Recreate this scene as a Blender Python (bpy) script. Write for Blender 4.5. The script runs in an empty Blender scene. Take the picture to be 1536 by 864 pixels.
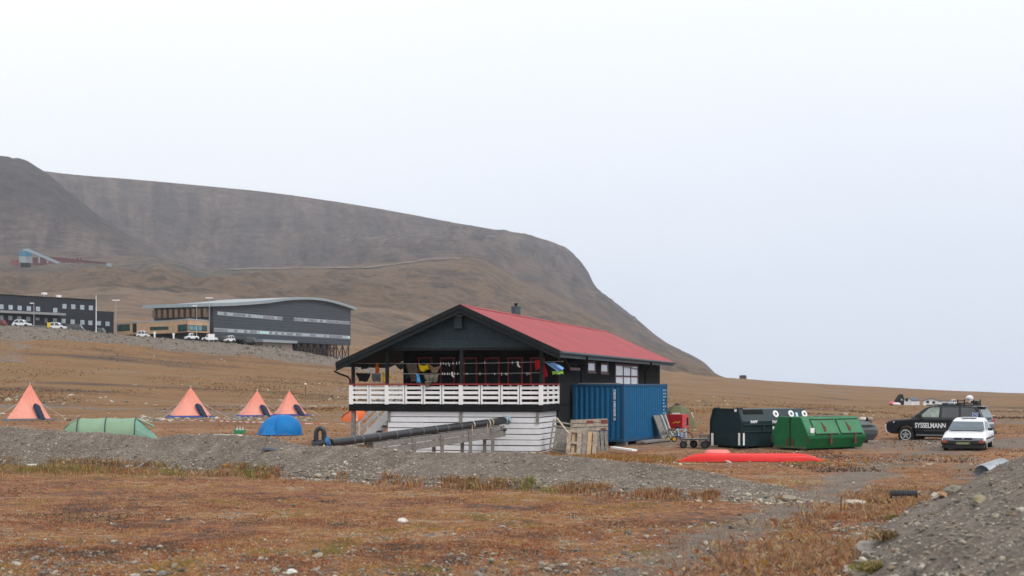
import bpy, bmesh, math, random
import numpy as np
from mathutils import Vector, Matrix, noise as mnoise
R = math.radians
rng = np.random.default_rng(7)
random.seed(7)
SC = bpy.context.scene
COL = SC.collection

# ------------------------------------------------------------------ camera
F, CX, HY, EYE = 2133.0, 768.0, 575.0, 2.6      # focal length in photo pixels, centre column, eye-level row, eye height
cam_d = bpy.data.cameras.new('camera')
cam = bpy.data.objects.new('camera', cam_d); COL.objects.link(cam)
cam.location = (0, 0, EYE); cam.rotation_euler = (R(90), 0, 0)
cam_d.sensor_width = 36.0; cam_d.lens = 50.0
cam_d.shift_y = (HY - 432.0) / 1536.0
cam_d.clip_start = 0.2; cam_d.clip_end = 20000
cam_d.dof.use_dof = True; cam_d.dof.focus_distance = 62; cam_d.dof.aperture_fstop = 1.7
SC.camera = cam
# ------------------------------------------------------------------ sky, sun, exposure
SUN_EL, SUN_AZ = R(46), R(136)                   # azimuth clockwise from +Y (straight ahead)
W = bpy.data.worlds.new('World'); SC.world = W; W.use_nodes = True
wn, wl = W.node_tree.nodes, W.node_tree.links
wn.clear()
wo = wn.new('ShaderNodeOutputWorld'); wb = wn.new('ShaderNodeBackground'); wb.inputs[1].default_value = 0.1
sky = wn.new('ShaderNodeTexSky'); sky.sky_type = 'NISHITA'; sky.sun_disc = False
sky.sun_elevation = SUN_EL; sky.sun_rotation = SUN_AZ; sky.air_density = 1.0; sky.dust_density = 4.0
tc = wn.new('ShaderNodeTexCoord'); sep = wn.new('ShaderNodeSeparateXYZ')
wl.new(tc.outputs['Generated'], sep.inputs[0])
crp = wn.new('ShaderNodeValToRGB'); e = crp.color_ramp.elements
e[0].position = 0.0; e[0].color = (.60, .668, .785, 1)
e[1].position = 0.34; e[1].color = (.93, .94, .96, 1)
for p_, c_ in ((.09, (.66, .725, .835, 1)), (.2, (.815, .85, .91, 1))):
    q = crp.color_ramp.elements.new(p_); q.color = c_
# the cloud deck is a little brighter to the left; a low-contrast noise breaks the gradient
nz = wn.new('ShaderNodeTexNoise'); nz.inputs['Scale'].default_value = 2.2; nz.inputs['Detail'].default_value = 3
mx_ = wn.new('ShaderNodeMath'); mx_.operation = 'MULTIPLY_ADD'; mx_.inputs[1].default_value = -0.14
wl.new(sep.outputs[0], mx_.inputs[0]); wl.new(sep.outputs[2], mx_.inputs[2])
ad = wn.new('ShaderNodeMath'); ad.operation = 'MULTIPLY_ADD'; ad.inputs[1].default_value = 0.09
wl.new(nz.outputs[0], ad.inputs[0]); wl.new(mx_.outputs[0], ad.inputs[2]); wl.new(tc.outputs['Generated'], nz.inputs['Vector'])
wl.new(ad.outputs[0], crp.inputs[0])
sc_ = wn.new('ShaderNodeVectorMath'); sc_.operation = 'SCALE'; sc_.inputs[3].default_value = 10.0
wl.new(crp.outputs[0], sc_.inputs[0])
mxc = wn.new('ShaderNodeMix'); mxc.data_type = 'RGBA'; mxc.inputs[0].default_value = 0.93
wl.new(sky.outputs[0], mxc.inputs[6]); wl.new(sc_.outputs[0], mxc.inputs[7])
wl.new(mxc.outputs[2], wb.inputs[0]); wl.new(wb.outputs[0], wo.inputs[0])
sd = bpy.data.lights.new('sun', 'SUN'); sd.energy = 1.15; sd.angle = R(16); sd.color = (1, .96, .9)
sun = bpy.data.objects.new('sun', sd); COL.objects.link(sun)
sdir = Vector((math.sin(SUN_AZ)*math.cos(SUN_EL), math.cos(SUN_AZ)*math.cos(SUN_EL), math.sin(SUN_EL)))
sun.rotation_euler = (-sdir).to_track_quat('-Z', 'Y').to_euler(); sun.location = (30, -20, 60)
SC.view_settings.view_transform = 'Standard'; SC.view_settings.look = 'None'
SC.view_settings.exposure = 0.36; SC.view_settings.gamma = 1.0; SC.view_settings.use_curve_mapping = False
SC.cycles.max_bounces = 5; SC.cycles.volume_bounces = 1; SC.cycles.use_denoising = True
SC.cycles.transparent_max_bounces = 8

# ------------------------------------------------------------------ helpers: materials
MATS = {}
def nodes_of(m): return m.node_tree.nodes, m.node_tree.links
def mat(name, col, rough=.7, metal=0.0, var=.12, scale=6.0, bump=0.0, bscale=40.0, spec=.4, dirt=None, dscale=1.5, coat=0.0, trans=0.0):
    """painted or woven surface: base colour broken by noise, optional dirt blotches and bump"""
    if name in MATS: return MATS[name]
    m = bpy.data.materials.new(name); m.use_nodes = True; n, l = nodes_of(m); n.clear()
    o = n.new('ShaderNodeOutputMaterial'); b = n.new('ShaderNodeBsdfPrincipled'); l.new(b.outputs[0], o.inputs[0])
    t = n.new('ShaderNodeTexCoord')
    a = n.new('ShaderNodeTexNoise'); a.inputs['Scale'].default_value = scale; a.inputs['Detail'].default_value = 6; a.inputs['Roughness'].default_value = .65
    l.new(t.outputs['Object'], a.inputs['Vector'])
    r = n.new('ShaderNodeValToRGB'); r.color_ramp.elements[0].position = .3; r.color_ramp.elements[1].position = .7
    c = Vector(col[:3])
    r.color_ramp.elements[0].color = (*[max(0, x*(1-var)) for x in c], 1); r.color_ramp.elements[1].color = (*[min(1, x*(1+var)) for x in c], 1)
    l.new(a.outputs[0], r.inputs[0]); out = r.outputs[0]
    if dirt:
        d = n.new('ShaderNodeTexNoise'); d.inputs['Scale'].default_value = dscale; d.inputs['Detail'].default_value = 8; d.inputs['Roughness'].default_value = .7
        l.new(t.outputs['Object'], d.inputs['Vector'])
        dr = n.new('ShaderNodeValToRGB'); dr.color_ramp.elements[0].position = dirt[3]; dr.color_ramp.elements[1].position = dirt[3] + .14
        l.new(d.outputs[0], dr.inputs[0])
        mx = n.new('ShaderNodeMix'); mx.data_type = 'RGBA'; mx.inputs[7].default_value = (*dirt[:3], 1)
        l.new(dr.outputs[0], mx.inputs[0]); l.new(out, mx.inputs[6]); out = mx.outputs[2]
    l.new(out, b.inputs['Base Color'])
    b.inputs['Roughness'].default_value = rough; b.inputs['Metallic'].default_value = metal
    b.inputs['Specular IOR Level'].default_value = spec
    if trans:
        tr_ = n.new('ShaderNodeBsdfTranslucent'); l.new(out, tr_.inputs[0]); ms = n.new('ShaderNodeMixShader'); ms.inputs[0].default_value = trans
        l.new(b.outputs[0], ms.inputs[1]); l.new(tr_.outputs[0], ms.inputs[2]); l.new(ms.outputs[0], o.inputs[0])
    if coat: b.inputs['Coat Weight'].default_value = coat; b.inputs['Coat Roughness'].default_value = .06
    if bump:
        bn = n.new('ShaderNodeTexNoise'); bn.inputs['Scale'].default_value = bscale; bn.inputs['Detail'].default_value = 5
        l.new(t.outputs['Object'], bn.inputs['Vector'])
        bp = n.new('ShaderNodeBump'); bp.inputs['Strength'].default_value = bump; bp.inputs['Distance'].default_value = .02
        l.new(bn.outputs[0], bp.inputs['Height']); l.new(bp.outputs[0], b.inputs['Normal'])
    MATS[name] = m
    return m
def glass_mat(name, col=(.02, .025, .03), rough=.06, spec=.8):
    return mat(name, col, rough=rough, var=.3, scale=1.2, spec=spec)

# ------------------------------------------------------------------ helpers: meshes
class MB:
    """collects boxes, beams, tubes and sheets and links them as one mesh object"""
    def __init__(s): s.v = []; s.f = []; s.mi = []; s.cur = 0
    def add(s, vs, fs):
        o = len(s.v); s.v += [tuple(v) for v in vs]
        for f in fs: s.f.append(tuple(i + o for i in f)); s.mi.append(s.cur)
        return s
    def hexa(s, p):            # eight corners: bottom ring, top ring
        return s.add(p, [(3, 2, 1, 0), (4, 5, 6, 7), (0, 1, 5, 4), (1, 2, 6, 5), (2, 3, 7, 6), (3, 0, 4, 7)])
    def box(s, x0, x1, y0, y1, z0, z1):
        return s.hexa([(x0, y0, z0), (x1, y0, z0), (x1, y1, z0), (x0, y1, z0), (x0, y0, z1), (x1, y0, z1), (x1, y1, z1), (x0, y1, z1)])
    def obox(s, c, size, M):   # rotated box
        hx, hy, hz = [q/2 for q in size]; c = Vector(c)
        P = [(-hx, -hy, -hz), (hx, -hy, -hz), (hx, hy, -hz), (-hx, hy, -hz), (-hx, -hy, hz), (hx, -hy, hz), (hx, hy, hz), (-hx, hy, hz)]
        return s.hexa([c + M @ Vector(q) for q in P])
    def beam(s, a, b, w, h, up=(0, 0, 1)):
        a, b = Vector(a), Vector(b); d = (b - a).normalized(); up = Vector(up)
        if abs(d.dot(up)) > .98: up = Vector((0, 1, 0))
        sx = d.cross(up).normalized()*w/2; uz = sx.cross(d).normalized()*h/2
        return s.hexa([a-sx-uz, a+sx-uz, b+sx-uz, b-sx-uz, a-sx+uz, a+sx+uz, b+sx+uz, b-sx+uz])
    def tube(s, pts, r, seg=10, caps=True):
        pts = [Vector(p) for p in pts]; n = len(pts); rr = r if isinstance(r, (list, tuple)) else [r]*n
        ref = None; rings = []
        for i, p in enumerate(pts):
            d = (pts[min(i+1, n-1)] - pts[max(i-1, 0)])
            d = d.normalized() if d.length > 1e-9 else Vector((0, 0, 1))
            if ref is None: ref = Vector((0, 0, 1)) if abs(d.z) < .9 else Vector((1, 0, 0))
            a = d.cross(ref).normalized(); b = a.cross(d).normalized(); ref = b
            rings.append([p + (a*math.cos(t) + b*math.sin(t))*rr[i] for t in [2*math.pi*k/seg for k in range(seg)]])
        vs = [q for ring in rings for q in ring]; fs = []
        for i in range(n-1):
            for k in range(seg):
                k2 = (k+1) % seg; fs.append((i*seg+k, i*seg+k2, (i+1)*seg+k2, (i+1)*seg+k))
        if caps: fs.append(tuple(range(seg))[::-1]); fs.append(tuple((n-1)*seg+k for k in range(seg)))
        return s.add(vs, fs)
    def cyl(s, a, b, r, seg=14): return s.tube([a, b], r, seg)
    def poly(s, pts): return s.add(pts, [tuple(range(len(pts)))])
    def prism(s, prof, off):   # planar outline pushed by a vector
        off = Vector(off); n = len(prof); vs = [Vector(p) for p in prof] + [Vector(p) + off for p in prof]
        fs = [tuple(range(n))[::-1], tuple(range(n, 2*n))] + [(i, (i+1) % n, n+(i+1) % n, n+i) for i in range(n)]
        return s.add(vs, fs)
    def loft(s, rings, closed=True, caps=True):
        n = len(rings[0]); vs = [v for r_ in rings for v in r_]; fs = []
        for i in range(len(rings)-1):
            for k in range(n if closed else n-1):
                k2 = (k+1) % n; fs.append((i*n+k, i*n+k2, (i+1)*n+k2, (i+1)*n+k))
        if caps: fs.append(tuple(range(n))[::-1]); fs.append(tuple((len(rings)-1)*n+k for k in range(n)))
        return s.add(vs, fs)
    def build(s, name, m, parent=None, smooth=False, bevel=0.0, angle=40, fixn=True):
        me = bpy.data.meshes.new(name); me.from_pydata(s.v, [], s.f)
        ms = m if isinstance(m, (list, tuple)) else [m]
        for x in ms: me.materials.append(x)
        if len(ms) > 1: me.polygons.foreach_set('material_index', s.mi)
        if fixn:
            bm = bmesh.new(); bm.from_mesh(me); bmesh.ops.recalc_face_normals(bm, faces=bm.faces); bm.to_mesh(me); bm.free()
        o = bpy.data.objects.new(name, me); COL.objects.link(o)
        if parent is not None: o.parent = parent
        if bevel:
            bv = o.modifiers.new('bevel', 'BEVEL'); bv.width = bevel; bv.segments = 2; bv.limit_method = 'ANGLE'; bv.angle_limit = R(40)
        if smooth:
            me.polygons.foreach_set('use_smooth', [True]*len(me.polygons))
            if angle < 179: me.set_sharp_from_angle(angle=R(angle))
        me.update()
        return o
def tag(o, label=None, cat=None, group=None, kind=None):
    if label: o['label'] = label
    if cat: o['category'] = cat
    if group: o['group'] = group
    if kind: o['kind'] = kind
    return o
def thing(name, label, cat, loc=(0, 0, 0), rz=0.0, group=None):
    o = bpy.data.objects.new(name, None); COL.objects.link(o); o.empty_display_size = .3
    o.location = loc; o.rotation_euler = (0, 0, rz)
    return tag(o, label, cat, group)
KIDS = {}
def kids(o): return [c for c in bpy.data.objects if c.parent == o]
def copy_tree(o, parent=None):
    c = o.copy(); COL.objects.link(c); c.parent = parent
    for ch in kids(o): copy_tree(ch, c)
    return c
def text_mesh(name, body, size, m, parent, loc, rot, depth=.004, align='CENTER', sx=1.0, bold=0.0):
    """lettering as a thin mesh"""
    cu = bpy.data.curves.new(name, 'FONT'); cu.body = body; cu.size = size; cu.align_x = align; cu.align_y = 'CENTER'; cu.extrude = depth; cu.offset = bold
    o = bpy.data.objects.new(name, cu); COL.objects.link(o)
    dg = bpy.context.evaluated_depsgraph_get(); me = bpy.data.meshes.new_from_object(o.evaluated_get(dg))
    bpy.data.objects.remove(o); bpy.data.curves.remove(cu)
    ob = bpy.data.objects.new(name, me); COL.objects.link(ob); me.materials.clear(); me.materials.append(m)
    ob.location = loc; ob.rotation_euler = rot; ob.scale = (sx, 1, 1)
    if parent is not None: ob.parent = parent
    return ob

# ------------------------------------------------------------------ helpers: places in the photograph
def P(px, py, d): return Vector(((px-CX)/F*d, d, EYE - (py-HY)/F*d))
def vnoise(x, y, seed=0):
    xi = np.floor(x).astype(np.int64); yi = np.floor(y).astype(np.int64); fx = x-xi; fy = y-yi
    def h(a, b):
        n = (a*374761393 + b*668265263 + seed*974711) & 0xffffffff
        n = ((n ^ (n >> 13))*1274126177) & 0xffffffff
        return ((n ^ (n >> 16)) & 0xffff)/65535.0
    sx = fx*fx*fx*(fx*(fx*6-15)+10); sy = fy*fy*fy*(fy*(fy*6-15)+10)
    a = h(xi, yi)*(1-sx) + h(xi+1, yi)*sx; b = h(xi, yi+1)*(1-sx) + h(xi+1, yi+1)*sx
    return a*(1-sy) + b*sy
def fbm(x, y, oct=4, seed=0, gain=.5):
    s = 0; a = 1; t = 0
    for k in range(oct): s = s + a*(vnoise(x*2**k, y*2**k, seed+k*17)-.5); t += a; a *= gain
    return s/t*2
def sstep(a, b, x): t = np.clip((x-a)/(b-a), 0, 1); return t*t*(3-2*t)
def pchip_cols(X, Y, q):
    """X (R,), Y (R,N), q (N,): monotone cubic through the rows, evaluated per column"""
    h = np.diff(X)[:, None]; d = np.diff(Y, axis=0)/h
    m = np.zeros_like(Y); a, b = d[:-1], d[1:]
    w1 = 2*h[1:]+h[:-1]; w2 = h[1:]+2*h[:-1]
    ok = a*b > 0
    m[1:-1] = np.where(ok, (w1+w2)/(w1/np.where(ok, a, 1) + w2/np.where(ok, b, 1)), 0)
    m[0] = d[0]; m[-1] = d[-1]
    q = np.clip(q, X[0], X[-1]); i = np.clip(np.searchsorted(X, q, 'right')-1, 0, len(X)-2); n = np.arange(len(q))
    hh = X[i+1]-X[i]; t = (q-X[i])/hh
    return (Y[i, n]*(1+2*t)*(1-t)**2 + hh*m[i, n]*t*(1-t)**2 + Y[i+1, n]*t*t*(3-2*t) + hh*m[i+1, n]*t*t*(t-1))
def pch1(xs, ys, q):
    return pchip_cols(np.array(xs, float), np.repeat(np.array(ys, float)[:, None], len(q), 1), np.asarray(q, float))
# ------------------------------------------------------------------ terrain
# rows of the land at growing distance; 'z' rows give heights in metres, 'y' rows the height as sighted from the eye
ROWS = [
 (2,   'z', [(0, 0)]), (19, 'z', [(0, 0)]), (30, 'z', [(0, 0)]),
 (45,  'z', [(0, -.05)]),
 (58,  'z', [(0, -.1), (400, -.2), (600, -.33), (850, -.33), (1000, -.25), (1300, -.2), (1440, -.05), (1600, 0)]),
 (64,  'z', [(0, -.1), (400, -.22), (600, -.33), (850, -.2), (1000, -.15), (1300, -.2), (1440, -.1), (1600, 0)]),
 (75,  'z', [(0, -.05), (500, -.1), (850, -.15), (1200, -.2), (1600, -.2)]),
 (100, 'y', [(-700, 634), (0, 631), (150, 630), (300, 628.5), (600, 628.5), (1000, 629), (1300, 632), (1536, 637), (2200, 640)]),
 (150, 'y', [(-700, 590), (0, 590), (150, 594), (300, 600), (420, 603), (600, 607), (800, 611), (1000, 613), (1300, 621), (1536, 627), (2200, 632)]),
 (200, 'y', [(-700, 548), (0, 552), (150, 560), (300, 569), (420, 575), (520, 582), (600, 590), (800, 599), (1000, 603), (1300, 616), (1536, 621), (2200, 627)]),
 (260, 'y', [(-700, 500), (0, 507), (150, 515), (300, 531), (427, 541), (502, 549), (600, 569), (800, 587), (1000, 595), (1300, 611), (1536, 615), (2200, 622)]),
 (276, 'y', [(-700, 478), (0, 488.5), (100, 494), (150, 499), (180, 502), (328, 514), (427, 524), (502, 538), (600, 565), (800, 584), (1000, 593), (1300, 610), (1536, 613.5), (2200, 620)]),
 (300, 'y', [(-700, 487), (0, 496), (100, 502), (180, 509), (328, 519), (427, 530), (502, 541), (600, 562), (800, 581), (1000, 591), (1300, 609.5), (1536, 612), (2200, 618)]),
 (350, 'y', [(-700, 497), (0, 506), (180, 510), (300, 524), (427, 535), (502, 544), (600, 556), (800, 575), (1000, 587), (1100, 592), (1300, 608), (1536, 609.5), (2200, 616)]),
 (450, 'y', [(-700, 485), (0, 492), (180, 490), (300, 506), (427, 521), (520, 532), (600, 542), (800, 562), (1000, 578), (1100, 582), (1300, 598), (1536, 603.5), (2200, 611)]),
 (600, 'y', [(-700, 462), (0, 468), (180, 463), (300, 480), (427, 494), (520, 503), (600, 514), (800, 541), (1000, 568.5), (1100, 573.5), (1300, 587.5), (1536, 596), (2200, 605)]),
 (800, 'y', [(-700, 440), (0, 445), (100, 440), (180, 436), (240, 441), (300, 448), (427, 453), (520, 456), (600, 470), (700, 490), (800, 515), (900, 540), (1000, 559), (1060, 564), (1100, 567.5), (1300, 579.5), (1536, 590), (2200, 600)]),
 (1000, 'y', [(-700, 420), (0, 424), (100, 417), (170, 413), (205, 421), (240, 414), (300, 426), (360, 424), (427, 433), (480, 430), (560, 430), (600, 440), (700, 462), (800, 490), (900, 520), (1000, 548), (1060, 558.5), (1100, 570), (1300, 584), (1536, 594), (2200, 602)]),
 (1150, 'y', [(-700, 402), (0, 404), (100, 404), (170, 405), (210, 402), (235, 398), (270, 404), (310, 420), (350, 414), (427, 413), (520, 415), (600, 420), (700, 440), (800, 470), (900, 503), (1000, 541), (1050, 555), (1100, 572), (1300, 587), (2200, 610)]),
 (1250, 'y', [(-700, 396), (0, 397), (170, 397), (215, 392), (240, 389), (270, 396), (310, 409), (350, 406), (427, 404), (540, 404), (600, 402), (690, 402), (800, 450), (900, 490), (1000, 533), (1050, 550), (1100, 574), (1300, 590), (2200, 615)]),
 (1500, 'y', [(-700, 345), (0, 370), (100, 372), (200, 382), (300, 405), (400, 402), (500, 398), (600, 383), (690, 380), (800, 420), (880, 460), (950, 500), (1000, 522), (1050, 543), (1100, 577), (1300, 594), (2200, 620)]),
 (1750, 'y', [(-700, 210), (-200, 222), (0, 237), (35, 243), (65, 258), (100, 285), (150, 325), (200, 358), (260, 388), (330, 406), (400, 402), (500, 387), (560, 367), (600, 363), (700, 364), (800, 398), (860, 425), (900, 450), (950, 487), (1000, 517), (1050, 541), (1100, 580), (1300, 598), (2200, 625)]),
 (2000, 'y', [(-700, 280), (0, 295), (65, 312), (100, 325), (150, 343), (200, 362), (260, 376), (330, 386), (400, 379), (500, 361), (560, 352), (600, 355), (700, 352), (750, 358), (800, 380), (850, 402), (870, 415), (900, 443), (950, 480), (1000, 516), (1050, 540), (1100, 583), (1300, 600), (2200, 630)]),
 (2230, 'y', [(-700, 262), (0, 268), (65, 290), (100, 303), (200, 322), (300, 337), (400, 335), (500, 333), (600, 336), (700, 345), (760, 352), (800, 364), (840, 380), (862, 398), (880, 422), (895, 438), (950, 477), (1000, 515.5), (1050, 540), (1100, 586), (1300, 602), (2200, 632)]),
 (2330, 'y', [(-700, 250), (0, 258), (65, 270), (100, 277), (200, 292), (300, 303), (400, 308), (500, 315), (590, 325), (680, 339), (750, 349), (800, 359), (830, 370), (850, 380), (862, 391), (880, 413), (895, 435), (920, 454), (950, 476), (1000, 515.2), (1050, 540), (1100, 587), (1300, 603), (2200, 633)]),
 (2450, 'y', [(-700, 243), (0, 252), (65, 258), (100, 262), (200, 270), (300, 279), (400, 289), (500, 303), (590, 318), (680, 335), (750, 347), (800, 356), (830, 364.5), (850, 373), (862, 383), (875, 399), (884, 412), (889, 423), (897, 434), (920, 452), (950, 475), (1000, 515), (1050, 540), (1100, 588), (1300, 604), (2200, 634)]),
 (3200, 'y', [(-700, 330), (0, 335), (65, 340), (300, 362), (590, 386), (860, 445), (950, 510), (1000, 540), (1050, 570), (1100, 600), (1300, 610), (2200, 640)]),
]
ROW_D = np.array([r_[0] for r_ in ROWS], float); ROW_L = np.log(ROW_D)
def H0(px, d):
    """smooth land height at a bearing (photo column) and a depth"""
    px = np.atleast_1d(np.asarray(px, float)); d = np.atleast_1d(np.asarray(d, float))
    Z = np.zeros((len(ROWS), len(px)))
    for i, (D, k, pts) in enumerate(ROWS):
        xs = [p_[0] for p_ in pts]; ys = [p_[1] for p_ in pts]
        if len(pts) == 1: v = np.full(len(px), ys[0], float)
        else:
            if len(pts) == 2: v = np.interp(px, xs, ys)
            else: v = pch1(xs, ys, np.clip(px, xs[0], xs[-1]))
        Z[i] = v if k == 'z' else EYE - (v-HY)/F*D
    return pchip_cols(ROW_L, Z, np.log(np.clip(d, 2, 3200)))
def Hn(x, y):
    """unevenness on top of the smooth land"""
    z = .035*fbm(x/2.3, y/2.3, 4, 3)*(1-sstep(120, 300, y)) + .05*fbm(x/9, y/9, 3, 5)*sstep(8, 20, y)
    px = CX + F*x/np.maximum(y, 2)
    far = sstep(110, 190, y)
    plateau = sstep(262, 274, y)*(1-sstep(345, 420, y))*(1-sstep(560, 640, px))
    z = z + far*(1-plateau)*(.35*fbm(x/16, y/22, 4, 9)*(1-sstep(700, 900, y)) )
    bank = np.exp(-((y-267)/6.0)**2)*(1-sstep(540, 600, px))
    z = z + bank*.6*fbm(x/5, y/7, 4, 12)
    hill = (1-sstep(2330, 2440, y))*sstep(430, 900, y)*(1-sstep(1020, 1100, px)*(1-sstep(1700, 2300, y)))
    rid = np.abs(fbm(x/55 + .5*fbm(x/90, y/90, 2, 23), y/95, 5, 21))
    z = z - hill*15*(rid-.25)*sstep(500, 1000, y)*(1-sstep(1120, 1300, y))
    z = z + hill*3.6*fbm(x/34, y/52, 5, 25)
    face = sstep(1550, 1950, y)*(1-sstep(2330, 2440, y))*(1-sstep(930, 1010, px))
    gul = np.abs(fbm(px/44 + 1.1*fbm(px/90, y/200, 2, 40), y/500, 4, 33))
    z = z - face*(gul-.2)*20*(1-.75*np.exp(-((y-1750)/110)**2)*(1-sstep(260, 360, px)))
    z = z + face*2.2*fbm(px/11, y/90, 3, 37)*(1-np.exp(-((y-1750)/110)**2)*(1-sstep(260, 360, px)))
    rim = sstep(2280, 2380, y)*sstep(820, 870, px)*(1-sstep(915, 960, px))
    z = z + rim*2.2*fbm(px/9, y/60, 3, 44)
    return z
def gz(x, y):
    x = np.atleast_1d(np.asarray(x, float)); y = np.atleast_1d(np.asarray(y, float)); yy = np.maximum(y, 2)
    return H0(CX + F*x/yy, yy) + Hn(x, yy)
def gnd(px, d, dz=0.0):
    x = (px-CX)/F*d
    return Vector((x, d, float(gz(x, d)[0]) + dz))
def sight(px, py, d0, d1, n=1500):
    """first point of the land on the line of sight through a photo pixel"""
    d = np.exp(np.linspace(math.log(d0), math.log(d1), n)); x = (px-CX)/F*d
    z = gz(x, d); yy = HY + (EYE - z)*F/d
    k = np.where(yy <= py)[0]
    i = k[0] if len(k) else n-1
    return Vector((x[i], d[i], z[i]))
def grid_mesh(name, X, Y, Z, m, smooth=True, attrs=None):
    r_, c_ = X.shape
    v = np.stack([X, Y, Z], -1).reshape(-1, 3)
    i = (np.arange(r_-1)[:, None]*c_ + np.arange(c_-1)[None, :]).reshape(-1)
    q = np.stack([i, i+1, i+c_+1, i+c_], 1).astype(np.int32)
    me = bpy.data.meshes.new(name); me.vertices.add(len(v)); me.vertices.foreach_set('co', v.reshape(-1).astype(np.float32))
    me.loops.add(q.size); me.loops.foreach_set('vertex_index', q.reshape(-1))
    me.polygons.add(len(q)); me.polygons.foreach_set('loop_start', np.arange(0, q.size, 4, dtype=np.int32)); me.polygons.foreach_set('loop_total', np.full(len(q), 4, np.int32))
    me.polygons.foreach_set('use_smooth', np.full(len(q), smooth))
    me.update(calc_edges=True)
    for an, av in (attrs or {}).items():
        a = me.attributes.new(an, 'FLOAT_COLOR', 'POINT'); a.data.foreach_set('color', av.reshape(-1).astype(np.float32))
    me.materials.append(m); o = bpy.data.objects.new(name, me); COL.objects.link(o)
    return o

# ---- ground materials
def ramp(n, pts, interp='LINEAR'):
    r = n.new('ShaderNodeValToRGB'); r.color_ramp.interpolation = interp; e = r.color_ramp.elements
    e[0].position, e[0].color = pts[0][0], (*pts[0][1], 1); e[1].position, e[1].color = pts[-1][0], (*pts[-1][1], 1)
    for p_, c_ in pts[1:-1]:
        q = e.new(p_); q.color = (*c_, 1)
    return r
def noise_n(n, l, vec, scale, detail=6, rough=.6, dist=0.0):
    t = n.new('ShaderNodeTexNoise'); t.inputs['Scale'].default_value = scale; t.inputs['Detail'].default_value = detail
    t.inputs['Roughness'].default_value = rough; t.inputs['Distortion'].default_value = dist
    l.new(vec, t.inputs['Vector']); return t.outputs[0]
def mixc(n, l, fac, a, b, mode='MIX'):
    m = n.new('ShaderNodeMix'); m.data_type = 'RGBA'; m.blend_type = mode
    for s_, i in ((fac, 0), (a, 6), (b, 7)):
        if isinstance(s_, (int, float)): m.inputs[i].default_value = s_
        elif isinstance(s_, tuple): m.inputs[i].default_value = (*s_, 1)
        else: l.new(s_, m.inputs[i])
    return m.outputs[2]
def math_n(n, l, op, a, b=None, clamp=False):
    m = n.new('ShaderNodeMath'); m.operation = op; m.use_clamp = clamp
    for i, s_ in ((0, a), (1, b)):
        if s_ is None: continue
        if isinstance(s_, (int, float)): m.inputs[i].default_value = s_
        else: l.new(s_, m.inputs[i])
    return m.outputs[0]
def smooth_n(n, l, v, a, b):
    m = n.new('ShaderNodeMapRange'); m.interpolation_type = 'SMOOTHSTEP'; m.inputs[1].default_value = a; m.inputs[2].default_value = b
    l.new(v, m.inputs[0]); return m.outputs[0]
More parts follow.
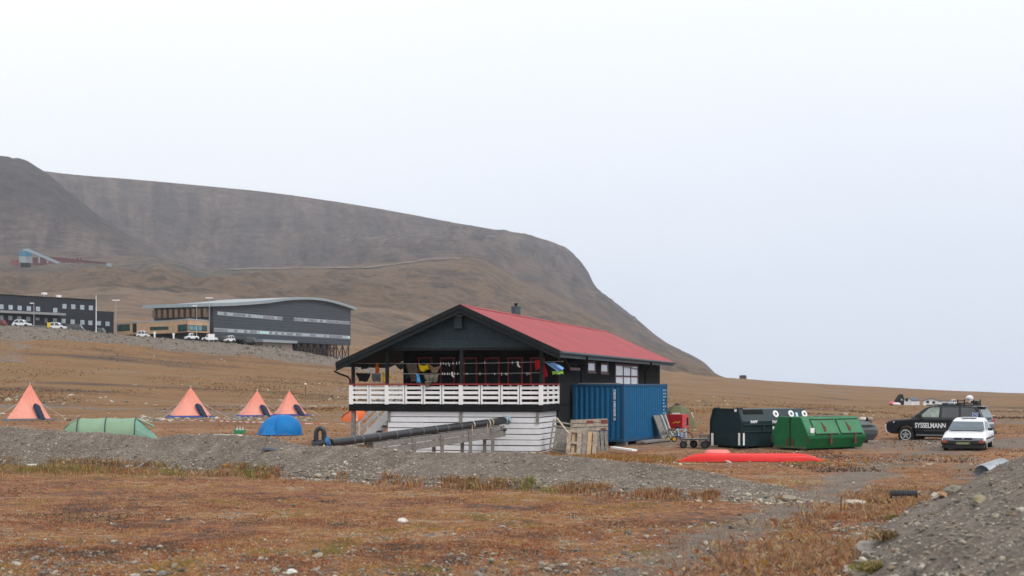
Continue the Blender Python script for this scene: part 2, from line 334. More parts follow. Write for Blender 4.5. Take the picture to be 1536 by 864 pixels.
def ground_mat(name, kind):
    m = bpy.data.materials.new(name); m.use_nodes = True; n, l = nodes_of(m); n.clear()
    o = n.new('ShaderNodeOutputMaterial'); b = n.new('ShaderNodeBsdfPrincipled'); l.new(b.outputs[0], o.inputs[0])
    b.inputs['Roughness'].default_value = .95; b.inputs['Specular IOR Level'].default_value = .12
    g = n.new('ShaderNodeNewGeometry').outputs['Position']
    at = n.new('ShaderNodeAttribute'); at.attribute_name = 'zone'
    sp = n.new('ShaderNodeSeparateColor'); l.new(at.outputs['Color'], sp.inputs[0])
    zr, zg, zb = sp.outputs[0], sp.outputs[1], sp.outputs[2]
    if kind in ('ground', 'gravel'):
        # bare stony soil
        s1 = noise_n(n, l, g, 1.3, 10, .72); s2 = noise_n(n, l, g, 9, 8, .75)
        vor = n.new('ShaderNodeTexVoronoi'); vor.inputs['Scale'].default_value = 16; l.new(g, vor.inputs['Vector'])
        vor2 = n.new('ShaderNodeTexVoronoi'); vor2.inputs['Scale'].default_value = 42; l.new(g, vor2.inputs['Vector'])
        soil = ramp(n, [(.30, (.118, .096, .081)), (.5, (.175, .147, .124)), (.70, (.255, .222, .188))]); l.new(s1, soil.inputs[0])
        fine = ramp(n, [(.3, (.5, .5, .5)), (.7, (1.35, 1.33, 1.3))]); l.new(s2, fine.inputs[0])
        soilc = mixc(n, l, 1.0, soil.outputs[0], fine.outputs[0], 'MULTIPLY')
        sv = n.new('ShaderNodeSeparateColor'); l.new(vor.outputs['Color'], sv.inputs[0])
        st = smooth_n(n, l, sv.outputs[0], .86, .93); edge = smooth_n(n, l, vor.outputs['Distance'], .42, .3)
        sv2 = n.new('ShaderNodeSeparateColor'); l.new(vor2.outputs['Color'], sv2.inputs[0])
        st2 = math_n(n, l, 'MULTIPLY', smooth_n(n, l, sv2.outputs[0], .8, .9), smooth_n(n, l, vor2.outputs['Distance'], .45, .3))
        stm = math_n(n, l, 'MAXIMUM', math_n(n, l, 'MULTIPLY', st, edge), math_n(n, l, 'MULTIPLY', st2, .7))
        stc = ramp(n, [(0, (.24, .2, .16)), (.5, (.37, .33, .27)), (1, (.5, .46, .40))]); l.new(sv.outputs[1], stc.inputs[0])
        soilc = mixc(n, l, stm, soilc, stc.outputs[0])
        hgt = math_n(n, l, 'ADD', s2, math_n(n, l, 'MULTIPLY', stm, .6))
    if kind == 'gravel':
        col = soilc
    if kind == 'ground':
        # tundra: rusty, ochre, straw and dark cushions, the patches longer across than deep
        mp = n.new('ShaderNodeMapping'); mp.inputs['Scale'].default_value = (.75, 1.0, 1.0); l.new(g, mp.inputs['Vector']); gv = mp.outputs[0]
        a1 = noise_n(n, l, gv, .55, 10, .75, .4); a2 = noise_n(n, l, gv, 2.6, 10, .76, .3); a3 = noise_n(n, l, gv, 7, 9, .78)
        a0 = noise_n(n, l, g, .14, 5, .6)
        pal = ramp(n, [(.30, (.060, .054, .052)), (.38, (.115, .078, .060)), (.44, (.205, .082, .040)), (.475, (.240, .140, .092)), (.505, (.275, .115, .038)), (.535, (.215, .115, .068)), (.57, (.29, .150, .048)), (.61, (.315, .235, .17)), (.69, (.170, .148, .126))])
        s_c = lambda v, k_: math_n(n, l, 'MULTIPLY', math_n(n, l, 'SUBTRACT', v, .5), k_)
        mixf = math_n(n, l, 'ADD', math_n(n, l, 'ADD', .5, s_c(a2, .95)), math_n(n, l, 'ADD', s_c(a1, .75), s_c(a0, .45))); l.new(mixf, pal.inputs[0])
        fin = ramp(n, [(.36, (.34, .33, .34)), (.47, (.9, .9, .9)), (.55, (1.22, 1.2, 1.17)), (.66, (1.9, 1.85, 1.75))]); l.new(a3, fin.inputs[0])
        tun = mixc(n, l, .9, pal.outputs[0], fin.outputs[0], 'MULTIPLY')
        # far tundra slopes: long bands of brown, ochre and olive along the contour
        mp2 = n.new('ShaderNodeMapping'); mp2.inputs['Scale'].default_value = (.012, .11, .11); l.new(g, mp2.inputs['Vector'])
        b1 = noise_n(n, l, mp2.outputs[0], 1.0, 10, .68, .5)
        mp3 = n.new('ShaderNodeMapping'); mp3.inputs['Scale'].default_value = (.16, .5, .5); l.new(g, mp3.inputs['Vector'])
        b2 = noise_n(n, l, mp3.outputs[0], 1.0, 9, .75)
        slope = ramp(n, [(.28, (.070, .054, .044)), (.37, (.115, .076, .048)), (.44, (.180, .100, .052)), (.49, (.245, .130, .058)), (.525, (.150, .102, .045)), (.57, (.235, .138, .070)), (.64, (.180, .132, .098)), (.72, (.24, .18, .125))])
        b3 = noise_n(n, l, g, .035, 6, .65)
        l.new(math_n(n, l, 'ADD', math_n(n, l, 'ADD', .5, s_c(b1, .9)), math_n(n, l, 'ADD', s_c(b2, .55), s_c(b3, .4))), slope.inputs[0])
        tun = mixc(n, l, zb, tun, slope.outputs[0])
        n1 = noise_n(n, l, g, .012, 10, .7); n2 = noise_n(n, l, g, .06, 8, .72); n3 = noise_n(n, l, g, .17, 9, .78)
        veg = ramp(n, [(.32, (.054, .044, .037)), (.42, (.092, .067, .050)), (.49, (.136, .094, .064)), (.55, (.164, .110, .070)), (.63, (.120, .096, .077)), (.7, (.165, .130, .098))])
        l.new(math_n(n, l, 'ADD', math_n(n, l, 'ADD', .5, s_c(n1, .8)), s_c(n2, .75)), veg.inputs[0])
        vfin = ramp(n, [(.36, (.55, .55, .57)), (.5, (1, 1, 1)), (.64, (1.42, 1.40, 1.37))]); l.new(math_n(n, l, 'ADD', math_n(n, l, 'MULTIPLY', n2, .35), math_n(n, l, 'MULTIPLY', n3, .65)), vfin.inputs[0])
        tun = mixc(n, l, smooth_n(n, l, math_n(n, l, 'ADD', zg, s_c(n1, 1.4)), .25, .75), tun, mixc(n, l, .85, veg.outputs[0], vfin.outputs[0], 'MULTIPLY'))
        # rough edge between growth and bare soil
        en = noise_n(n, l, g, .8, 9, .78); en2 = noise_n(n, l, g, .12, 8, .7)
        enm = n.new('ShaderNodeMix'); enm.data_type = 'FLOAT'; l.new(zb, enm.inputs[0]); l.new(en, enm.inputs[2]); l.new(en2, enm.inputs[3])
        gf = smooth_n(n, l, math_n(n, l, 'ADD', zr, math_n(n, l, 'MULTIPLY', math_n(n, l, 'SUBTRACT', enm.outputs[0], .5), 2.6)), .30, .72)
        col = mixc(n, l, gf, tun, soilc)
        hgt = math_n(n, l, 'ADD', math_n(n, l, 'MULTIPLY', a3, 1.0), math_n(n, l, 'MULTIPLY', hgt, .5))
    if kind == 'mountain':
        uv = n.new('ShaderNodeUVMap'); uv.uv_map = 'slope'
        mp = n.new('ShaderNodeMapping'); mp.inputs['Scale'].default_value = (1.0, .22, 1); l.new(uv.outputs[0], mp.inputs['Vector'])
        st = noise_n(n, l, mp.outputs[0], 3.2, 8, .62, .5)           # streaks of scree running down
        mq = n.new('ShaderNodeMapping'); mq.inputs['Scale'].default_value = (.35, 4.0, 1); l.new(uv.outputs[0], mq.inputs['Vector'])
        ly = noise_n(n, l, mq.outputs[0], 4, 8, .7, .2)               # level beds of rock
        n1 = noise_n(n, l, g, .012, 10, .7); n2 = noise_n(n, l, g, .06, 8, .72)
        rock = ramp(n, [(.32, (.034, .030, .032)), (.43, (.060, .051, .052)), (.50, (.088, .071, .068)), (.57, (.120, .092, .082)), (.67, (.160, .124, .106))])
        s_c = lambda v, k_: math_n(n, l, 'MULTIPLY', math_n(n, l, 'SUBTRACT', v, .5), k_)
        l.new(math_n(n, l, 'ADD', math_n(n, l, 'ADD', .5, s_c(st, .75)), math_n(n, l, 'ADD', s_c(ly, .6), s_c(n2, .35))), rock.inputs[0])
        veg = ramp(n, [(.32, (.054, .044, .037)), (.42, (.092, .067, .050)), (.49, (.136, .094, .064)), (.55, (.164, .110, .070)), (.63, (.120, .096, .077)), (.7, (.165, .130, .098))])
        l.new(math_n(n, l, 'ADD', math_n(n, l, 'ADD', .5, s_c(n1, .8)), math_n(n, l, 'ADD', s_c(n2, .6), s_c(ly, .3))), veg.inputs[0])
        vf = smooth_n(n, l, math_n(n, l, 'ADD', zg, math_n(n, l, 'MULTIPLY', math_n(n, l, 'SUBTRACT', n1, .5), .9)), .3, .7)
        col = mixc(n, l, vf, rock.outputs[0], veg.outputs[0])
        spoil = ramp(n, [(.34, (.065, .058, .052)), (.5, (.105, .092, .078)), (.66, (.145, .128, .106))]); l.new(n2, spoil.inputs[0])
        col = mixc(n, l, zr, col, spoil.outputs[0])
        dk = ramp(n, [(.36, (.026, .024, .026)), (.64, (.082, .070, .068))]); l.new(math_n(n, l, 'ADD', math_n(n, l, 'MULTIPLY', ly, .5), math_n(n, l, 'MULTIPLY', n2, .5)), dk.inputs[0])
        col = mixc(n, l, zb, col, dk.outputs[0])
        n3 = noise_n(n, l, g, .17, 9, .78)
        fin = ramp(n, [(.36, (.55, .55, .57)), (.5, (1, 1, 1)), (.64, (1.42, 1.40, 1.37))]); l.new(math_n(n, l, 'ADD', math_n(n, l, 'MULTIPLY', n2, .35), math_n(n, l, 'MULTIPLY', n3, .65)), fin.inputs[0])
        col = mixc(n, l, .85, col, fin.outputs[0], 'MULTIPLY')
        hgt = math_n(n, l, 'ADD', n2, n3)
    l.new(col, b.inputs['Base Color'])
    bp = n.new('ShaderNodeBump'); bp.inputs['Strength'].default_value = .8; bp.inputs['Distance'].default_value = {'ground': .06, 'gravel': .05, 'mountain': 4.0}[kind]
    l.new(hgt, bp.inputs['Height']); l.new(bp.outputs[0], b.inputs['Normal'])
    return m
M_GROUND, M_GRAVEL, M_MOUNT = ground_mat('tundra', 'ground'), ground_mat('gravel', 'gravel'), ground_mat('scree', 'mountain')

SPLIT = 800.0
def seg_d(x, y, pts):
    """distance to a polyline on the ground"""
    best = np.full(x.shape, 1e9)
    for (ax, ay), (bx, by) in zip(pts[:-1], pts[1:]):
        dx, dy = bx-ax, by-ay; t = np.clip(((x-ax)*dx+(y-ay)*dy)/(dx*dx+dy*dy), 0, 1)
        best = np.minimum(best, np.hypot(x-ax-t*dx, y-ay-t*dy))
    return best
# near land
pxs = np.concatenate([np.arange(-900, -40, 12), np.arange(-40, 1580, 3.0), np.arange(1580, 2440, 12)])
ds = np.exp(np.linspace(math.log(3.0), math.log(SPLIT), 460))
PX, D = np.meshgrid(pxs, ds); X = (PX-CX)/F*D
Z = (H0(PX.ravel(), D.ravel()) + Hn(X.ravel(), D.ravel())).reshape(X.shape)
zr = np.zeros_like(X); zb = sstep(72, 120, D)
# gravel bank below the plateau with the big buildings
yp = HY + (EYE-Z)*F/D
bankm = sstep(256, 264, D + 5*fbm(X/9, D/6, 3, 63))*(1-sstep(420, 470, D))*(1-sstep(545, 620, PX))
zr = np.maximum(zr, bankm*.95)
# gravel yard round the container, the bins and the cars
yard = np.exp(-(((X-9)/9)**2 + ((D-68)/9)**2)**2)
zr = np.maximum(zr, .62*yard)
zr = np.maximum(zr, .75*np.exp(-(((X-24)/14)**2 + ((D-64)/9)**2)**2))
zr = np.maximum(zr, .85*np.exp(-(((X+9.5)/4.5)**2 + ((D-59)/7)**2)**2))
# wheel tracks: foreground bottom right, the track past the berm end, dirt road through the camp
zr = np.maximum(zr, .72*np.exp(-(seg_d(X, D, [(-.2, 14.5), (1.62, 19), (3.84, 24.7), (5.9, 30), (8, 35), (11, 44), (14.5, 52), (18.5, 60)])/(.35+.026*D))**2))
zr = np.maximum(zr, .55*np.exp(-(seg_d(X, D, [(7.3, 30), (10, 34), (13.5, 42), (16, 50), (19, 60)])/.8)**2))
zr = np.maximum(zr, .62*np.exp(-(seg_d(X, D, [(-75, 131), (-48, 128), (-30, 120), (-20, 110)])/3.2)**2))
zr = np.maximum(zr, .55*np.exp(-(seg_d(X, D, [(-76, 215), (-84, 240), (-90, 262), (-100, 276)])/4)**2))
zr = np.maximum(zr, .8*np.exp(-(((X-42)/11)**2 + ((D-112)/12)**2)**2))
zr = np.maximum(zr, .5*np.exp(-(seg_d(X, D, [(5, 104), (20, 100), (42, 96), (70, 92)])/3.)**2))
zr = np.maximum(zr, .42*np.exp(-(seg_d(X, D, [(-30, 100), (-6, 97), (12, 92)])/4.)**2))
zr = np.maximum(zr, (.46+.10*fbm(X/3, D/3, 3, 67))*sstep(25, 15, D))
zone = np.stack([zr, sstep(430, 720, D + 90*fbm(X/60, D/90, 3, 69))*(1-sstep(900, 1060, PX)), zb, np.ones_like(zr)], -1)
ground = grid_mesh('ground', X, D, Z, M_GROUND, attrs={'zone': zone}); tag(ground, kind='structure')
# hills and mountain
pxs = np.concatenate([np.arange(-900, -40, 10), np.arange(-40, 1120, 2.0), np.arange(1120, 2440, 14)])
ds = np.concatenate([np.exp(np.linspace(math.log(SPLIT), math.log(1300), 120)), np.linspace(1310, 2460, 150), np.linspace(2475, 3200, 12)])
PX, D = np.meshgrid(pxs, ds); X = (PX-CX)/F*D
Z = (H0(PX.ravel(), D.ravel()) + Hn(X.ravel(), D.ravel())).reshape(X.shape)
yp = HY + (EYE-Z)*F/D
veg = (1-sstep(1080, 1750, D + 160*fbm(X/220, D/300, 4, 61)))
veg = np.maximum(veg, .42*sstep(640, 800, PX)*(1-sstep(1700, 2250, D)))
veg = np.maximum(veg, sstep(1040, 1100, PX))
veg = np.maximum(veg, .45*(1-sstep(60, 200, yp-300))*0)
spoil = sstep(1090, 1120, D)*(1-sstep(1270, 1420, D))*(1-sstep(330, 420, PX))*sstep(150, 210, PX)
spoil = np.maximum(spoil, .8*sstep(1090, 1130, D)*(1-sstep(1260, 1300, D))*(1-sstep(150, 240, PX)))
dark = sstep(1540, 1640, D)*(1-sstep(1830, 1900, D))*(1-sstep(250, 350, PX))*sstep(400, 330, yp)
dark = np.maximum(dark, .85*np.exp(-((yp-(335+.02*(PX-380)))/17)**2)*sstep(200, 300, PX)*(1-sstep(500, 600, PX))*sstep(1900, 2000, D)*(.75+1.0*fbm(PX/16, yp/30, 3, 71)))
dark = np.maximum(dark, .38*sstep(1480, 1620, D)*(1-sstep(2050, 2200, D))*sstep(300, 380, PX)*(1-sstep(470, 560, PX)))
dark = np.maximum(dark, .6*sstep(830, 880, PX)*(1-sstep(905, 960, PX))*sstep(2150, 2300, D))
dark = np.maximum(dark, .7*sstep(1040, 1100, D)*(1-sstep(1130, 1170, D))*(1-sstep(100, 200, PX))*sstep(-20, 60, PX))
zone = np.stack([np.clip(spoil, 0, 1), np.clip(veg, 0, 1), np.clip(dark, 0, 1), np.ones_like(veg)], -1)
mountain = grid_mesh('mountain', X, D, Z, M_MOUNT, attrs={'zone': zone}); tag(mountain, kind='structure')
uvl = mountain.data.uv_layers.new(name='slope'); li = np.zeros(len(mountain.data.loops), np.int32); mountain.data.loops.foreach_get('vertex_index', li)
uvs = np.stack([PX.ravel()[li]/100, np.log(D.ravel()[li])*8], 1); uvl.data.foreach_set('uv', uvs.reshape(-1).astype(np.float32))

# ---- the gravel berm across the field
bx = np.arange(-420, 1262, 3.0)
b_base = pch1([-420, 0, 150, 300, 430, 560, 700, 850, 950, 1050, 1150, 1262], [51, 45.2, 43.3, 41.6, 39.4, 37.7, 35.8, 34.2, 33, 31.9, 31.2, 30.8], bx)
b_cy = pch1([-420, -100, 0, 100, 200, 232, 270, 350, 400, 440, 480, 560, 610, 680, 740, 800, 900, 1000, 1100, 1160, 1200, 1262],
            [628, 634, 640, 645, 652, 656, 651, 651.5, 655, 664, 669, 669, 677, 681, 677, 680, 688, 700, 716, 727, 738, 757], bx)
b_cd = b_base + 2.3 - .9*sstep(1000, 1230, bx)
b_cz = EYE - (b_cy-HY)/F*b_cd
b_bd = b_cd + 2.2
t = np.linspace(0, 1, 44)
Tm, Bx = np.meshgrid(t, bx, indexing='ij')
Db = np.where(Tm < .55, b_base + (b_cd-b_base)*(Tm/.55), b_cd + (b_bd-b_cd)*((Tm-.55)/.45))
Xb = (Bx-CX)/F*Db
g0 = gz(Xb.ravel(), Db.ravel()).reshape(Xb.shape)
up = np.where(Tm < .55, Tm/.55, 1-(Tm-.55)/.45)
prof = np.where(Tm < .55, up**.9*(1-.12*np.sin(np.pi*up)), sstep(0, 1, up))
prof = np.where((Tm > .47) & (Tm < .63), prof*.985, prof)
ends = sstep(1262, 1200, Bx)
Zb = g0 + (b_cz - g0)*prof*1.0 + prof*(.06*fbm(Xb/1.1, Db/1.1, 4, 81) + .05*fbm(Xb/.35, Db/.35, 3, 85)) - .12*(1-sstep(0, .08, up))
berm = grid_mesh('gravel_berm', Xb, Db, Zb, M_GRAVEL); tag(berm, kind='structure')
# ---- the embankment of stony soil at the right
TOE = [(2.5, 6), (3.5, 15), (4.4, 19.2), (6.5, 25.4), (9.8, 32.4), (13.3, 39.5)]
gx, gy = np.arange(2.5, 24, .075), np.arange(5, 43, .11)
GX, GY = np.meshgrid(gx, gy)
tx = np.interp(GY, [p_[1] for p_ in TOE], [p_[0] for p_ in TOE])
s_ = (GX - tx)*.94 + .25*fbm(GX/2.5, GY/2.5, 3, 90)
hm = np.where(s_ > 0, 2.3*(1-np.exp(-np.maximum(s_, 0)*.30)), s_*.5)
endf = 1-sstep(33.2, 38.0, GY + .8*fbm(GX/3, GY/3, 2, 92))
hm = np.where(s_ > 0, hm*endf, hm)
amp = sstep(-.2, .8, s_)*endf
g0 = gz(GX.ravel(), GY.ravel()).reshape(GX.shape)
ZM = g0 - .1*(1-endf) + np.maximum(hm, -.3) + amp*(.16*fbm(GX/1.4, GY/1.4, 4, 94) + .05*fbm(GX/.3, GY/.3, 3, 97)) - .04
mound = grid_mesh('gravel_mound', GX, GY, ZM, M_GRAVEL); tag(mound, kind='structure')
from functools import lru_cache
def mz(x, y):
    """height of whatever soil is on top: ground, berm or mound"""
    x = np.atleast_1d(np.asarray(x, float)); y = np.atleast_1d(np.asarray(y, float))
    z = gz(x, y); px = CX + F*x/np.maximum(y, 2)
    # berm
    j = np.clip(np.round((px-bx[0])/3).astype(int), 0, len(bx)-1)
    u = np.where(y < b_cd[j], .55*(y-b_base[j])/(b_cd[j]-b_base[j]), .55+.45*(y-b_cd[j])/(b_bd[j]-b_cd[j]))
    inb = (u > 0) & (u < 1) & (px > bx[0]) & (px < bx[-1])
    i = np.clip(np.round(u*43).astype(int), 0, 43)
    z = np.where(inb, np.maximum(z, Zb[i, j]), z)
    a = np.round((x-gx[0])/.075).astype(int); c = np.round((y-gy[0])/.11).astype(int)
    inm = (a >= 0) & (a < len(gx)) & (c >= 0) & (c < len(gy))
    z = np.where(inm, np.maximum(z, ZM[np.clip(c, 0, len(gy)-1), np.clip(a, 0, len(gx)-1)]), z)
    return z
def on_soil(px, d, dz=0.0):
    x = (px-CX)/F*d
    return Vector((x, d, float(mz(x, d)[0]) + dz))
# ---- roads on the mountain side
def hill_road(pts, width, d0, d1, m):
    xs = np.arange(pts[0][0], pts[-1][0]+1, 3.0); ys = pch1([p_[0] for p_ in pts], [p_[1] for p_ in pts], xs)
    mb = MB(); prev = None; fs = []
    for a_, b_ in zip(xs, ys):
        q = sight(a_, b_, d0, d1)
        dd = q.y if prev is None else .6*prev + .4*q.y
        prev = dd
        for o_ in (-width/2, width/2):
            D_ = dd + o_; x_ = (a_-CX)/F*D_
            mb.v.append((x_, D_, float(gz(x_, D_)[0]) + 1.0))
    k = len(mb.v)//2
    for i in range(k-1): mb.f.append((2*i, 2*i+2, 2*i+3, 2*i+1)); mb.mi.append(0)
    o = mb.build('hill_road', m, smooth=True, fixn=False); tag(o, kind='structure'); return o
M_ROAD = mat('road_gravel', (.165, .150, .14), rough=.95, var=.15, scale=.05)
hill_road([(325, 406), (400, 404), (470, 403), (540, 402.5), (600, 396), (650, 390), (695, 388)], 6.5, 1180, 1720, M_ROAD)
hill_road([(512, 362), (560, 358), (620, 354), (690, 351.5), (745, 351)], 6, 1550, 2300, M_ROAD)
# ---- haze: thin even air round the whole place
hz = MB().box(-2700, 2700, -40, 3300, -130, 640).build('haze', bpy.data.materials.new('haze_air')); tag(hz, kind='stuff')
hm_ = hz.data.materials[0]; hm_.use_nodes = True; n, l = nodes_of(hm_); n.clear()
o = n.new('ShaderNodeOutputMaterial'); pv = n.new('ShaderNodeVolumePrincipled'); l.new(pv.outputs[0], o.inputs['Volume'])
pv.inputs['Color'].default_value = (.86, .90, .97, 1); pv.inputs['Density'].default_value = .00012; pv.inputs['Anisotropy'].default_value = .2
hz.visible_shadow = True
# ------------------------------------------------------------------ local frames seen from the eye
class Fr:
    """frame of a thing: where the line of sight of a photo pixel meets one of its planes, in its own metres"""
    def __init__(s, loc, rz): s.o = Vector(loc); s.rz = rz; s.c, s.s = math.cos(rz), math.sin(rz)
    def loc(s, w):
        d = Vector(w) - s.o; return Vector((d.x*s.c + d.y*s.s, -d.x*s.s + d.y*s.c, d.z))
    def wor(s, p):
        p = Vector(p); return Vector((s.o.x + p.x*s.c - p.y*s.s, s.o.y + p.x*s.s + p.y*s.c, s.o.z + p.z))
    def px(s, px, py, ax, val):
        e = s.loc((0, 0, EYE)); q = s.loc(P(px, py, 50.0)) - e
        i = 'uvz'.index(ax); t = (val - e[i])/q[i]; return e + q*t
# ------------------------------------------------------------------ materials of the cabin
M_DARK = mat('black_stained_wood', (.013, .016, .018), rough=.8, var=.35, scale=9, spec=.2, dirt=(.028, .032, .034, .62), dscale=4)
M_DARK2 = mat('charcoal_board', (.010, .011, .012), rough=.85, var=.3, scale=7, spec=.15)
M_SIDING = mat('blue_black_siding', (.026, .042, .051), rough=.75, var=.3, scale=11, spec=.25)
M_FASCIA = mat('slate_blue_fascia', (.055, .080, .096), rough=.7, var=.2, scale=5)
M_WHITE = mat('white_paint', (.84, .84, .84), rough=.6, var=.06, scale=5, dirt=(.5, .49, .47, .62), dscale=3)
M_WHITE2 = mat('weathered_white_board', (.73, .745, .77), rough=.7, var=.08, scale=4, dirt=(.55, .55, .56, .62), dscale=2.5)
M_RED = mat('red_paint', (.26, .022, .018), rough=.6, var=.2)
M_MAROON = mat('maroon_paint', (.085, .012, .018), rough=.5, var=.2)
M_GLASS = glass_mat('dark_glass', (.03, .035, .04))
M_PALEGLASS = mat('curtained_glass', (.50, .54, .58), rough=.12, var=.25, scale=3, spec=.8)
M_GREYWOOD = mat('grey_wood', (.21, .195, .18), rough=.85, var=.3, scale=8, dirt=(.12, .105, .095, .58), dscale=6, bump=.4)
M_STEEL = mat('galvanised_steel', (.42, .45, .47), rough=.4, metal=.7, var=.15)
def wave_bump(m, axis, scale, strength, dist):
    n, l = nodes_of(m); b = [x for x in n if x.type == 'BSDF_PRINCIPLED'][0]; t = n.new('ShaderNodeTexCoord')
    w = n.new('ShaderNodeTexWave'); w.wave_type = 'BANDS'; w.bands_direction = axis; w.inputs['Scale'].default_value = scale
    l.new(t.outputs['Object'], w.inputs['Vector']); bp = n.new('ShaderNodeBump'); bp.inputs['Strength'].default_value = strength; bp.inputs['Distance'].default_value = dist
    l.new(w.outputs[0], bp.inputs['Height']); l.new(bp.outputs[0], b.inputs['Normal'])
M_ROOF = mat('red_sheet_roof', (.325, .042, .047), rough=.6, var=.16, scale=.5, dirt=(.235, .036, .040, .54), dscale=.45, spec=.22)
wave_bump(M_ROOF, 'Y', 1.1, .35, .03)
M_CLAD = mat('black_vertical_cladding', (.030, .033, .036), rough=.8, var=.3, scale=6, spec=.2)

K = 1.104
HO = (1.739*K, 53.0*K, 0.0); HR = -R(14.8)
hf = Fr(HO, HR)
HZ0 = -.33                                           # ground at the cabin
house = thing('camp_service_cabin', 'long black wooden cabin with red sheet roof and covered white railed veranda', 'cabin', HO, HR)
V_RAIL, V_GAB, V_BACK = .40, .52, 3.55
U_R = -.80
ridge = hf.px(690, 457, 'v', 0); reave = hf.px(838, 526, 'u', 0.0); leave = hf.px(505, 543.5, 'v', 0)
UR, ZR, ZE, UL, ZL = ridge.x, ridge.z, hf.px(838, 525, 'v', 0).z, leave.x, leave.z
LEN = hf.px(1009.5, 543, 'u', 0).y
UL2 = -7.6*1.0                                       # main body left wall line
def roofz(u): return ZR + (ZE-ZR)*(u-UR)/(0-UR) if u > UR else ZR + (ZL-ZR)*(u-UR)/(UL-UR)
TH = .20
# roof: one dark slab and the red sheets over it
rb = MB()
def slab(u0, u1, v0, v1, t0, t1, mb):
    a, b = roofz(u0), roofz(u1)
    mb.hexa([(u0, v0, a-t1), (u1, v0, b-t1), (u1, v1, b-t1), (u0, v1, a-t1), (u0, v0, a-t0), (u1, v0, b-t0), (u1, v1, b-t0), (u0, v1, a-t0)])
slab(UR, -.02, .10, LEN-.1, .025, TH, rb); slab(UL+.03, UR, .10, 6.4, .025, TH, rb); slab(-8.3, UR, 6.4, LEN-.1, .025, TH, rb)
roof = rb.build('roof', M_DARK, house)
rs = MB(); slab(UR, .06, .05, LEN, 0, .022, rs)
rs.build('roof_sheet', M_ROOF, roof)
rs = MB(); slab(UL-.03, UR, .05, 6.45, 0, .022, rs); slab(-8.35, UR-.0, 6.45, LEN, 0, .022, rs); rs.build('roof_sheet', M_ROOF, roof)
rc = MB(); rc.prism([(UR-.16, .04, ZR-.045), (UR, .04, ZR+.035), (UR+.16, .04, ZR-.045), (UR+.16, .04, ZR-.06), (UR, .04, ZR+.015), (UR-.16, .04, ZR-.06)], (0, LEN-.03, 0)); rc.build('ridge_flashing', M_ROOF, roof)
for a, b in ((UL-.03, UR), (UR, .04)):               # barge boards, two deep
    mb = MB(); za, zb_ = roofz(a), roofz(b)
    mb.hexa([(a, -.03, za-.36), (b, -.03, zb_-.36), (b, .045, zb_-.36), (a, .045, za-.36), (a, -.03, za-.15), (b, -.03, zb_-.15), (b, .045, zb_-.15), (a, .045, za-.15)])
    mb.hexa([(a, -.075, za-.17), (b, -.075, zb_-.17), (b, .045, zb_-.17), (a, .045, za-.17), (a, -.075, za+.015), (b, -.075, zb_+.015), (b, .045, zb_+.015), (a, .045, za+.015)])
    mb.build('barge_board', M_DARK, roof)
fa = MB(); fa.box(-.025, .045, .06, LEN-.02, ZE-.30, ZE-.05); fa.build('eave_board', M_FASCIA, roof)
gu = MB(); gu.tube([(.10, .02, ZE-.10), (.10, LEN+.05, ZE-.10)], .065, 10); gu.build('gutter', M_FASCIA, roof)
# gable wall of lapped boards
ZB = hf.px(690, 522, 'v', V_GAB).z
gab = MB(); zz = ZB; hb = .125
while zz < ZR-.4:
    z1 = min(zz+hb, ZR-.25)
    def span(z): return (UR - (ZR-.1-z)/((ZR-ZL)/(UR-UL)), UR + (ZR-.1-z)/((ZR-ZE)/(0-UR)))
    l0, r0 = span(zz); l1, r1 = span(z1); l0 = max(l0, hf.px(580, 522, 'v', V_GAB).x); l1 = max(l1, l0); r0 = min(r0, -.30); r1 = min(r1, r0)
    gab.hexa([(l0, V_GAB-.028, zz), (r0, V_GAB-.028, zz), (r0, V_GAB+.05, zz), (l0, V_GAB+.05, zz), (l1, V_GAB-.004, z1), (r1, V_GAB-.004, z1), (r1, V_GAB+.05, z1), (l1, V_GAB+.05, z1)])
    zz = z1
gab.build('gable_wall', M_SIDING, house)
gb = MB(); gl, gr = hf.px(581, 522, 'v', V_GAB).x, -.66; gb.box(gl, gr, V_GAB-.06, V_GAB+.08, ZB-.10, ZB+.02); gb.build('gable_beam', M_DARK, house)
vb = MB(); c = hf.px(690, 483, 'v', V_GAB); vb.box(c.x-.16, c.x+.16, V_GAB-.30, V_GAB-.03, c.z-.29, c.z+.24)
for k in range(5): vb.box(c.x-.165, c.x+.165, V_GAB-.315, V_GAB-.30, c.z-.27+.1*k, c.z-.19+.1*k)
vent = vb.build('vent_box', M_SIDING, house)
MB().box(c.x-.19, c.x+.19, V_GAB-.34, V_GAB-.02, c.z+.24, c.z+.275).build('vent_cap', M_GREYWOOD, vent)
# veranda ceiling and floor
FZ = hf.px(690, 607, 'v', V_RAIL).z; FB = hf.px(690, 617, 'v', V_RAIL).z
UD0, UD1 = hf.px(525, 600, 'v', V_RAIL).x, hf.px(812.5, 600, 'v', V_RAIL).x
cl = MB(); cl.box(gl, -.95, V_GAB+.08, V_BACK, ZB+.0, ZB+.05); cl.build('veranda_ceiling', M_DARK2, house)
ubl0 = hf.px(605, 560, 'v', V_BACK).x
dk = MB(); dk.box(UD0, UD1+.06, V_RAIL+.03, V_BACK+2.2, FZ-.06, FZ-.005); dk.box(UD0-.03, UD1+.07, V_RAIL-.06, V_RAIL+.03, FB, FZ+.02)
dk.box(UD1-.0, UD1+.07, V_RAIL+.03, V_BACK, FB, FZ+.02); dk.box(UD0-.03, UD0+.05, V_RAIL+.03, V_BACK+2.2, FB, FZ+.0)
dk.box(UD0, ubl0-.02, V_BACK+2.2, 7.6, FZ-.06, FZ-.006)
for k in range(6): dk.box(UD0+.05, UD0+2.0, V_RAIL+.5+.8*k, V_RAIL+.58+.8*k, FB+.05, FZ-.06)
dk.build('veranda_deck', M_DARK2, house)
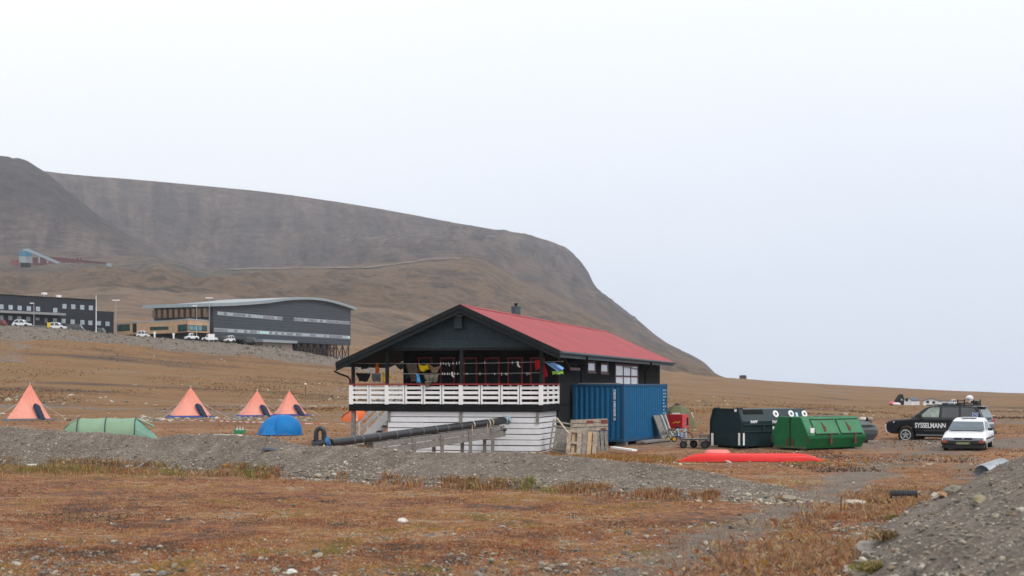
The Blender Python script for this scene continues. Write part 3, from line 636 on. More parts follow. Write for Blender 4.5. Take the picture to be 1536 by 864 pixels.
# posts
for px_, top in ((529.5, None), (580.5, ZB), (692, ZB-.1), (812, ZB-.1)):
    u = hf.px(px_, 560, 'v', V_RAIL+.1).x; t_ = roofz(u)-.25 if top is None else top
    MB().box(u-.065, u+.065, V_RAIL+.06, V_RAIL+.19, FZ, t_).build('veranda_post', M_DARK, house, bevel=.008)
u = hf.px(526.5, 560, 'v', V_RAIL+.35).x; dp = MB(); dp.tube([(u-.55, V_RAIL-.2, roofz(u-.5)-.32), (u-.45, V_RAIL+.1, roofz(u-.5)-.42), (u-.10, V_RAIL+.25, ZL-.62), (u-.02, V_RAIL+.3, ZL-.75), (u-.02, V_RAIL+.3, FZ-.1)], .04, 8); dp.build('downpipe', M_DARK2, house, smooth=True)
# railing: white posts, panels of four boards, red cap
RT = hf.px(690, 577, 'v', V_RAIL).z
div = [(527, 'w'), (554, 'd'), (580.5, 'w'), (607.5, 'd'), (635, 'd'), (663, 'd'), (691.5, 'w'), (721, 'd'), (751, 'd'), (779.5, 'd'), (811.5, 'w')]
us = [hf.px(p_[0], 590, 'v', V_RAIL-.03).x for p_ in div]
for (pp, kd), u in zip(div, us):
    if kd == 'w': MB().box(u-.085, u+.085, V_RAIL-.10, V_RAIL+.04, FZ-.0, RT-.01).build('rail_post', M_WHITE, house, bevel=.006)
    else:
        mb = MB(); mb.box(u-.085, u-.022, V_RAIL-.075, V_RAIL+.02, FZ+.02, RT-.02); mb.box(u+.022, u+.085, V_RAIL-.075, V_RAIL+.02, FZ+.02, RT-.02); mb.build('rail_post', M_WHITE, house)
H_ = RT-FZ-.03
def boards(mb, a, b, axis, pos):
    for k in range(4):
        z0 = FZ+.035+H_*k/4*1.0; hgt = H_/4*(.42 if k == 0 else .60)
        if axis == 'u': mb.box(a, b, pos-.015, pos+.015, z0, z0+hgt)
        else: mb.box(pos-.015, pos+.015, a, b, z0, z0+hgt)
for i in range(len(us)-1):
    mb = MB(); boards(mb, us[i]+.086, us[i+1]-.086, 'u', V_RAIL-.03); mb.build('rail_panel', M_WHITE, house)
vs_ = [V_RAIL+.05, V_RAIL+1.1, V_RAIL+2.15, V_BACK-.05]
for i in range(3):
    mb = MB(); boards(mb, vs_[i], vs_[i+1], 'v', us[-1]+.02)
    mb.box(us[-1]-.0, us[-1]+.07, vs_[i+1]-.07, vs_[i+1]-.004, FZ+.02, RT-.02); mb.build('rail_panel', M_WHITE, house)
mb = MB(); boards(mb, V_RAIL+.05, V_BACK+1.2, 'v', us[0]); mb.build('rail_panel', M_WHITE, house)
cap = MB(); cap.box(us[0]-.09, us[-1]+.10, V_RAIL-.12, V_RAIL+.06, RT-.008, RT+.045); cap.box(us[-1]-.05, us[-1]+.10, V_RAIL+.06, V_BACK-.02, RT-.008, RT+.045); cap.box(us[0]-.07, us[0]+.07, V_RAIL+.06, V_BACK+1.2, RT-.008, RT+.045)
cap.build('rail_cap', M_RED, house)
# walls of the cabin body
ubl = hf.px(605, 560, 'v', V_BACK).x
wl = MB()
zt = ZB+.02
wl.box(ubl, U_R-.02, V_BACK, V_BACK+.12, HZ0-.3, zt)
wl.box(ubl, ubl+.12, V_BACK+.12, LEN-.5, HZ0-.3, roofz(ubl)-TH)
prof = [(ubl, LEN-.5, HZ0-.6), (U_R-.02, LEN-.5, HZ0-.6), (U_R-.02, LEN-.5, roofz(U_R)-TH), (UR, LEN-.5, ZR-TH), (ubl, LEN-.5, roofz(ubl)-TH)]
wl.prism(prof, (0, .12, 0)); wl.build('wall', M_DARK2, house)
sw = MB(); zt = roofz(U_R)-TH                        # right side: vertical boards
v = V_BACK
while v < LEN-.45:
    sw.box(U_R-.06, U_R, v, v+.135, HZ0-.5, zt); sw.box(U_R-.06, U_R+.032, v+.135, v+.18, HZ0-.5, zt); v += .18
sw.build('side_wall', M_CLAD, house)
# doors on the veranda
for a, b in ((627, 648.5), (660, 682), (695, 716), (727, 749.5), (761, 784), (795, 817)):
    p0, p1 = hf.px(a, 536, 'v', V_BACK-.05), hf.px(b, 536, 'v', V_BACK-.05); z1 = p0.z; w = .075
    d = MB().box(p0.x+w, p1.x-w, V_BACK-.035, V_BACK-.004, FZ, z1-w).build('door', M_DARK, house)
    f = MB(); f.box(p0.x, p0.x+w, V_BACK-.06, V_BACK-.003, FZ, z1); f.box(p1.x-w, p1.x, V_BACK-.06, V_BACK-.003, FZ, z1); f.box(p0.x+w, p1.x-w, V_BACK-.06, V_BACK-.003, z1-w, z1)
    f.build('door_frame', M_RED, d)
    zc = FZ + .78
    MB().box(p0.x+w+.03, p0.x+w+.09, V_BACK-.06, V_BACK-.036, zc-.07, zc+.08).box(p0.x+w+.045, p0.x+w+.16, V_BACK-.085, V_BACK-.065, zc-.01, zc+.015).build('handle', M_STEEL, d)
# windows of the side wall
def side_win(x0, x1, y0, y1, panes, tilt=0):
    a, b = hf.px(x0, (y0+y1)/2, 'u', U_R+.04).y, hf.px(x1, (y0+y1)/2, 'u', U_R+.04).y
    zt_, zb_ = hf.px(x0, y0, 'u', U_R+.04).z, hf.px(x0, y1, 'u', U_R+.04).z
    w = MB(); fw = .10 if panes == 1 else .12; u0, u1 = U_R-.02, U_R+.06
    w.box(u0, u1, a, b, zt_-fw, zt_); w.box(u0, u1, a, b, zb_, zb_+fw)
    L = (b-a)
    for k in range(panes+1):
        y = a + (L-fw*1.6)*k/panes; w.box(u0, u1+.001, y, y+fw*1.6, zb_+fw, zt_-fw)
    if panes > 1: w.box(u0, u1-.01, a+.1, b-.1, (zb_*.55+zt_*.45)-.05, (zb_*.55+zt_*.45)+.05)
    w = w.build('window', M_MAROON, house)
    MB().box(U_R+.034, U_R+.044, a+.03, b-.03, zb_+.03, zt_-.03).build('pane', M_PALEGLASS, w)
    MB().box(u1, u1+.05, a-.08, b+.08, zb_-.05, zb_-.002).build('sill', M_MAROON, w)
side_win(881, 893, 541.5, 558.5, 1); side_win(900.5, 912, 544, 560, 1); side_win(922.5, 957, 545, 580, 3)
a, b = hf.px(845.5, 546, 'u', U_R+.04).y, hf.px(861, 546, 'u', U_R+.04).y; zt_, zb_ = hf.px(846, 536, 'u', U_R).z, hf.px(846, 553.5, 'u', U_R).z
w = MB()                                             # top-hung window, pushed open
for y0, y1 in ((a, a+.12), (b-.12, b)): w.hexa([(U_R+.28, y0, zb_), (U_R+.33, y0, zb_), (U_R+.33, y1, zb_), (U_R+.28, y1, zb_), (U_R, y0, zt_), (U_R+.05, y0, zt_), (U_R+.05, y1, zt_), (U_R, y1, zt_)])
w.box(U_R+.26, U_R+.34, a, b, zb_-.05, zb_+.07); w.box(U_R, U_R+.06, a-.03, b+.03, zt_-.02, zt_+.07)
w = w.build('open_window', M_MAROON, house)
MB().hexa([(U_R+.29, a+.12, zb_+.07), (U_R+.31, a+.12, zb_+.07), (U_R+.31, b-.12, zb_+.07), (U_R+.29, b-.12, zb_+.07), (U_R+.02, a+.12, zt_-.02), (U_R+.04, a+.12, zt_-.02), (U_R+.04, b-.12, zt_-.02), (U_R+.02, b-.12, zt_-.02)]).build('pane', M_GLASS, w)
for px_ in (872, 968):
    y = hf.px(px_, 560, 'u', U_R+.08).y; y2 = hf.px(px_+9, 535, 'u', .1).y
    MB().tube([(.10, y2, ZE-.14), (.10, y2, ZE-.30), (.02, y2-.1, ZE-.40), (U_R+.12, y+.1, ZE-.62), (U_R+.07, y, ZE-.75), (U_R+.07, y, HZ0)], .05, 8).build('downpipe', M_DARK2, house, smooth=True)
# chimney behind the ridge
c = hf.px(774, 470, 'u', UR-.35); ch = MB(); zc = ZR-.4; h_ = hf.px(774, 459.5, 'u', UR-.35).z
ch.tube([(c.x, c.y, zc), (c.x, c.y, h_)], .23, 16); ch.tube([(c.x, c.y, h_-.12), (c.x, c.y, h_-.02)], .25, 16)
chm = ch.build('chimney', M_FASCIA, roof, smooth=True)
MB().tube([(c.x, c.y, h_), (c.x, c.y, h_+.10)], .06, 8).tube([(c.x, c.y, h_+.10), (c.x, c.y, h_+.14)], .12, 10).build('chimney_cowl', M_DARK2, chm)
# slatted white skirting under the veranda
us0, us1 = hf.px(582, 650, 'v', V_RAIL+.06).x, hf.px(809.5, 650, 'v', V_RAIL+.06).x
sk = MB(); nb = 8; z0 = HZ0-.15; pt = (FB-.01-z0)/nb
for k in range(nb):
    j = [0] + sorted(random.uniform(.2, .8) for _ in range(2)) + [1]
    cuts = [us0, us0+(us1-us0)*(.24 if k % 2 else .30), us0+(us1-us0)*.50, us0+(us1-us0)*(.76 if k % 3 else .70), us1]
    for a, b in zip(cuts[:-1], cuts[1:]):
        dz = random.uniform(-.006, .006); sk.box(a+.004, b-.004, V_RAIL+.05, V_RAIL+.075, z0+k*pt+.022+dz, z0+(k+1)*pt-.010+dz)
    sk.box(us1-.03, us1-.004, V_RAIL+.08, V_BACK+2.0, z0+k*pt+.03, z0+(k+1)*pt-.012)
skirt = sk.build('skirting', M_WHITE2, house)
bk = MB(); bk.box(us0+.03, us1-.05, V_RAIL+.11, V_RAIL+.14, z0, FB); bk.box(us1-.09, us1-.06, V_RAIL+.14, V_BACK+2, z0, FB); bk.box(us0+.03, us0+.06, V_RAIL+.14, V_BACK+2, z0, FB); bk.build('skirting_backing', M_DARK2, skirt)
for px_, d_ in ((583.5, .45), (691, .55), (806, .5)):
    u = hf.px(px_, 640, 'v', V_RAIL+.02).x; MB().box(u-.06, u+.06, V_RAIL+.0, V_RAIL+.048, FB-d_, FB-.004).build('skirting_stub', M_GREYWOOD, skirt)
u = hf.px(530.5, 640, 'v', V_RAIL+.1).x
MB().box(u-.08, u+.08, V_RAIL+.0, V_RAIL+.16, HZ0-.3, FB-.003).build('deck_post', M_GREYWOOD, house)
MB().box(u-.32, u+.1, V_RAIL-.05, V_RAIL+.5, HZ0-.2, HZ0+.28).build('post_footing', mat('rough_concrete', (.26, .23, .2), rough=.95, var=.25, scale=12), house, bevel=.03)
# stairs up to the deck, behind the front post
st = thing('veranda_stairs', 'white wooden stairs rising to the open left end of the veranda', 'stairs', hf.wor((-11.25, 6.3, HZ0-.02)), HR)
sl, sh = 2.1, FZ-HZ0-.05
for y in (0, 1.1):
    mb = MB(); mb.hexa([(-.25, y, 0), (.25, y, 0), (.25, y+.05, 0), (-.25, y+.05, 0), (sl-.25, y, sh), (sl+.25, y, sh), (sl+.25, y+.05, sh), (sl-.25, y+.05, sh)]); mb.build('stringer', M_WHITE, st)
    mb = MB()
    for k in range(2):
        z = .50+.42*k; mb.hexa([(-.1, y, z), (.0, y, z-.03), (.0, y+.04, z-.03), (-.1, y+.04, z), (sl-.1, y, sh+z), (sl, y, sh+z-.03), (sl, y+.04, sh+z-.03), (sl-.1, y+.04, sh+z)])
        mb.hexa([(-.1, y, z), (-.0, y, z-.03), (-.0, y+.04, z-.03), (-.1, y+.04, z), (sl-.1, y, sh+z+.11), (sl, y, sh+z+.11), (sl, y+.04, sh+z+.11), (sl-.1, y+.04, sh+z+.11)])
    for k in range(3): x = .08 + (sl-.2)*k/2; mb.box(x, x+.08, y-.012, y+.052, sh*x/sl+.0, sh*x/sl+1.05)
    mb.build('stair_rail', M_WHITE, st)
for k in range(8):
    MB().box(sl*k/8, sl*k/8+.3, .052, 1.098, sh*(k+.6)/8, sh*(k+.6)/8+.045).build('step', M_GREYWOOD, st)
# ------------------------------------------------------------------ washing on the veranda
def cloth_mat(name, c): return mat(name, c, rough=.9, var=.16, scale=7, bump=.35, bscale=9, spec=.15)
def cloth(name, label, quad, v, col, sag=.0, fold=.035, nf=3.0, group=None, cat=None, slant=0.0, waist=0.0):
    """a hanging piece; quad = four photo corners TL TR BR BL met at the plane v"""
    q = [hf.px(a, b, 'v', v + (slant if i in (1, 2) else 0)) for i, (a, b) in enumerate(quad)]
    o0 = hf.wor(q[0]); n1, n2 = 14, 9; ph = random.random()*6
    mb = MB(); rows = []
    for j in range(n2):
        t = j/(n2-1); row = []
        for i in range(n1):
            s = i/(n1-1); p = (q[0]*(1-s)+q[1]*s)*(1-t) + (q[3]*(1-s)+q[2]*s)*t
            p = p.copy(); p.z -= sag*math.sin(math.pi*s)*(1-.4*t)
            p.y += fold*(.3+.7*t)*math.sin(nf*2*math.pi*s+ph+.9*t) + .02*math.sin(7*t+ph)
            p.x += waist*(s-.5)*math.sin(math.pi*t)
            p.x += .02*math.sin(9*s+5*t+ph)*t
            p.z += .018*math.sin(11*s+ph)*t
            row.append(hf.wor(p)-o0)
        rows.append(row)
    mb.loft(rows, closed=False, caps=False)
    o = mb.build(name, cloth_mat('cloth_'+name+'_%02d' % len(MATS), col), None, smooth=True, angle=180); o.location = o0
    s = o.modifiers.new('thickness', 'SOLIDIFY'); s.thickness = .012
    tag(o, label, cat or name.replace('_', ' '), group); return o
VL = V_RAIL + .55
WG = 'washing hung on the veranda lines'
cloth('shorts', 'black shorts hanging at the far left end of the veranda line', [(533.5, 559.5), (556.5, 560), (552, 573), (539.5, 572)], VL, (.012, .014, .018), fold=.02, group=WG)
cloth('cloth', 'grey cloth hanging between the black shorts and the yellow strip', [(557.5, 560), (571.5, 560), (570.5, 572.5), (558.5, 572)], VL, (.13, .125, .13), group=WG)
cloth('cloth', 'yellow strip of cloth hanging just left of the second veranda post', [(572, 557), (577.5, 559), (578, 573.5), (575, 573.5)], VL+.1, (.75, .45, .02), fold=.02, nf=1, group=WG)
cloth('cloth', 'lemon yellow cloth hanging just right of the second veranda post', [(582, 557), (585, 558), (586.5, 566), (582, 570)], VL+.1, (.7, .56, .05), fold=.02, nf=1, group=WG)
cloth('cloth', 'narrow bright orange cloth high on the line left of the second post', [(565, 544), (567.5, 544.5), (569, 560), (562.5, 560)], VL+.25, (.75, .16, .02), fold=.03, nf=1.5, group=WG)
cloth('cloth', 'dark olive bundle of cloth hanging high above the black shorts', [(541, 546), (552.5, 546), (553, 552.5), (543, 554)], VL+.4, (.028, .028, .016), fold=.05, group=WG)
cloth('jacket', 'grey patterned jacket hanging in the gap left of the wall corner', [(590, 545), (605, 543.5), (605.5, 553), (599, 554.5)], V_BACK-.6, (.12, .125, .135), fold=.06, group=WG)
cloth('towel', 'brown towel hanging on a slant left of the bright yellow cloth', [(609.5, 545.5), (625, 545.5), (627, 561), (613, 561.5)], VL+.25, (.115, .085, .068), fold=.03, group=WG)
cloth('cloth', 'bright yellow cloth bunched between the brown towel and the tan cloth', [(627, 546), (642, 546.5), (644, 553), (631, 558)], VL+.25, (.78, .52, .01), fold=.05, sag=.06, group=WG)
cloth('cloth', 'tan cloth pinned at two corners and sagging beside the bright yellow cloth', [(642, 545), (662, 547), (659, 555.5), (648, 558)], VL+.25, (.27, .19, .105), fold=.05, sag=.14, group=WG)
cloth('cloth', 'black cloth hanging low under the brown towel', [(607, 561), (620, 561.5), (619, 566.5), (609, 567)], VL+.05, (.014, .014, .018), fold=.03, group=WG)
cloth('cloth', 'dark brown cloth hanging behind the light blue strip', [(615.5, 563), (626, 563), (626, 572.5), (617, 572.5)], VL+.05, (.085, .065, .06), fold=.03, group=WG)
cloth('cloth', 'narrow light blue strip of cloth at the railing', [(624.5, 561), (628.5, 562), (632, 574.5), (626, 574.5)], VL-.1, (.06, .34, .66), fold=.02, nf=1, group=WG)
cloth('towel', 'large grey green towel hanging down over the red rail cap', [(635, 562), (657.5, 562), (655, 573), (640, 575)], VL-.25, (.135, .125, .10), fold=.05, group=WG)
cloth('towel', 'long grey green towel end falling over the white railing', [(637.5, 572), (648, 572), (643.5, 580), (640, 582)], V_RAIL-.18, (.125, .115, .092), fold=.03, nf=1, group=WG)
cloth('jacket', 'red jacket hanging left of the last veranda post', [(803, 540.5), (810, 540.5), (814, 551), (803.5, 556)], VL-.25, (.52, .012, .02), fold=.06, nf=2, group=WG)
cloth('cloth', 'red cloth hanging low right of the last veranda post', [(814.5, 549), (817.5, 549), (822, 564), (816, 567)], VL-.2, (.45, .01, .03), fold=.04, nf=1.5, group=WG)
cloth('towel', 'pale blue towel blown out by the wind beyond the last post', [(814.5, 541.5), (831, 543.5), (846, 552.5), (836, 557.5)], VL-.2, (.22, .42, .74), fold=.09, nf=1.6, sag=.05, group=WG)
cloth('cloth', 'lime green cloth under the pale blue towel', [(828, 557), (844, 556), (845.5, 561), (829, 561.5)], VL-.15, (.32, .60, .10), fold=.05, nf=1.5, group=WG)
M_SOCK = cloth_mat('white_knit', (.72, .70, .66)); M_LINE = mat('grey_cord', (.45, .43, .40), rough=.8); M_PEG = mat('pale_plastic', (.62, .62, .62), rough=.5)
def sock(label, x, y, s=1.0):
    p = hf.px(x, y, 'v', VL); o0 = hf.wor(p); mb = MB()
    mb.tube([(0, 0, 0), (.01, 0, -.10*s), (.02, .0, -.17*s), (.07*s, -.01, -.22*s), (.11*s, -.02, -.25*s)], [.04, .042, .045, .04, .02], 8)
    o = mb.build('sock', M_SOCK, None, smooth=True, angle=180); o.location = o0; tag(o, label, 'sock', WG)
sock('white sock hanging high in the fifth red framed doorway', 776.5, 542.2)
sock('pinkish white sock on the lower line left of the middle post', 678, 558, .9)
def line(name, label, px0, y0, px1, y1, v, sag=.05):
    a, b = hf.px(px0, y0, 'v', v), hf.px(px1, y1, 'v', v)
    pts = [hf.wor(a*(1-t)+b*t - Vector((0, 0, sag*math.sin(math.pi*t)))) for t in [k/16 for k in range(17)]]
    mb = MB(); mb.tube([p - pts[0] for p in pts], .009, 5); o = mb.build(name, M_LINE, None, smooth=True); o.location = pts[0]; tag(o, label, 'clothesline'); return o
line('clothesline', 'upper clothesline strung high across the veranda', 531, 545, 845, 542, VL)
line('clothesline', 'lower clothesline strung across the veranda doorways', 531, 559.5, 812, 559, VL)
pegs = [(661, 544.5), (665, 544), (669, 545), (672.5, 544), (674, 546.5), (679.5, 544), (685, 543.5), (689, 543), (664, 559.6), (667, 559.8), (671.5, 559.5), (674.5, 560), (682, 559.7), (686.5, 559.6), (700.5, 559.6), (742, 559.9), (752.5, 560), (758.5, 559.8), (760.5, 560), (768.5, 543), (790.5, 559.6), (793.5, 559.6), (727, 543), (720, 559.6)]
for i, (x, y) in enumerate(pegs):
    if i == 0:
        peg = MB().box(-.012, .012, -.012, .012, -.07, .035).box(-.016, .016, -.016, .016, -.045, -.01).build('clothes_peg', M_PEG)
        tag(peg, 'small pale clothes peg clipped on a veranda clothesline', 'clothes peg', 'pegs on the veranda clotheslines'); o = peg
    else:
        o = peg.copy(); COL.objects.link(o)
    o.location = hf.wor(hf.px(x, y+.4, 'v', VL)); o.scale = (1, 1, .8+random.random()*.4)
# ------------------------------------------------------------------ blue shipping container
M_BLUE = mat('blue_container_paint', (.006, .098, .225), rough=.55, var=.14, scale=3, spec=.2, dirt=(.012, .075, .16, .62), dscale=1.2)
M_BLUE_D = mat('dark_blue_paint', (.005, .060, .140), rough=.55, var=.2, scale=4)
M_LETTER = mat('white_lettering', (.80, .82, .84), rough=.6, var=.03)
CO = Vector(((936-CX)/F*63, 63, -.02)); CR = -R(24.6)
cf = Fr(CO, CR)
cont = thing('shipping_container', 'blue corrugated steel shipping container beside the black cabin', 'container', CO, CR)
CL, CW, CH = cf.px(1001, 600, 'u', 0).y, 2.44, 2.60
CW = -cf.px(858.5, 600, 'v', 0).x
def corr(n0, n1, pitch, depth):
    pts = []; x = n0
    while x < n1-1e-6:
        for f_, d_ in ((0, 0), (.28, 0), (.5, -depth), (.78, -depth)):
            if x+f_*pitch < n1: pts.append((x+f_*pitch, d_))
        x += pitch
    pts.append((n1, 0)); return pts
def sheet(mb, pts, fn, z0, z1):
    mb.loft([[fn(a, b, z0) for a, b in pts], [fn(a, b, z1) for a, b in pts]], closed=False, caps=False)
mb = MB(); sheet(mb, corr(.1, CL-.1, .275, .04), lambda a, b, z: (b-.02, a, z), .14, CH-.10)
sheet(mb, corr(.1, CL-.1, .275, .04), lambda a, b, z: (-CW+.02-b, a, z), .14, CH-.10); mb.build('side_wall', M_BLUE, cont)
mb = MB(); sheet(mb, corr(-CW+.1, -.1, .25, .045), lambda a, b, z: (a, .03-b, z), .14, CH-.10); mb.build('end_wall', M_BLUE, cont)
mb = MB(); mb.box(-CW+.1, -.1, CL-.05, CL-.02, .12, CH-.1); mb.build('door', M_BLUE, cont)
MB().box(-CW+.05, -.05, .05, CL-.05, CH-.05, CH-.02).build('roof', mat('container_roof', (.10, .17, .24), rough=.6, var=.3, scale=1), cont)
fr = MB()
for x in (-CW, -.11):
    for y in (0, CL-.11): fr.box(x, x+.11, y, y+.11, .118, CH-.118)
for z0, z1 in ((.02, .14), (CH-.1, CH-.012)):
    fr.box(-CW+.16, -.16, .004, .07, z0, z1); fr.box(-CW+.16, -.16, CL-.07, CL-.004, z0, z1)
    fr.box(-CW+.004, -CW+.07, .16, CL-.16, z0, z1); fr.box(-.07, -.004, .16, CL-.16, z0, z1)
fr.build('frame', M_BLUE_D, cont, bevel=.006)
for x in (-CW-.006, -.162):
    for y in (-.006, CL-.172):
        for z in (0, CH-.118): MB().box(x, x+.168, y, y+.178, z, z+.118).build('corner_casting', M_BLUE_D, cont, bevel=.012)
mb = MB()                                            # upright rows of white stencilled characters
zt_ = cf.px(921.5, 584, 'v', 0).z; zb_ = cf.px(921.5, 629.5, 'v', 0).z; x = cf.px(922, 600, 'v', 0).x
for k in range(11):
    z = zt_ - (zt_-zb_)*(k+.5)/11.6 - (.05 if k > 3 else 0) - (.05 if k > 9 else 0); w, h_, t_ = .042, .052, .02
    mb.box(x-w, x-w+t_, -.012, -.006, z-h_, z+h_); mb.box(x+w-t_, x+w, -.012, -.006, z-h_, z+h_); mb.box(x-w+t_, x+w-t_, -.012, -.006, z+h_-t_, z+h_)
    if k % 3: mb.box(x-w+t_, x+w-t_, -.012, -.006, z-h_, z-h_+t_)
    if k % 2: mb.box(x-w+t_, x+w-t_, -.012, -.006, z-.01, z+.012)
mb.build('lettering', M_LETTER, cont)
mb = MB(); M_FAINT = mat('faded_lettering', (.22, .36, .48), rough=.6)
for px_ in (995.2, 998):
    y = cf.px(px_, 600, 'u', 0).y
    for k in range(9):
        if px_ > 996 and k in (3, 4, 6): continue
        z = 2.25 - .155*k; mb.box(.006, .010, y-.10, y+.10, z, z+.07)
mb.build('lettering', M_FAINT, cont)
MB().box(-CW+.25, -.35, .12, .5, CH-.018, CH+.04).build('roof_plank', M_GREYWOOD, cont)
# timber under the container
def plank(name, label, a, b, w, h, m, cat='plank', group=None):
    a, b = Vector(a), Vector(b); c = (a+b)/2; mb = MB(); mb.beam(a-c, b-c, w, h); o = mb.build(name, m, None, bevel=.005); o.location = c; tag(o, label, cat, group); return o
for t, lab in ((.4, 'square timber block under the near corner of the blue container'), (CL-.4, 'square timber block under the far corner of the blue container')):
    p = cf.wor((-.25, t, -.09)); b = MB().box(-.25, .25, -.1, .1, -.16, .085).build('timber_block', M_GREYWOOD, None, bevel=.01); b.location = p; b.rotation_euler = (0, 0, CR); tag(b, lab, 'timber block', 'blocks under the blue container')
p = cf.wor((-2.1, .4, -.09)); b = MB().box(-.25, .25, -.1, .1, -.16, .085).build('timber_block', M_GREYWOOD, None, bevel=.01); b.location = p; b.rotation_euler = (0, 0, CR); tag(b, 'square timber block under the container behind the leaning pallets', 'timber block', 'blocks under the blue container')
M_PALE = mat('pale_timber', (.52, .49, .44), rough=.8, var=.2, scale=5)
q = on_soil(935, 58.6); plank('white_plank', 'short white painted plank lying on the ground before the blue container', P(919, 671, 59.2), P(952, 675.5, 57.5), .24, .07, M_WHITE)
a, b = cf.wor((.35, 1.2, 0)), cf.wor((.5, 4.3, 0)); a.z = float(mz(a.x, a.y)[0])+.10; b.z = float(mz(b.x, b.y)[0])+.10
plank('grey_plank', 'long grey plank lying along the foot of the blue container', a, b, .45, .09, M_GREYWOOD)
# things leaning on the container's long side
def lean(y0, y1, hgt, foot, th, name, label, m, slant=0.0, cat='board'):
    """a board leaning on the side wall: foot distance and height in container metres"""
    z0 = float(mz(*cf.wor((foot, y0, 0))[:2])[0]) - CO.z
    mb = MB(); mb.hexa([(foot, y0, z0), (foot+th, y0, z0), (foot+th, y1, z0), (foot, y1, z0), (.02, y0+slant, hgt), (.02+th, y0+slant, hgt), (.02+th, y1+slant, hgt), (.02, y1+slant, hgt)])
    c = Vector((foot, (y0+y1)/2, z0)); mb.v = [tuple(Vector(v)-c) for v in mb.v]
    o = mb.build(name, m, None); o.location = cf.wor(c); o.rotation_euler = (0, 0, CR); tag(o, label, cat); return o, z0
o, z0 = lean(3.95, 4.75, 1.12, .46, .05, 'weathered_board', 'wide grey weathered board leaning on the blue container side', M_GREYWOOD, -.12)
MB().box(.0, .05, -.35, .45, .45, .53).build('batten', M_GREYWOOD, o)
lean(4.95, 5.07, 1.14, .48, .09, 'pale_plank', 'pale narrow plank leaning just right of the wide grey board', M_PALE, -.12, 'plank')
lean(5.55, 5.67, 1.14, .42, .08, 'pale_plank', 'outermost pale plank leaning at the right end of the blue container', M_PALE, -.15, 'plank')
# ------------------------------------------------------------------ pallets before the container
M_PAL = mat('weathered_pallet_wood', (.34, .285, .225), rough=.9, var=.4, scale=7, dirt=(.17, .15, .135, .55), dscale=5, bump=.4)
M_PAL2 = mat('grey_pallet_wood', (.235, .215, .19), rough=.9, var=.35, scale=9, dirt=(.13, .12, .11, .55), dscale=5, bump=.4)
M_PAL3 = mat('fresh_pallet_wood', (.45, .31, .17), rough=.85, var=.25, scale=7)
M_MAR = mat('dull_red_stain', (.16, .045, .04), rough=.9, var=.3, scale=12)
def leaner(name, label, cat, px0, px1, py, d, hgt, tilt, roll, rz, builder, sink=.06):
    a, b = P(px0, py, d), P(px1, py, d); w = (b-a).length; c = (a+b)/2; c.z = float(mz(c.x, c.y)[0]) - sink
    t = thing(name, label, cat, c); t.rotation_euler = (-R(tilt), R(roll), rz); builder(t, w, hgt); return t
def pallet(t, w, h):
    nb = 6; bw = w/nb
    for k in range(nb):
        x = -w/2 + bw*k + (bw*.06); m = [M_PAL, M_PAL3, M_PAL, M_PAL2, M_PAL3, M_PAL][k]
        if k in (1,):
            MB().box(x, x+bw*.62, .10, .12, .03, h-.03).build('deck_board', m, t, bevel=.004)
        else: MB().box(x, x+bw*.80, -.022, 0, random.uniform(0, .02), h-random.uniform(0, .03)).build('deck_board', m, t, bevel=.004)
    for z in (.0, h/2-.06, h-.11):
        MB().box(-w/2+.01, w/2-.01, .002, .022, z, z+.11).build('cross_board', M_PAL, t, bevel=.004)
        for x in (-w/2+.01, -.07, w/2-.15): MB().box(x, x+.14, .024, .098, z+.01, z+.10).build('block', M_PAL2, t)
    for k in range(4): MB().box(-w/2+.25*w*k+.03, -w/2+.25*w*k+.15, .122, .14, 0, h).build('deck_board', M_PAL2, t)
leaner('wooden_pallet', 'pale wooden pallet with one orange board, foremost of the leaning pallets', 'pallet', 848, 895, 680, 58.6, 1.07, 14, 5, R(4), pallet)
def crate_side(t, w, h):
    nb = 9
    for k in range(nb): x = -w/2+w*k/nb; MB().box(x+.01, x+w/nb-.03, -.02, 0, .0, h*.62-random.uniform(0, .03)).build('upright_board', M_PAL2, t)
    for k in range(3): z = h*.62+.02+k*.175; MB().box(-w/2, w/2, -.024, 0, z, z+.15).build('top_board', M_PAL, t, bevel=.004)
    for z in (.1, h*.5): MB().box(-w/2+.02, w/2-.02, .002, .09, z, z+.09).build('rail', M_PAL2, t)
    mb = MB(); mb.box(-.07*w, .11*w, -.03, -.025, h*.62+.33, h*.62+.46); mb.box(.32*w, .5*w-.01, -.03, -.025, h*.62+.30, h*.62+.47); mb.box(.30*w, .44*w, -.03, -.025, h*.62+.03, h*.62+.12); mb.build('red_stain', M_MAR, t)
leaner('crate_side', 'large grey crate side with red stains leaning behind the pale pallet', 'crate side', 858, 914, 677, 60.3, 1.46, 10, -2, R(3), crate_side)
def gate(t, w, h):
    for x in (-w/2, w/2-.07): MB().box(x, x+.07, -.03, .03, 0, h).build('stile', M_PAL2, t, bevel=.004)
    for z in (.22, h-.3, h-.12): MB().box(-w/2+.07, w/2-.07, -.025, .02, z, z+.06).build('rail', M_PAL2, t)
    for k in range(5): x = -w/2+.16+(w-.3)*k/5; MB().box(x, x+.10, .022, .04, .12, h-.32).build('slat', M_PAL2, t)
leaner('slatted_frame', 'grey slatted wooden frame leaning left of the pallets', 'wooden frame', 822, 852, 678, 59.2, 1.48, 13, 9, R(2), gate)
plank('pale_stick', 'pale square stick leaning across the grey slatted frame', P(835, 627, 59.0), P(853, 650, 58.5), .055, .055, mat('pale_stick_wood', (.55, .46, .33), rough=.8, var=.15), 'stick')
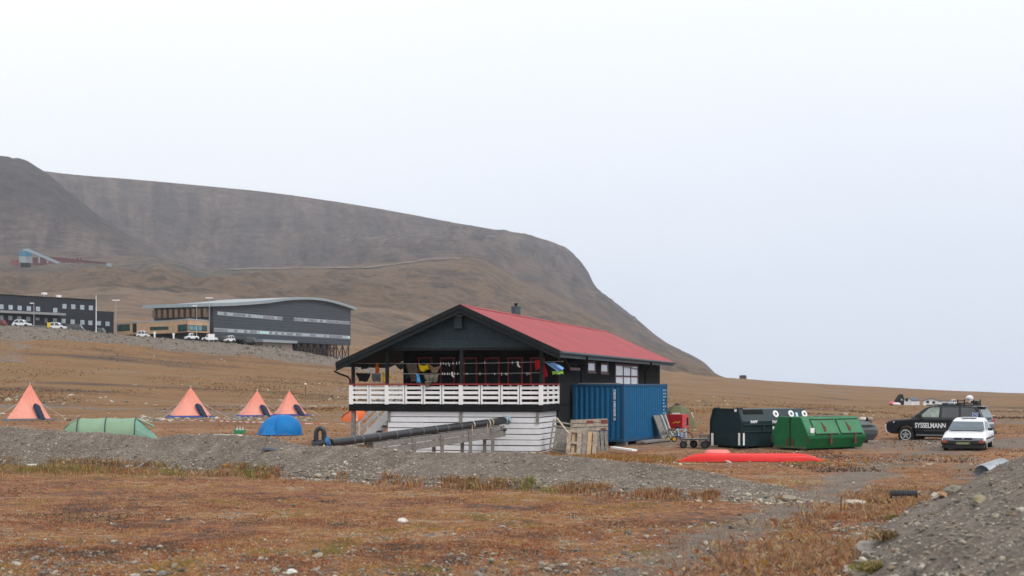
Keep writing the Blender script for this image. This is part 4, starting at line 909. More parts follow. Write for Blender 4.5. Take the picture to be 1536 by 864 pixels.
# ------------------------------------------------------------------ district pipe on its trestle
M_PIPE = mat('black_pipe_jacket', (.022, .024, .028), rough=.38, var=.25, scale=4, spec=.5)
M_PIPE2 = mat('grey_pipe_end', (.075, .085, .10), rough=.4, var=.2)
M_BAND = mat('grey_tape', (.19, .20, .21), rough=.6, var=.1)
M_STRAP = mat('tan_strap', (.52, .44, .33), rough=.8, var=.15)
M_CAPB = mat('pale_blue_cap', (.27, .38, .43), rough=.55, var=.25, scale=5)
pa, pb = P(496, 664.5, 50.0), P(756, 631, 59.0)
pdir = (pb-pa); pl_ = pdir.length; pd_ = pdir.normalized()
pipe = thing('insulated_pipe', 'thick black insulated pipe running up to the white slatted skirting', 'pipe', pa)
MB().cyl(Vector(), pdir, .150, 20).build('pipe_jacket', M_PIPE, pipe, smooth=True)
for px_ in (528, 541, 566, 592, 612, 632, 652, 669, 689):
    s = ((px_-496)/260)/(59.0/50.0 - (59.0/50-1)*(px_-496)/260)
    c = pdir*s; MB().cyl(c-pd_*.015, c+pd_*.015, .156, 20).build('joint_band', M_BAND, pipe, smooth=True)
for px_ in (708, 731, 736):
    s = ((px_-496)/260)/(59.0/50.0 - (59.0/50-1)*(px_-496)/260)
    c = pdir*s; sd_ = pd_.cross(Vector((0, 0, 1))).normalized()
    mb = MB(); mb.cyl(c-pd_*.03, c+pd_*.03, .158, 20); mb.box(c.x+.0, c.x+.03, c.y-.25, c.y-.16, c.z-.42, c.z); mb.build('strap', M_STRAP, pipe, smooth=True)
MB().cyl(pdir, pdir+pd_*.32, .15, 16).cyl(pdir+pd_*.2, pdir+pd_*.26, .185, 16).cyl(pdir+pd_*.28+Vector((0, -.1, 0)), pdir+pd_*.28+Vector((.12, -.3, .03)), .07, 10).build('end_cap', M_CAPB, pipe, smooth=True)
mb = MB(); e0 = pdir*.96; mb.cyl(e0+Vector((-.1, 0, -.36)), e0+Vector((.35, 0.08, -.33)), .06, 10); mb.cyl(e0+Vector((.1, -.05, -.45)), e0+Vector((.1, -.05, -.2)), .05, 8); mb.build('valve', M_PIPE, pipe, smooth=True)
tre = thing('pipe_trestle', 'grey timber trestle of beam and short posts under the black pipe', 'trestle', pa)
up = Vector((0, 0, 1)); sd_ = pd_.cross(up).normalized()
for off, dz, h_ in ((.12, -.275, .20), (-.12, -.275, .20)):
    MB().beam(pdir*.20+sd_*off+up*dz, pdir*.985+sd_*off+up*dz, .06, h_).build('beam', M_GREYWOOD, tre, bevel=.006)
MB().beam(pdir*.24+sd_*.13+up*(-.53), pdir*.99+sd_*.13+up*(-.51), .06, .25).build('beam', M_GREYWOOD, tre, bevel=.006)
for px_ in (615, 657, 699.5, 733):
    s = ((px_-496)/260)/(59.0/50.0 - (59.0/50-1)*(px_-496)/260); c = pdir*s
    w = pa + c; gz_ = float(mz(w.x, w.y)[0]) - pa.z
    x0 = c + sd_*.20; MB().beam((x0.x, x0.y, gz_-.2), (x0.x, x0.y, c.z-.20), .14, .12, up=(0, 1, 0)).build('post', M_GREYWOOD, tre, bevel=.008)
    x0 = c - sd_*.20; MB().beam((x0.x, x0.y, gz_-.2), (x0.x, x0.y, c.z-.30), .14, .12, up=(0, 1, 0)).build('post', M_GREYWOOD, tre)
fit = thing('pipe_fitting', 'black pipe fitting with upright bent hose and blue collar on the gravel berm', 'pipe fitting', P(480, 668, 49.6))
o_ = P(480, 668, 49.6); lp = lambda x, y, dy=0.0: P(x, y, 49.6+dy) - o_
mb = MB(); mb.cyl(lp(471, 668), lp(490, 663.5), .15, 16); mb.cyl(lp(469, 668.5), lp(472, 668), .21, 16); mb.build('pipe_body', M_PIPE, fit, smooth=True)
MB().cyl(lp(489.5, 663.5), lp(494.5, 662), .18, 16).build('collar', mat('blue_collar', (.03, .14, .32), rough=.45), fit, smooth=True)
mb = MB(); mb.tube([lp(475, 664), lp(474, 655), lp(474.3, 648), lp(476, 644), lp(480, 642), lp(484.3, 644), lp(486, 648), lp(486.2, 656), lp(486, 662)], .085, 12)
for y in (650, 656, 661): mb.cyl(lp(486, y-.6), lp(486, y+.6), .10, 12)
mb.build('bent_hose', M_PIPE, fit, smooth=True)
# ------------------------------------------------------------------ red box on legs, bucket, bicycle, carts
M_REDBOX = mat('red_box_paint', (.36, .012, .020), rough=.45, var=.12, scale=4)
bo = on_soil(1001, 74.5); bo.z = EYE-(653-HY)/F*74.5
bfz = Fr(bo, -R(28)); box = thing('red_box', 'red metal box on thin legs with a yellow swoosh, beside the blue container', 'box', bo, -R(28))
xa = bfz.px(1023, 640, 'v', 0).x; ya = 1.0
zb_, zt_ = bfz.px(1010, 643, 'v', 0).z, bfz.px(1010, 621.5, 'v', 0).z
ya = Fr(bfz.wor((xa, 0, 0)), -R(28)).px(1033.5, 640, 'u', 0).y
mb = MB(); mb.box(0, xa, 0, ya, zb_, zt_); body = mb.build('body', M_REDBOX, box, bevel=.015)
mb = MB(); mb.box(xa+.002, xa+.012, .03, ya-.03, zb_+.03, zt_-.03); mb.build('side_panel', mat('lighter_red', (.50, .045, .05), rough=.5), box)  # right face covered in a lighter red than the body
MB().box(xa+.013, xa+.02, ya*.62, ya*.86, zb_+.16, zt_-.18).build('side_slot', M_TYRE if 'M_TYRE' in globals() else M_DARK2, box)
mb = MB(); zc = (zb_+zt_)/2-.05; xc = xa*.62
for (x0, z0_, x1, z1_) in ((-.19, -.05, -.04, .045), (-.04, .045, .05, -.02), (.05, -.02, .20, .055)): mb.hexa([(xc+x0, -.008, zc+z0_-.025), (xc+x1, -.008, zc+z1_-.025), (xc+x1, -.003, zc+z1_-.025), (xc+x0, -.003, zc+z0_-.025), (xc+x0, -.008, zc+z0_+.03), (xc+x1, -.008, zc+z1_+.03), (xc+x1, -.003, zc+z1_+.03), (xc+x0, -.003, zc+z0_+.03)])
mb.build('emblem', mat('yellow_emblem', (.75, .38, .03), rough=.5), box)
for x, y in ((.02, .02), (xa-.02, .02), (xa-.02, ya-.02), (.02, ya-.02)):
    MB().cyl((x, y, zb_), (x, y, -.03), .014, 6).build('leg', M_REDBOX, box)
bk_ = on_soil(1020.5, 72); b = MB(); b.tube([(0, 0, 0), (0, 0, .28)], [.12, .155], 16); b.tube([(0, 0, .272), (0, 0, .295)], .162, 16)
o = b.build('bucket', mat('pale_blue_plastic', (.22, .36, .62), rough=.4), None, smooth=True); o.location = bk_; tag(o, 'pale blue plastic bucket standing under the red box', 'bucket')
M_TYRE = mat('black_rubber', (.014, .014, .015), rough=.85, var=.2)
M_YEL = mat('yellow_rim', (.55, .34, .04), rough=.5)
def ring(c, R_, r_, axis, seg=20, s2=6):
    axis = Vector(axis).normalized(); a = axis.cross(Vector((0, 0, 1))); a = a.normalized() if a.length > .01 else Vector((1, 0, 0)); b = a.cross(axis)
    pts = [Vector(c) + (a*math.cos(t)+b*math.sin(t))*R_ for t in [2*math.pi*k/seg for k in range(seg+1)]]
    return pts
def add_wheel(name, parent, c, R_, w, axis, mt, mr, rim=.62):
    ax = Vector(axis).normalized()
    h = MB().cyl(Vector(c)-ax*w/2, Vector(c)+ax*w/2, R_, 20).build(name, mt, parent, smooth=True, bevel=w*.15)
    MB().cyl(Vector(c)-ax*(w/2+.008), Vector(c)+ax*(w/2+.008), R_*rim, 14).build('rim', mr, h, smooth=True); return h
b0 = on_soil(1006, 66.5); tr = thing('hand_trolley', 'small trolley with two yellow rimmed wheels at the container corner', 'trolley', b0, R(10))
for x in (-.12, .17): add_wheel('wheel', tr, (x, 0, .13), .13, .07, (.15, 1, 0), M_TYRE, M_YEL, .66)
MB().tube([(-.12, .1, .13), (.17, .1, .13)], .02, 8).tube([(.0, .1, .13), (-.12, .3, .9), (-.2, .25, .95)], .018, 8).build('frame', M_PIPE, tr, smooth=True)
b0 = on_soil(1016, 67.2); bi = thing('bicycle', 'pale blue bicycle lying tilted between the trolley and the flat cart', 'bicycle', b0); bi.rotation_euler = (R(-38), R(8), R(-14))
M_BIKE = mat('pale_blue_frame', (.30, .50, .62), rough=.35, var=.1)
for x in (-.34, .36):
    mb = MB(); mb.tube(ring((x, 0, .31), .30, .02, (0, 1, 0)), .022, 6, caps=False)
    wh = mb.build('wheel', M_TYRE, bi, smooth=True)
    mb = MB()
    for k in range(8): t = math.pi*k/8; mb.tube([(x+.29*math.cos(t), 0, .31+.29*math.sin(t)), (x-.29*math.cos(t), 0, .31-.29*math.sin(t))], .004, 4)
    mb.build('spokes', M_STEEL, wh)
mb = MB()
for a, b in (((-.34, 0, .31), (0, 0, .30)), ((0, 0, .30), (-.12, 0, .74)), ((-.12, 0, .70), (.26, 0, .72)), ((0, 0, .30), (.26, 0, .66)), ((.36, 0, .31), (.24, 0, .84)), ((-.34, 0, .31), (-.12, 0, .68))): mb.tube([a, b], .020, 8)
mb.build('frame', M_BIKE, bi, smooth=True)
MB().tube([(.22, -.25, .90), (.24, -.05, .86), (.24, .05, .86), (.22, .25, .90)], .016, 8).build('handlebar', M_STEEL, bi, smooth=True)
MB().box(-.24, -.02, -.06, .06, .75, .80).build('saddle', M_TYRE, bi, bevel=.02)
c0 = on_soil(1043, 61.0); ct = thing('flat_cart', 'low black flat cart on fat tyres with a long drawbar', 'cart', c0, R(-12))
MB().box(-.55, .52, -.32, .32, .36, .41).build('platform', M_PIPE, ct, bevel=.01)
for x, y in ((-.48, -.36), (.42, -.36), (-.1, .36), (.45, .36)): add_wheel('wheel', ct, (x, y, .16), .165, .11, (0, 1, 0), M_TYRE, M_PIPE, .5)
MB().tube([(-.48, -.36, .16), (-.48, .36, .18)], .02, 8).tube([(.43, -.36, .16), (.43, .36, .16)], .02, 8).tube([(-.4, 0, .36), (-.4, 0, .18)], .025, 8).tube([(.43, 0, .36), (.43, 0, .18)], .025, 8).build('axle', M_PIPE, ct, smooth=True)
MB().tube([(-.5, .05, .40), (-.8, .2, .52), (-1.15, .4, .80)], .022, 8).tube([(-1.15, .25, .82), (-1.15, .55, .82)], .02, 8).build('drawbar', M_PIPE, ct, smooth=True)
s0 = on_soil(1057, 62.5); wc = thing('wooden_crate', 'small rough wooden crate between the flat cart and the dark green bin', 'crate', s0, R(15))
for k in range(4): MB().box(-.2, .2, -.18, -.165, .02+.12*k, .12+.12*k).build('slat', M_PAL, wc); MB().box(-.2, -.185, -.164, .18, .02+.12*k, .12+.12*k).build('slat', M_PAL2, wc)
MB().box(-.22, .24, -.2, .2, .49, .52).build('lid', M_PAL, wc)
# ------------------------------------------------------------------ dark green recycling bin
M_BIN = mat('dark_green_paint', (.008, .024, .029), rough=.5, var=.2, scale=2.5, spec=.3, dirt=(.028, .034, .034, .62), dscale=2.2)
M_BIN2 = mat('slate_green_slope', (.022, .040, .046), rough=.45, var=.2, scale=2)
KO = on_soil(1112.5, 60.4); KO.z = EYE-(673.5-HY)/F*60.4; KR = R(33)
kf = Fr(KO, KR); rec = thing('recycling_bin', 'dark green steel paper recycling container with white ring hatches', 'recycling container', KO, KR)
RW = kf.px(1066.5, 650, 'u', 0).y; RL = kf.px(1207.5, 620, 'v', .2).x; RH = kf.px(1112, 613.5, 'u', 0).z
k1, k2 = RH*.68, .20
prof = [(0, .10), (0, k1), (k2, RH-.02), (RW-k2, RH-.02), (RW, k1), (RW, .10)]
MB().prism([(0, y, z) for y, z in prof], (RL, 0, 0)).build('body', M_BIN, rec, bevel=.02)
MB().hexa([(.05, -.012, k1+.01), (RL-.03, -.012, k1+.01), (RL-.03, .02, k1), (.05, .02, k1), (.05, k2-.018, RH-.04), (RL-.03, k2-.018, RH-.04), (RL-.03, k2+.02, RH-.04), (.05, k2+.02, RH-.04)]).build('slope_panel', M_BIN2, rec)
mb = MB()
def rim_(p, q): mb.beam(p, q, .07, .06, up=(1, 0, 0))
for (y0, z0_), (y1, z1_) in zip(prof[:-1], prof[1:]): mb.beam((-.01, y0, z0_), (-.01, y1, z1_), .07, .07, up=(1, 0, 0))
mb.build('end_rim', M_BIN, rec)
for y in (k2+.06, RW-k2-.06): MB().box(.0, .25, y-.06, y+.06, RH-.02, RH+.045).build('lifting_lug', M_BIN, rec, bevel=.01)
def slope_pt(px_, py_):                              # point on the sloped panel
    e = kf.loc((0, 0, EYE)); q = kf.loc(P(px_, py_, 50)) - e; n_ = Vector((0, -(RH-k1), k2)).normalized(); p0 = Vector((0, -.014, k1))
    return e + q*((p0-e).dot(n_)/q.dot(n_)), n_
a, n_ = slope_pt(1113.5, 614.5); b, _ = slope_pt(1144.5, 619)
s0_, _ = slope_pt(1115, 619)
mb = MB(); mb.add([Vector((a.x, a.y, a.z))+n_*.004, Vector((b.x, a.y, a.z))+n_*.004, Vector((b.x, b.y, b.z))+n_*.004, Vector((a.x, b.y, b.z))+n_*.004], [(0, 1, 2, 3)])
mb.hexa([(a.x, b.y-.03, b.z-.05), (b.x, b.y-.03, b.z-.05), (b.x, b.y, b.z-.03), (a.x, b.y, b.z-.03), (a.x, b.y-.03, b.z-.01), (b.x, b.y-.03, b.z-.01), (b.x, b.y, b.z), (a.x, b.y, b.z)]); mb.build('paper_slot', mat('slot_black', (.004, .005, .006), rough=.9), rec)
for px_, py_ in ((1163, 621), (1186, 620.7), (1206, 621)):
    c, _ = slope_pt(px_, py_); u_ = Vector((1, 0, 0)); v_ = n_.cross(u_)
    M3 = Matrix((u_, v_, n_)).transposed()
    mb = MB(); mb.cyl(c+n_*.002, c+n_*.035, .155, 22); rg = mb.build('ring_hatch', M_WHITE, rec, smooth=True)
    MB().cyl(c+n_*.03, c+n_*.040, .075, 16).build('hatch_flap', mat('grey_rubber_flap', (.24, .24, .25), rough=.7), rg, smooth=True)
    MB().cyl(c+n_*.036, c+n_*.046, .022, 8).build('hatch_hole', M_TYRE, rg, smooth=True)
c, _ = slope_pt(1195, 622); MB().obox(c+n_*.006, (.14, .20, .006), Matrix((Vector((1, 0, 0)), n_.cross(Vector((1, 0, 0))), n_)).transposed()).build('sticker', mat('pale_blue_sticker', (.42, .68, .75), rough=.5), rec)
z1_ = kf.px(1130, 637, 'v', 0).z; z2_ = kf.px(1130, 647.5, 'v', 0).z
mb = MB(); mb.box(.08, RL-.02, -.07, -.002, z1_-.02, z1_+.02); mb.box(.08, RL-.02, -.05, -.002, z2_-.02, z2_+.02)
for x in (1.2, 2.3): mb.box(x, x+.06, -.055, -.003, z2_+.02, z1_-.02)
mb.build('ledge', M_BIN2, rec)
for px0, px1 in ((1114.3, 1116.8),):
    x0, x1 = kf.px(px0, 660, 'v', 0).x, kf.px(px1, 660, 'v', 0).x
    MB().box(x0, x1, -.008, -.002, kf.px(1115, 668, 'v', 0).z, kf.px(1115, 649.5, 'v', 0).z).build('reflector_strip', M_WHITE, rec)
for px0, px1 in ((1067.7, 1071), (1108.2, 1111)):
    y0, y1 = kf.px(px0, 660, 'u', -.02).y, kf.px(px1, 660, 'u', -.02).y
    MB().box(-.058, -.050, min(y0, y1), max(y0, y1), kf.px(px0, 668, 'u', -.02).z, kf.px(px0, 649.5, 'u', -.02).z).build('reflector_strip', M_WHITE, rec)
y0 = kf.px(1104, 615.5, 'u', -.02).y; z0_ = kf.px(1104, 615.8, 'u', -.02).z; MB().box(-.056, -.050, y0-.07, y0+.07, z0_-.055, z0_+.055).build('label_plate', M_WHITE, rec)
for px_, tx_ in ((1131, 'PAPP'), (1163.5, 'PAPP')):
    c = kf.px(px_, 633, 'v', -.01); text_mesh('lettering', tx_, .155, M_LETTER, rec, (c.x, -.012, c.z), (R(90), 0, 0), sx=1.15, bold=.006)
mb = MB(); c = kf.px(1160, 641.5, 'v', -.01); mb.box(c.x-.05, c.x+.05, -.012, -.004, c.z-.07, c.z+.07); mb.build('label_plate', M_WHITE, rec)
for x in (.3, RL-.5): MB().box(x, x+.18, .1, RW-.1, -.1, .10).build('skid', M_TYRE, rec)
# ------------------------------------------------------------------ green skip with two lids
M_GREEN = mat('green_skip_paint', (.010, .130, .044), rough=.6, spec=.25, var=.16, scale=2.2, dirt=(.055, .12, .05, .6), dscale=2.2)
M_GREEN2 = mat('light_slope_green', (.060, .205, .105), rough=.6, spec=.25, var=.18, scale=3, dirt=(.11, .14, .075, .60), dscale=3)  # lighter green for the sloped panel and the lids
M_RUST = mat('rust', (.125, .052, .035), rough=.95, var=.4, scale=14)
M_SEAM = mat('dark_seam', (.012, .03, .018), rough=.8)
GO_ = on_soil(1213, 58.8); GO_.z = EYE-(678.5-HY)/F*58.8; GR = R(36)
gf_ = Fr(GO_, GR); skip = thing('waste_skip', 'green steel waste skip with rust streaked lids before the dark green bin', 'skip', GO_, GR)
GW = gf_.px(1156.8, 657, 'u', 0).y; GH = gf_.px(1204, 626, 'u', 0).z; ge = lambda px_, py_: gf_.px(px_, py_, 'u', 0)
zs = [ge(1209, 675).z, ge(1215, 658).z, ge(1204, 626.5).z]
yb, yt = ge(1209, 674).y, ge(1204, 626).y
prof = [(max(yb, .1)+.08, .13), (0.0, .55), (.04, .70), (.46, GH), (GW-.42, GH), (GW-.02, .70), (GW, .55), (GW-.22, .13)]
GL = gf_.px(1298.5, 650, 'v', .0).x
MB().prism([(0, y, z) for y, z in prof], (GL, 0, 0)).build('body', M_GREEN, skip, bevel=.015)
for k in range(2): pass
A, B_ = Vector((0, .04, .70)), Vector((0, .46, GH)); sl_ = (B_-A); sn = Vector((0, -sl_.z, sl_.y)).normalized(); su = sl_.normalized(); sln = sl_.length
MX = Matrix((Vector((1, 0, 0)), su, -sn if False else Vector((1, 0, 0)).cross(su))).transposed()
def on_slope(x, t, off): return Vector((x, 0, 0)) + A + su*(sln*t) + sn*off
def slope_box(mb, x0, x1, t0, t1, o0, o1):
    mb.hexa([on_slope(x0, t0, o0), on_slope(x1, t0, o0), on_slope(x1, t0, o1), on_slope(x0, t0, o1), on_slope(x0, t1, o0), on_slope(x1, t1, o0), on_slope(x1, t1, o1), on_slope(x0, t1, o1)])
mb = MB(); slope_box(mb, .04, GL-.03, .0, .985, .002, .006); mb.build('slope_panel', M_GREEN2, skip)
for x0, x1 in ((.50, GL*.53), (GL*.58, GL-.18)):
    mb = MB(); slope_box(mb, x0, x1, .06, .80, .010, .035); lid = mb.build('lid', M_GREEN2, skip)
    mb = MB()
    slope_box(mb, x0-.05, x0-.004, .02, .86, .0105, .018); slope_box(mb, x0-.05, x1, -.0, .045, .0105, .05); slope_box(mb, x0-.05, x1+.04, .82, .865, .0105, .04); mb.build('lid_gap', M_SEAM, lid)  # dark strips drawn in for the open gap round each lid
    xm = x0+(x1-x0)*.42
    mb = MB(); mb.add([on_slope(xm-.07, .78, .04), on_slope(xm+.02, .60, .04), on_slope(xm+.17, .42, .04), on_slope(xm+.14, .22, .04), on_slope(xm+.02, .14, .04), on_slope(xm-.02, .38, .04)], [(0, 1, 2, 3, 4, 5)])
    slope_box(mb, xm-.03, xm+.03, .16, .66, .041, .06); mb.build('rusty_handle', M_RUST, lid)
    mb = MB(); xh = x0+(x1-x0)*.60
    mb.box(xh-.05, xh+.05, -.05, .03, .30, .74); mb.build('lid_catch', M_RUST, skip)
mb = MB(); mb.box(.0, GL, -.03, .02, .60, .66); mb.box(.02, GL-.02, -.012, .02, .545, .59); mb.build('side_rib', M_GREEN, skip)
mb = MB(); mb.box(-.03, .0, GW*.47, GW*.50, .14, GH); mb.build('door_seam', M_SEAM, skip)
for s_ in (-1, 1):
    mb = MB(); yc = GW*.485 + s_*.17; mb.box(-.05, -.001, yc-.03, yc+.03, .16, .55); mb.build('door_bar', M_RUST, skip)
mb = MB(); mb.box(-.06, -.001, .15, GW-.15, .14, .22); mb.build('end_sill', mat('rusty_green', (.065, .11, .05), rough=.8, var=.4, scale=9, dirt=(.12, .055, .035, .5), dscale=6), skip)
for y in (.06, GW-.10):
    for z in (.36, .48, .60): MB().box(-.05, -.001, y-.05, y+.05, z, z+.05).build('hinge', M_RUST, skip)
MB().box(.10, .32, -.02, .01, .80, 1.0).build('label_plate', M_WHITE, skip)
for x in (.35, GL-.5): MB().box(x, x+.22, .35, GW-.3, -.06, .13).build('skid', M_SEAM, skip)
for y in (.45, GW-.45): MB().cyl((.12, y-.05, .06), (.12, y+.05, .06), .07, 10).build('roller', M_GREYWOOD, skip, smooth=True)
# grey skip behind it, with rubbish on top
M_GREY = mat('grey_tarpaulin', (.085, .10, .105), rough=.6, var=.15, scale=3, bump=.3, bscale=6)
so = on_soil(1290, 66.0); gs = thing('grey_skip', 'grey covered waste skip half hidden behind the green skip', 'skip', so, R(34)); sf = Fr(so, R(34))
h_ = EYE-(632-HY)/F*66.5 - so.z; x1 = sf.px(1317.5, 650, 'v', 0).x
rings = []
for x, sc_ in ((-1.6, 1.0), (0, 1.0), (x1*.55, 1.0), (x1*.8, .97), (x1*.93, .88), (x1, .70)):
    rings.append([(x, y, .12 + (z-.12)*(.55+.45*sc_)) for y, z in ((.28, .12), (.05, .42), (-.0, .62), (.10, .85), (.45, h_), (1.5, h_), (1.9, .7), (1.7, .12))])
MB().loft(rings).build('body', M_GREY, gs, bevel=.03)
MB().tube([(-.2, -.03, .86), (x1*.5, .0, .86), (x1*.86, .12, .80)], .05, 8).build('tarpaulin_fold', M_GREY, gs, smooth=True)
MB().tube([(x1*.97, .15, .3), (x1*1.02, .3, .62), (x1*.98, .5, .95)], .07, 8).build('end_rail', M_TYRE, gs, smooth=True)
MB().box(-.5, x1*.7, .3, 1.5, -.1, .12).build('skid', M_TYRE, gs)
def lump(mb, c, r, sq=(1, 1, 1), seed=0, seg=9):
    rs = random.Random(seed); rings = []
    for i in range(1, 6):
        t = math.pi*i/6; rings.append([(c[0]+r*sq[0]*math.sin(t)*math.cos(a)*rs.uniform(.8, 1.2), c[1]+r*sq[1]*math.sin(t)*math.sin(a)*rs.uniform(.8, 1.2), c[2]+r*sq[2]*math.cos(t)*rs.uniform(.85, 1.1)) for a in [2*math.pi*k/seg for k in range(seg)]])
    mb.loft(rings)
for i, (px_, r_, m_, lab) in enumerate(((1294, .15, M_PALE, 'pale crumpled sack on the grey skip cover, nearest the green skip'), (1299.5, .13, M_TYRE, 'black bag on the grey skip cover between two pale scraps'), (1304.5, .14, M_PAL, 'brown bundle at the outer edge of the grey skip cover'))):
    mb = MB(); lump(mb, (0, 0, 0), r_, (1.3, 1.0, .8), i); o = mb.build('rubbish_bag', m_, None, smooth=True); o.location = P(px_, 630.5, 67.2); o.location.z = so.z+h_+r_*.55; tag(o, lab, 'rubbish bag')
pk = plank('wooden_strip', 'grey wooden slat lying along the top of the green skip', gf_.wor((1.2, .75, GH+.03)), gf_.wor((2.7, .7, GH+.03)), .09, .05, M_GREYWOOD, 'wooden strip')
# ------------------------------------------------------------------ kayaks
M_KAY = mat('red_plastic_hull', (.66, .030, .026), rough=.42, var=.10, scale=2, spec=.3, dirt=(.50, .055, .045, .60), dscale=3)
M_KAY2 = mat('faded_red_plastic', (.74, .20, .18), rough=.4, var=.08, scale=2)
def kayak(name, label, pxa, pxb, d, hgt, wid, m, rz=0.0, power=.55, cat='kayak'):
    a, b = on_soil(pxa, d), on_soil(pxb, d); L = (b-a).length; c = (a+b)/2
    rings = []; n_ = 26
    for i in range(n_+1):
        s = i/n_; e_ = min(s, 1-s)*2; w = wid/2*max(.03, 1-(1-e_)**2.4); h = hgt*(min(1, (e_/.22))**.75*.62+.38*min(1, e_/.35)) if e_ > 0 else .01
        h = max(h, .03); zb0 = .0 + .035*max(0, (e_-.12))
        row = []
        for k in range(13):
            t = math.pi*k/12; cx, sx_ = math.cos(t), math.sin(t)
            row.append(((s-.5)*L, w*math.copysign(abs(cx)**.8, cx), zb0 + (h-zb0)*sx_**.55))
        rings.append(row)
    t = thing(name, label, cat, c, math.atan2(b.y-a.y, b.x-a.x)+rz)
    MB().loft(rings).build('hull', m, t, smooth=True, angle=60)
    MB().tube([((s/20-.5)*L*.96, 0, hgt*(min(1, (min(s/20, 1-s/20)*2*.96+.04)/.22)**.75*.62+.38*min(1, (min(s/20, 1-s/20)*2*.96+.04)/.35))+.003) for s in range(21)], .018, 6).build('keel', m, t, smooth=True)
    return t, L
ky, L_ = kayak('kayak', 'long red kayak lying upside down on the ground before the bins', 1017.5, 1236, 48.6, .275, .62, M_KAY)
ky.rotation_euler.z += R(-2)
mb = MB(); mb.tube(ring((0, 0, 0), .05, .01, (0, 1, 0), 12), .012, 6, caps=False); o = mb.build('grab_loop', mat('orange_cord', (.7, .2, .03), rough=.6), ky); o.location = (L_/2-.03, 0, .05)
kayak('kayak', 'short faded red kayak hull showing behind the long red one', 1054, 1098, 52.6, .30, .5, M_KAY2)
# ------------------------------------------------------------------ tents
def tent_mat(name, c, rough=.75): return mat(name, c, rough=rough, var=.10, scale=1.6, spec=.2, bump=.8, bscale=2.2, trans=.25)
M_PINK = tent_mat('salmon_canvas', (.96, .41, .32)); M_PINK2 = tent_mat('orange_canvas', (.80, .20, .075))
M_SLEEVE = tent_mat('dark_blue_nylon', (.022, .040, .075), .5); M_SKIRT = tent_mat('blue_groundsheet', (.06, .09, .30)); M_SKIRT2 = tent_mat('grey_groundsheet', (.13, .15, .18))
M_POLE = mat('aluminium_pole', (.5, .48, .44), rough=.5)
def pyramid_tent(label, pxa, pya, px0, px1, d, skirt, rot):
    c = gnd((px0+px1)/2 + .0, d); z = EYE-(pya-HY)/F*d - c.z; w = (px1-px0)/F*d
    t = thing('pyramid_tent', label, 'tent', c, 0, 'pyramid tents in a row')
    ax = (pxa-CX)/F*d - c.x
    half = w/(abs(math.cos(rot))+abs(math.sin(rot)))/2
    cor = [Vector((half*sx*math.cos(rot)-half*sy*math.sin(rot), half*sx*math.sin(rot)+half*sy*math.cos(rot), 0)) for sx, sy in ((-1, -1), (1, -1), (1, 1), (-1, 1))]
    # canvas: each wall dips a little between the corner poles and shows folds
    rings = []; nH, nS = 16, 26
    for i in range(nH+1):
        s = i/nH; row = []
        for k in range(4):
            A_, B_ = cor[k], cor[(k+1) % 4]; nrm = ((A_+B_)/2).normalized()
            for j in range(nS):
                u = j/nS; p = A_*(1-u)+B_*u
                dip = math.sin(math.pi*u)*(.085+.02*math.sin(5*u*6.28+k))*math.sin(math.pi*min(1, (1-s)*1.1))
                q = p*(1-s)*(1 + .05*math.sin(math.pi*s)*-1) - nrm*dip*w*.5 + nrm*(.030*math.sin(u*31+3*s+k)+.022*math.sin(u*57+k*2))*(1-s)**.7*(.35+.65*(1-s))
                q = q + Vector((ax, 0, 0))*s; q.z = z*s if i else -.02; row.append(q)
        rings.append(row)
    MB().loft(rings, caps=False).build('canopy', M_PINK, t, smooth=True, angle=38)
    MB().cyl((ax, 0, z-.05), (ax, 0, z+.12), .035, 8).cyl((ax, 0, z+.02), (ax, 0, z+.06), .06, 8).build('pole_tip', M_POLE, t)
    mb = MB(); n_ = 40; R0, R1 = [], []
    for k in range(4):
        A_, B_ = cor[k], cor[(k+1) % 4]
        for j in range(10):
            p = A_.lerp(B_, j/10); R0.append(p*.985 + Vector((0, 0, .13))); o_ = p*(1.15+.06*math.sin(j*2.1+k)) ; o_.z = float(gz(c.x+o_.x, c.y+o_.y)[0])-c.z+.015; R1.append(o_)
    mb.loft([R0, [a.lerp(b, .4)+Vector((0, 0, .02+.02*math.sin(i*3.1))) for i, (a, b) in enumerate(zip(R0, R1))], R1], caps=False); mb.build('ground_flap', skirt, t, smooth=True)
    # door sleeve: a flattened dark tube hanging out of the wall at the right
    A_, B_ = cor[1], cor[2]
    fa_, fb_ = (cor[0], cor[1])
    base = fa_.lerp(fb_, .80); apx = Vector((ax, 0, z)); nf = Vector((math.sin(rot), -math.cos(rot), 0))
    p_lo = base.lerp(apx, .02)+nf*.10; p_hi = fa_.lerp(fb_, .74).lerp(apx, .46)+nf*.05
    sx_ = (fb_-fa_).normalized(); rings = []
    for i in range(13):
        s = i/12; cc = p_lo.lerp(p_hi, s) + nf*(.10*math.sin(math.pi*s)) - Vector((0, 0, .04*math.sin(math.pi*s)))
        r = .24*(1 if s < .8 else math.sqrt(max(.02, 1-((s-.8)/.2)**2)))*(1+.05*math.sin(i*2.2)); rings.append([cc + sx_*r*math.cos(a) + nf*(.6*r*math.sin(a)) for a in [2*math.pi*k/14 for k in range(14)]])
    MB().loft(rings).build('door_sleeve', M_SLEEVE, t, smooth=True)
    for k in range(4):
        gl_ = MB()
        q = cor[k].lerp(apx, .45); e_ = cor[k]*1.75; e_.z = float(gz(c.x+e_.x, c.y+e_.y)[0])-c.z; gl_.tube([q, e_], .012, 4)
        gl_.build('guy_line', M_LINE, t)
    return t
pyramid_tent('largest pyramid tent, salmon canvas on a grey groundsheet at the left edge', 45.3, 575.5, 2.5, 83.5, 101, M_SKIRT2, R(20))
pyramid_tent('salmon pyramid tent standing apart between the largest one and the close pair', 286, 580.5, 248.5, 321.5, 104, M_SKIRT, R(22))
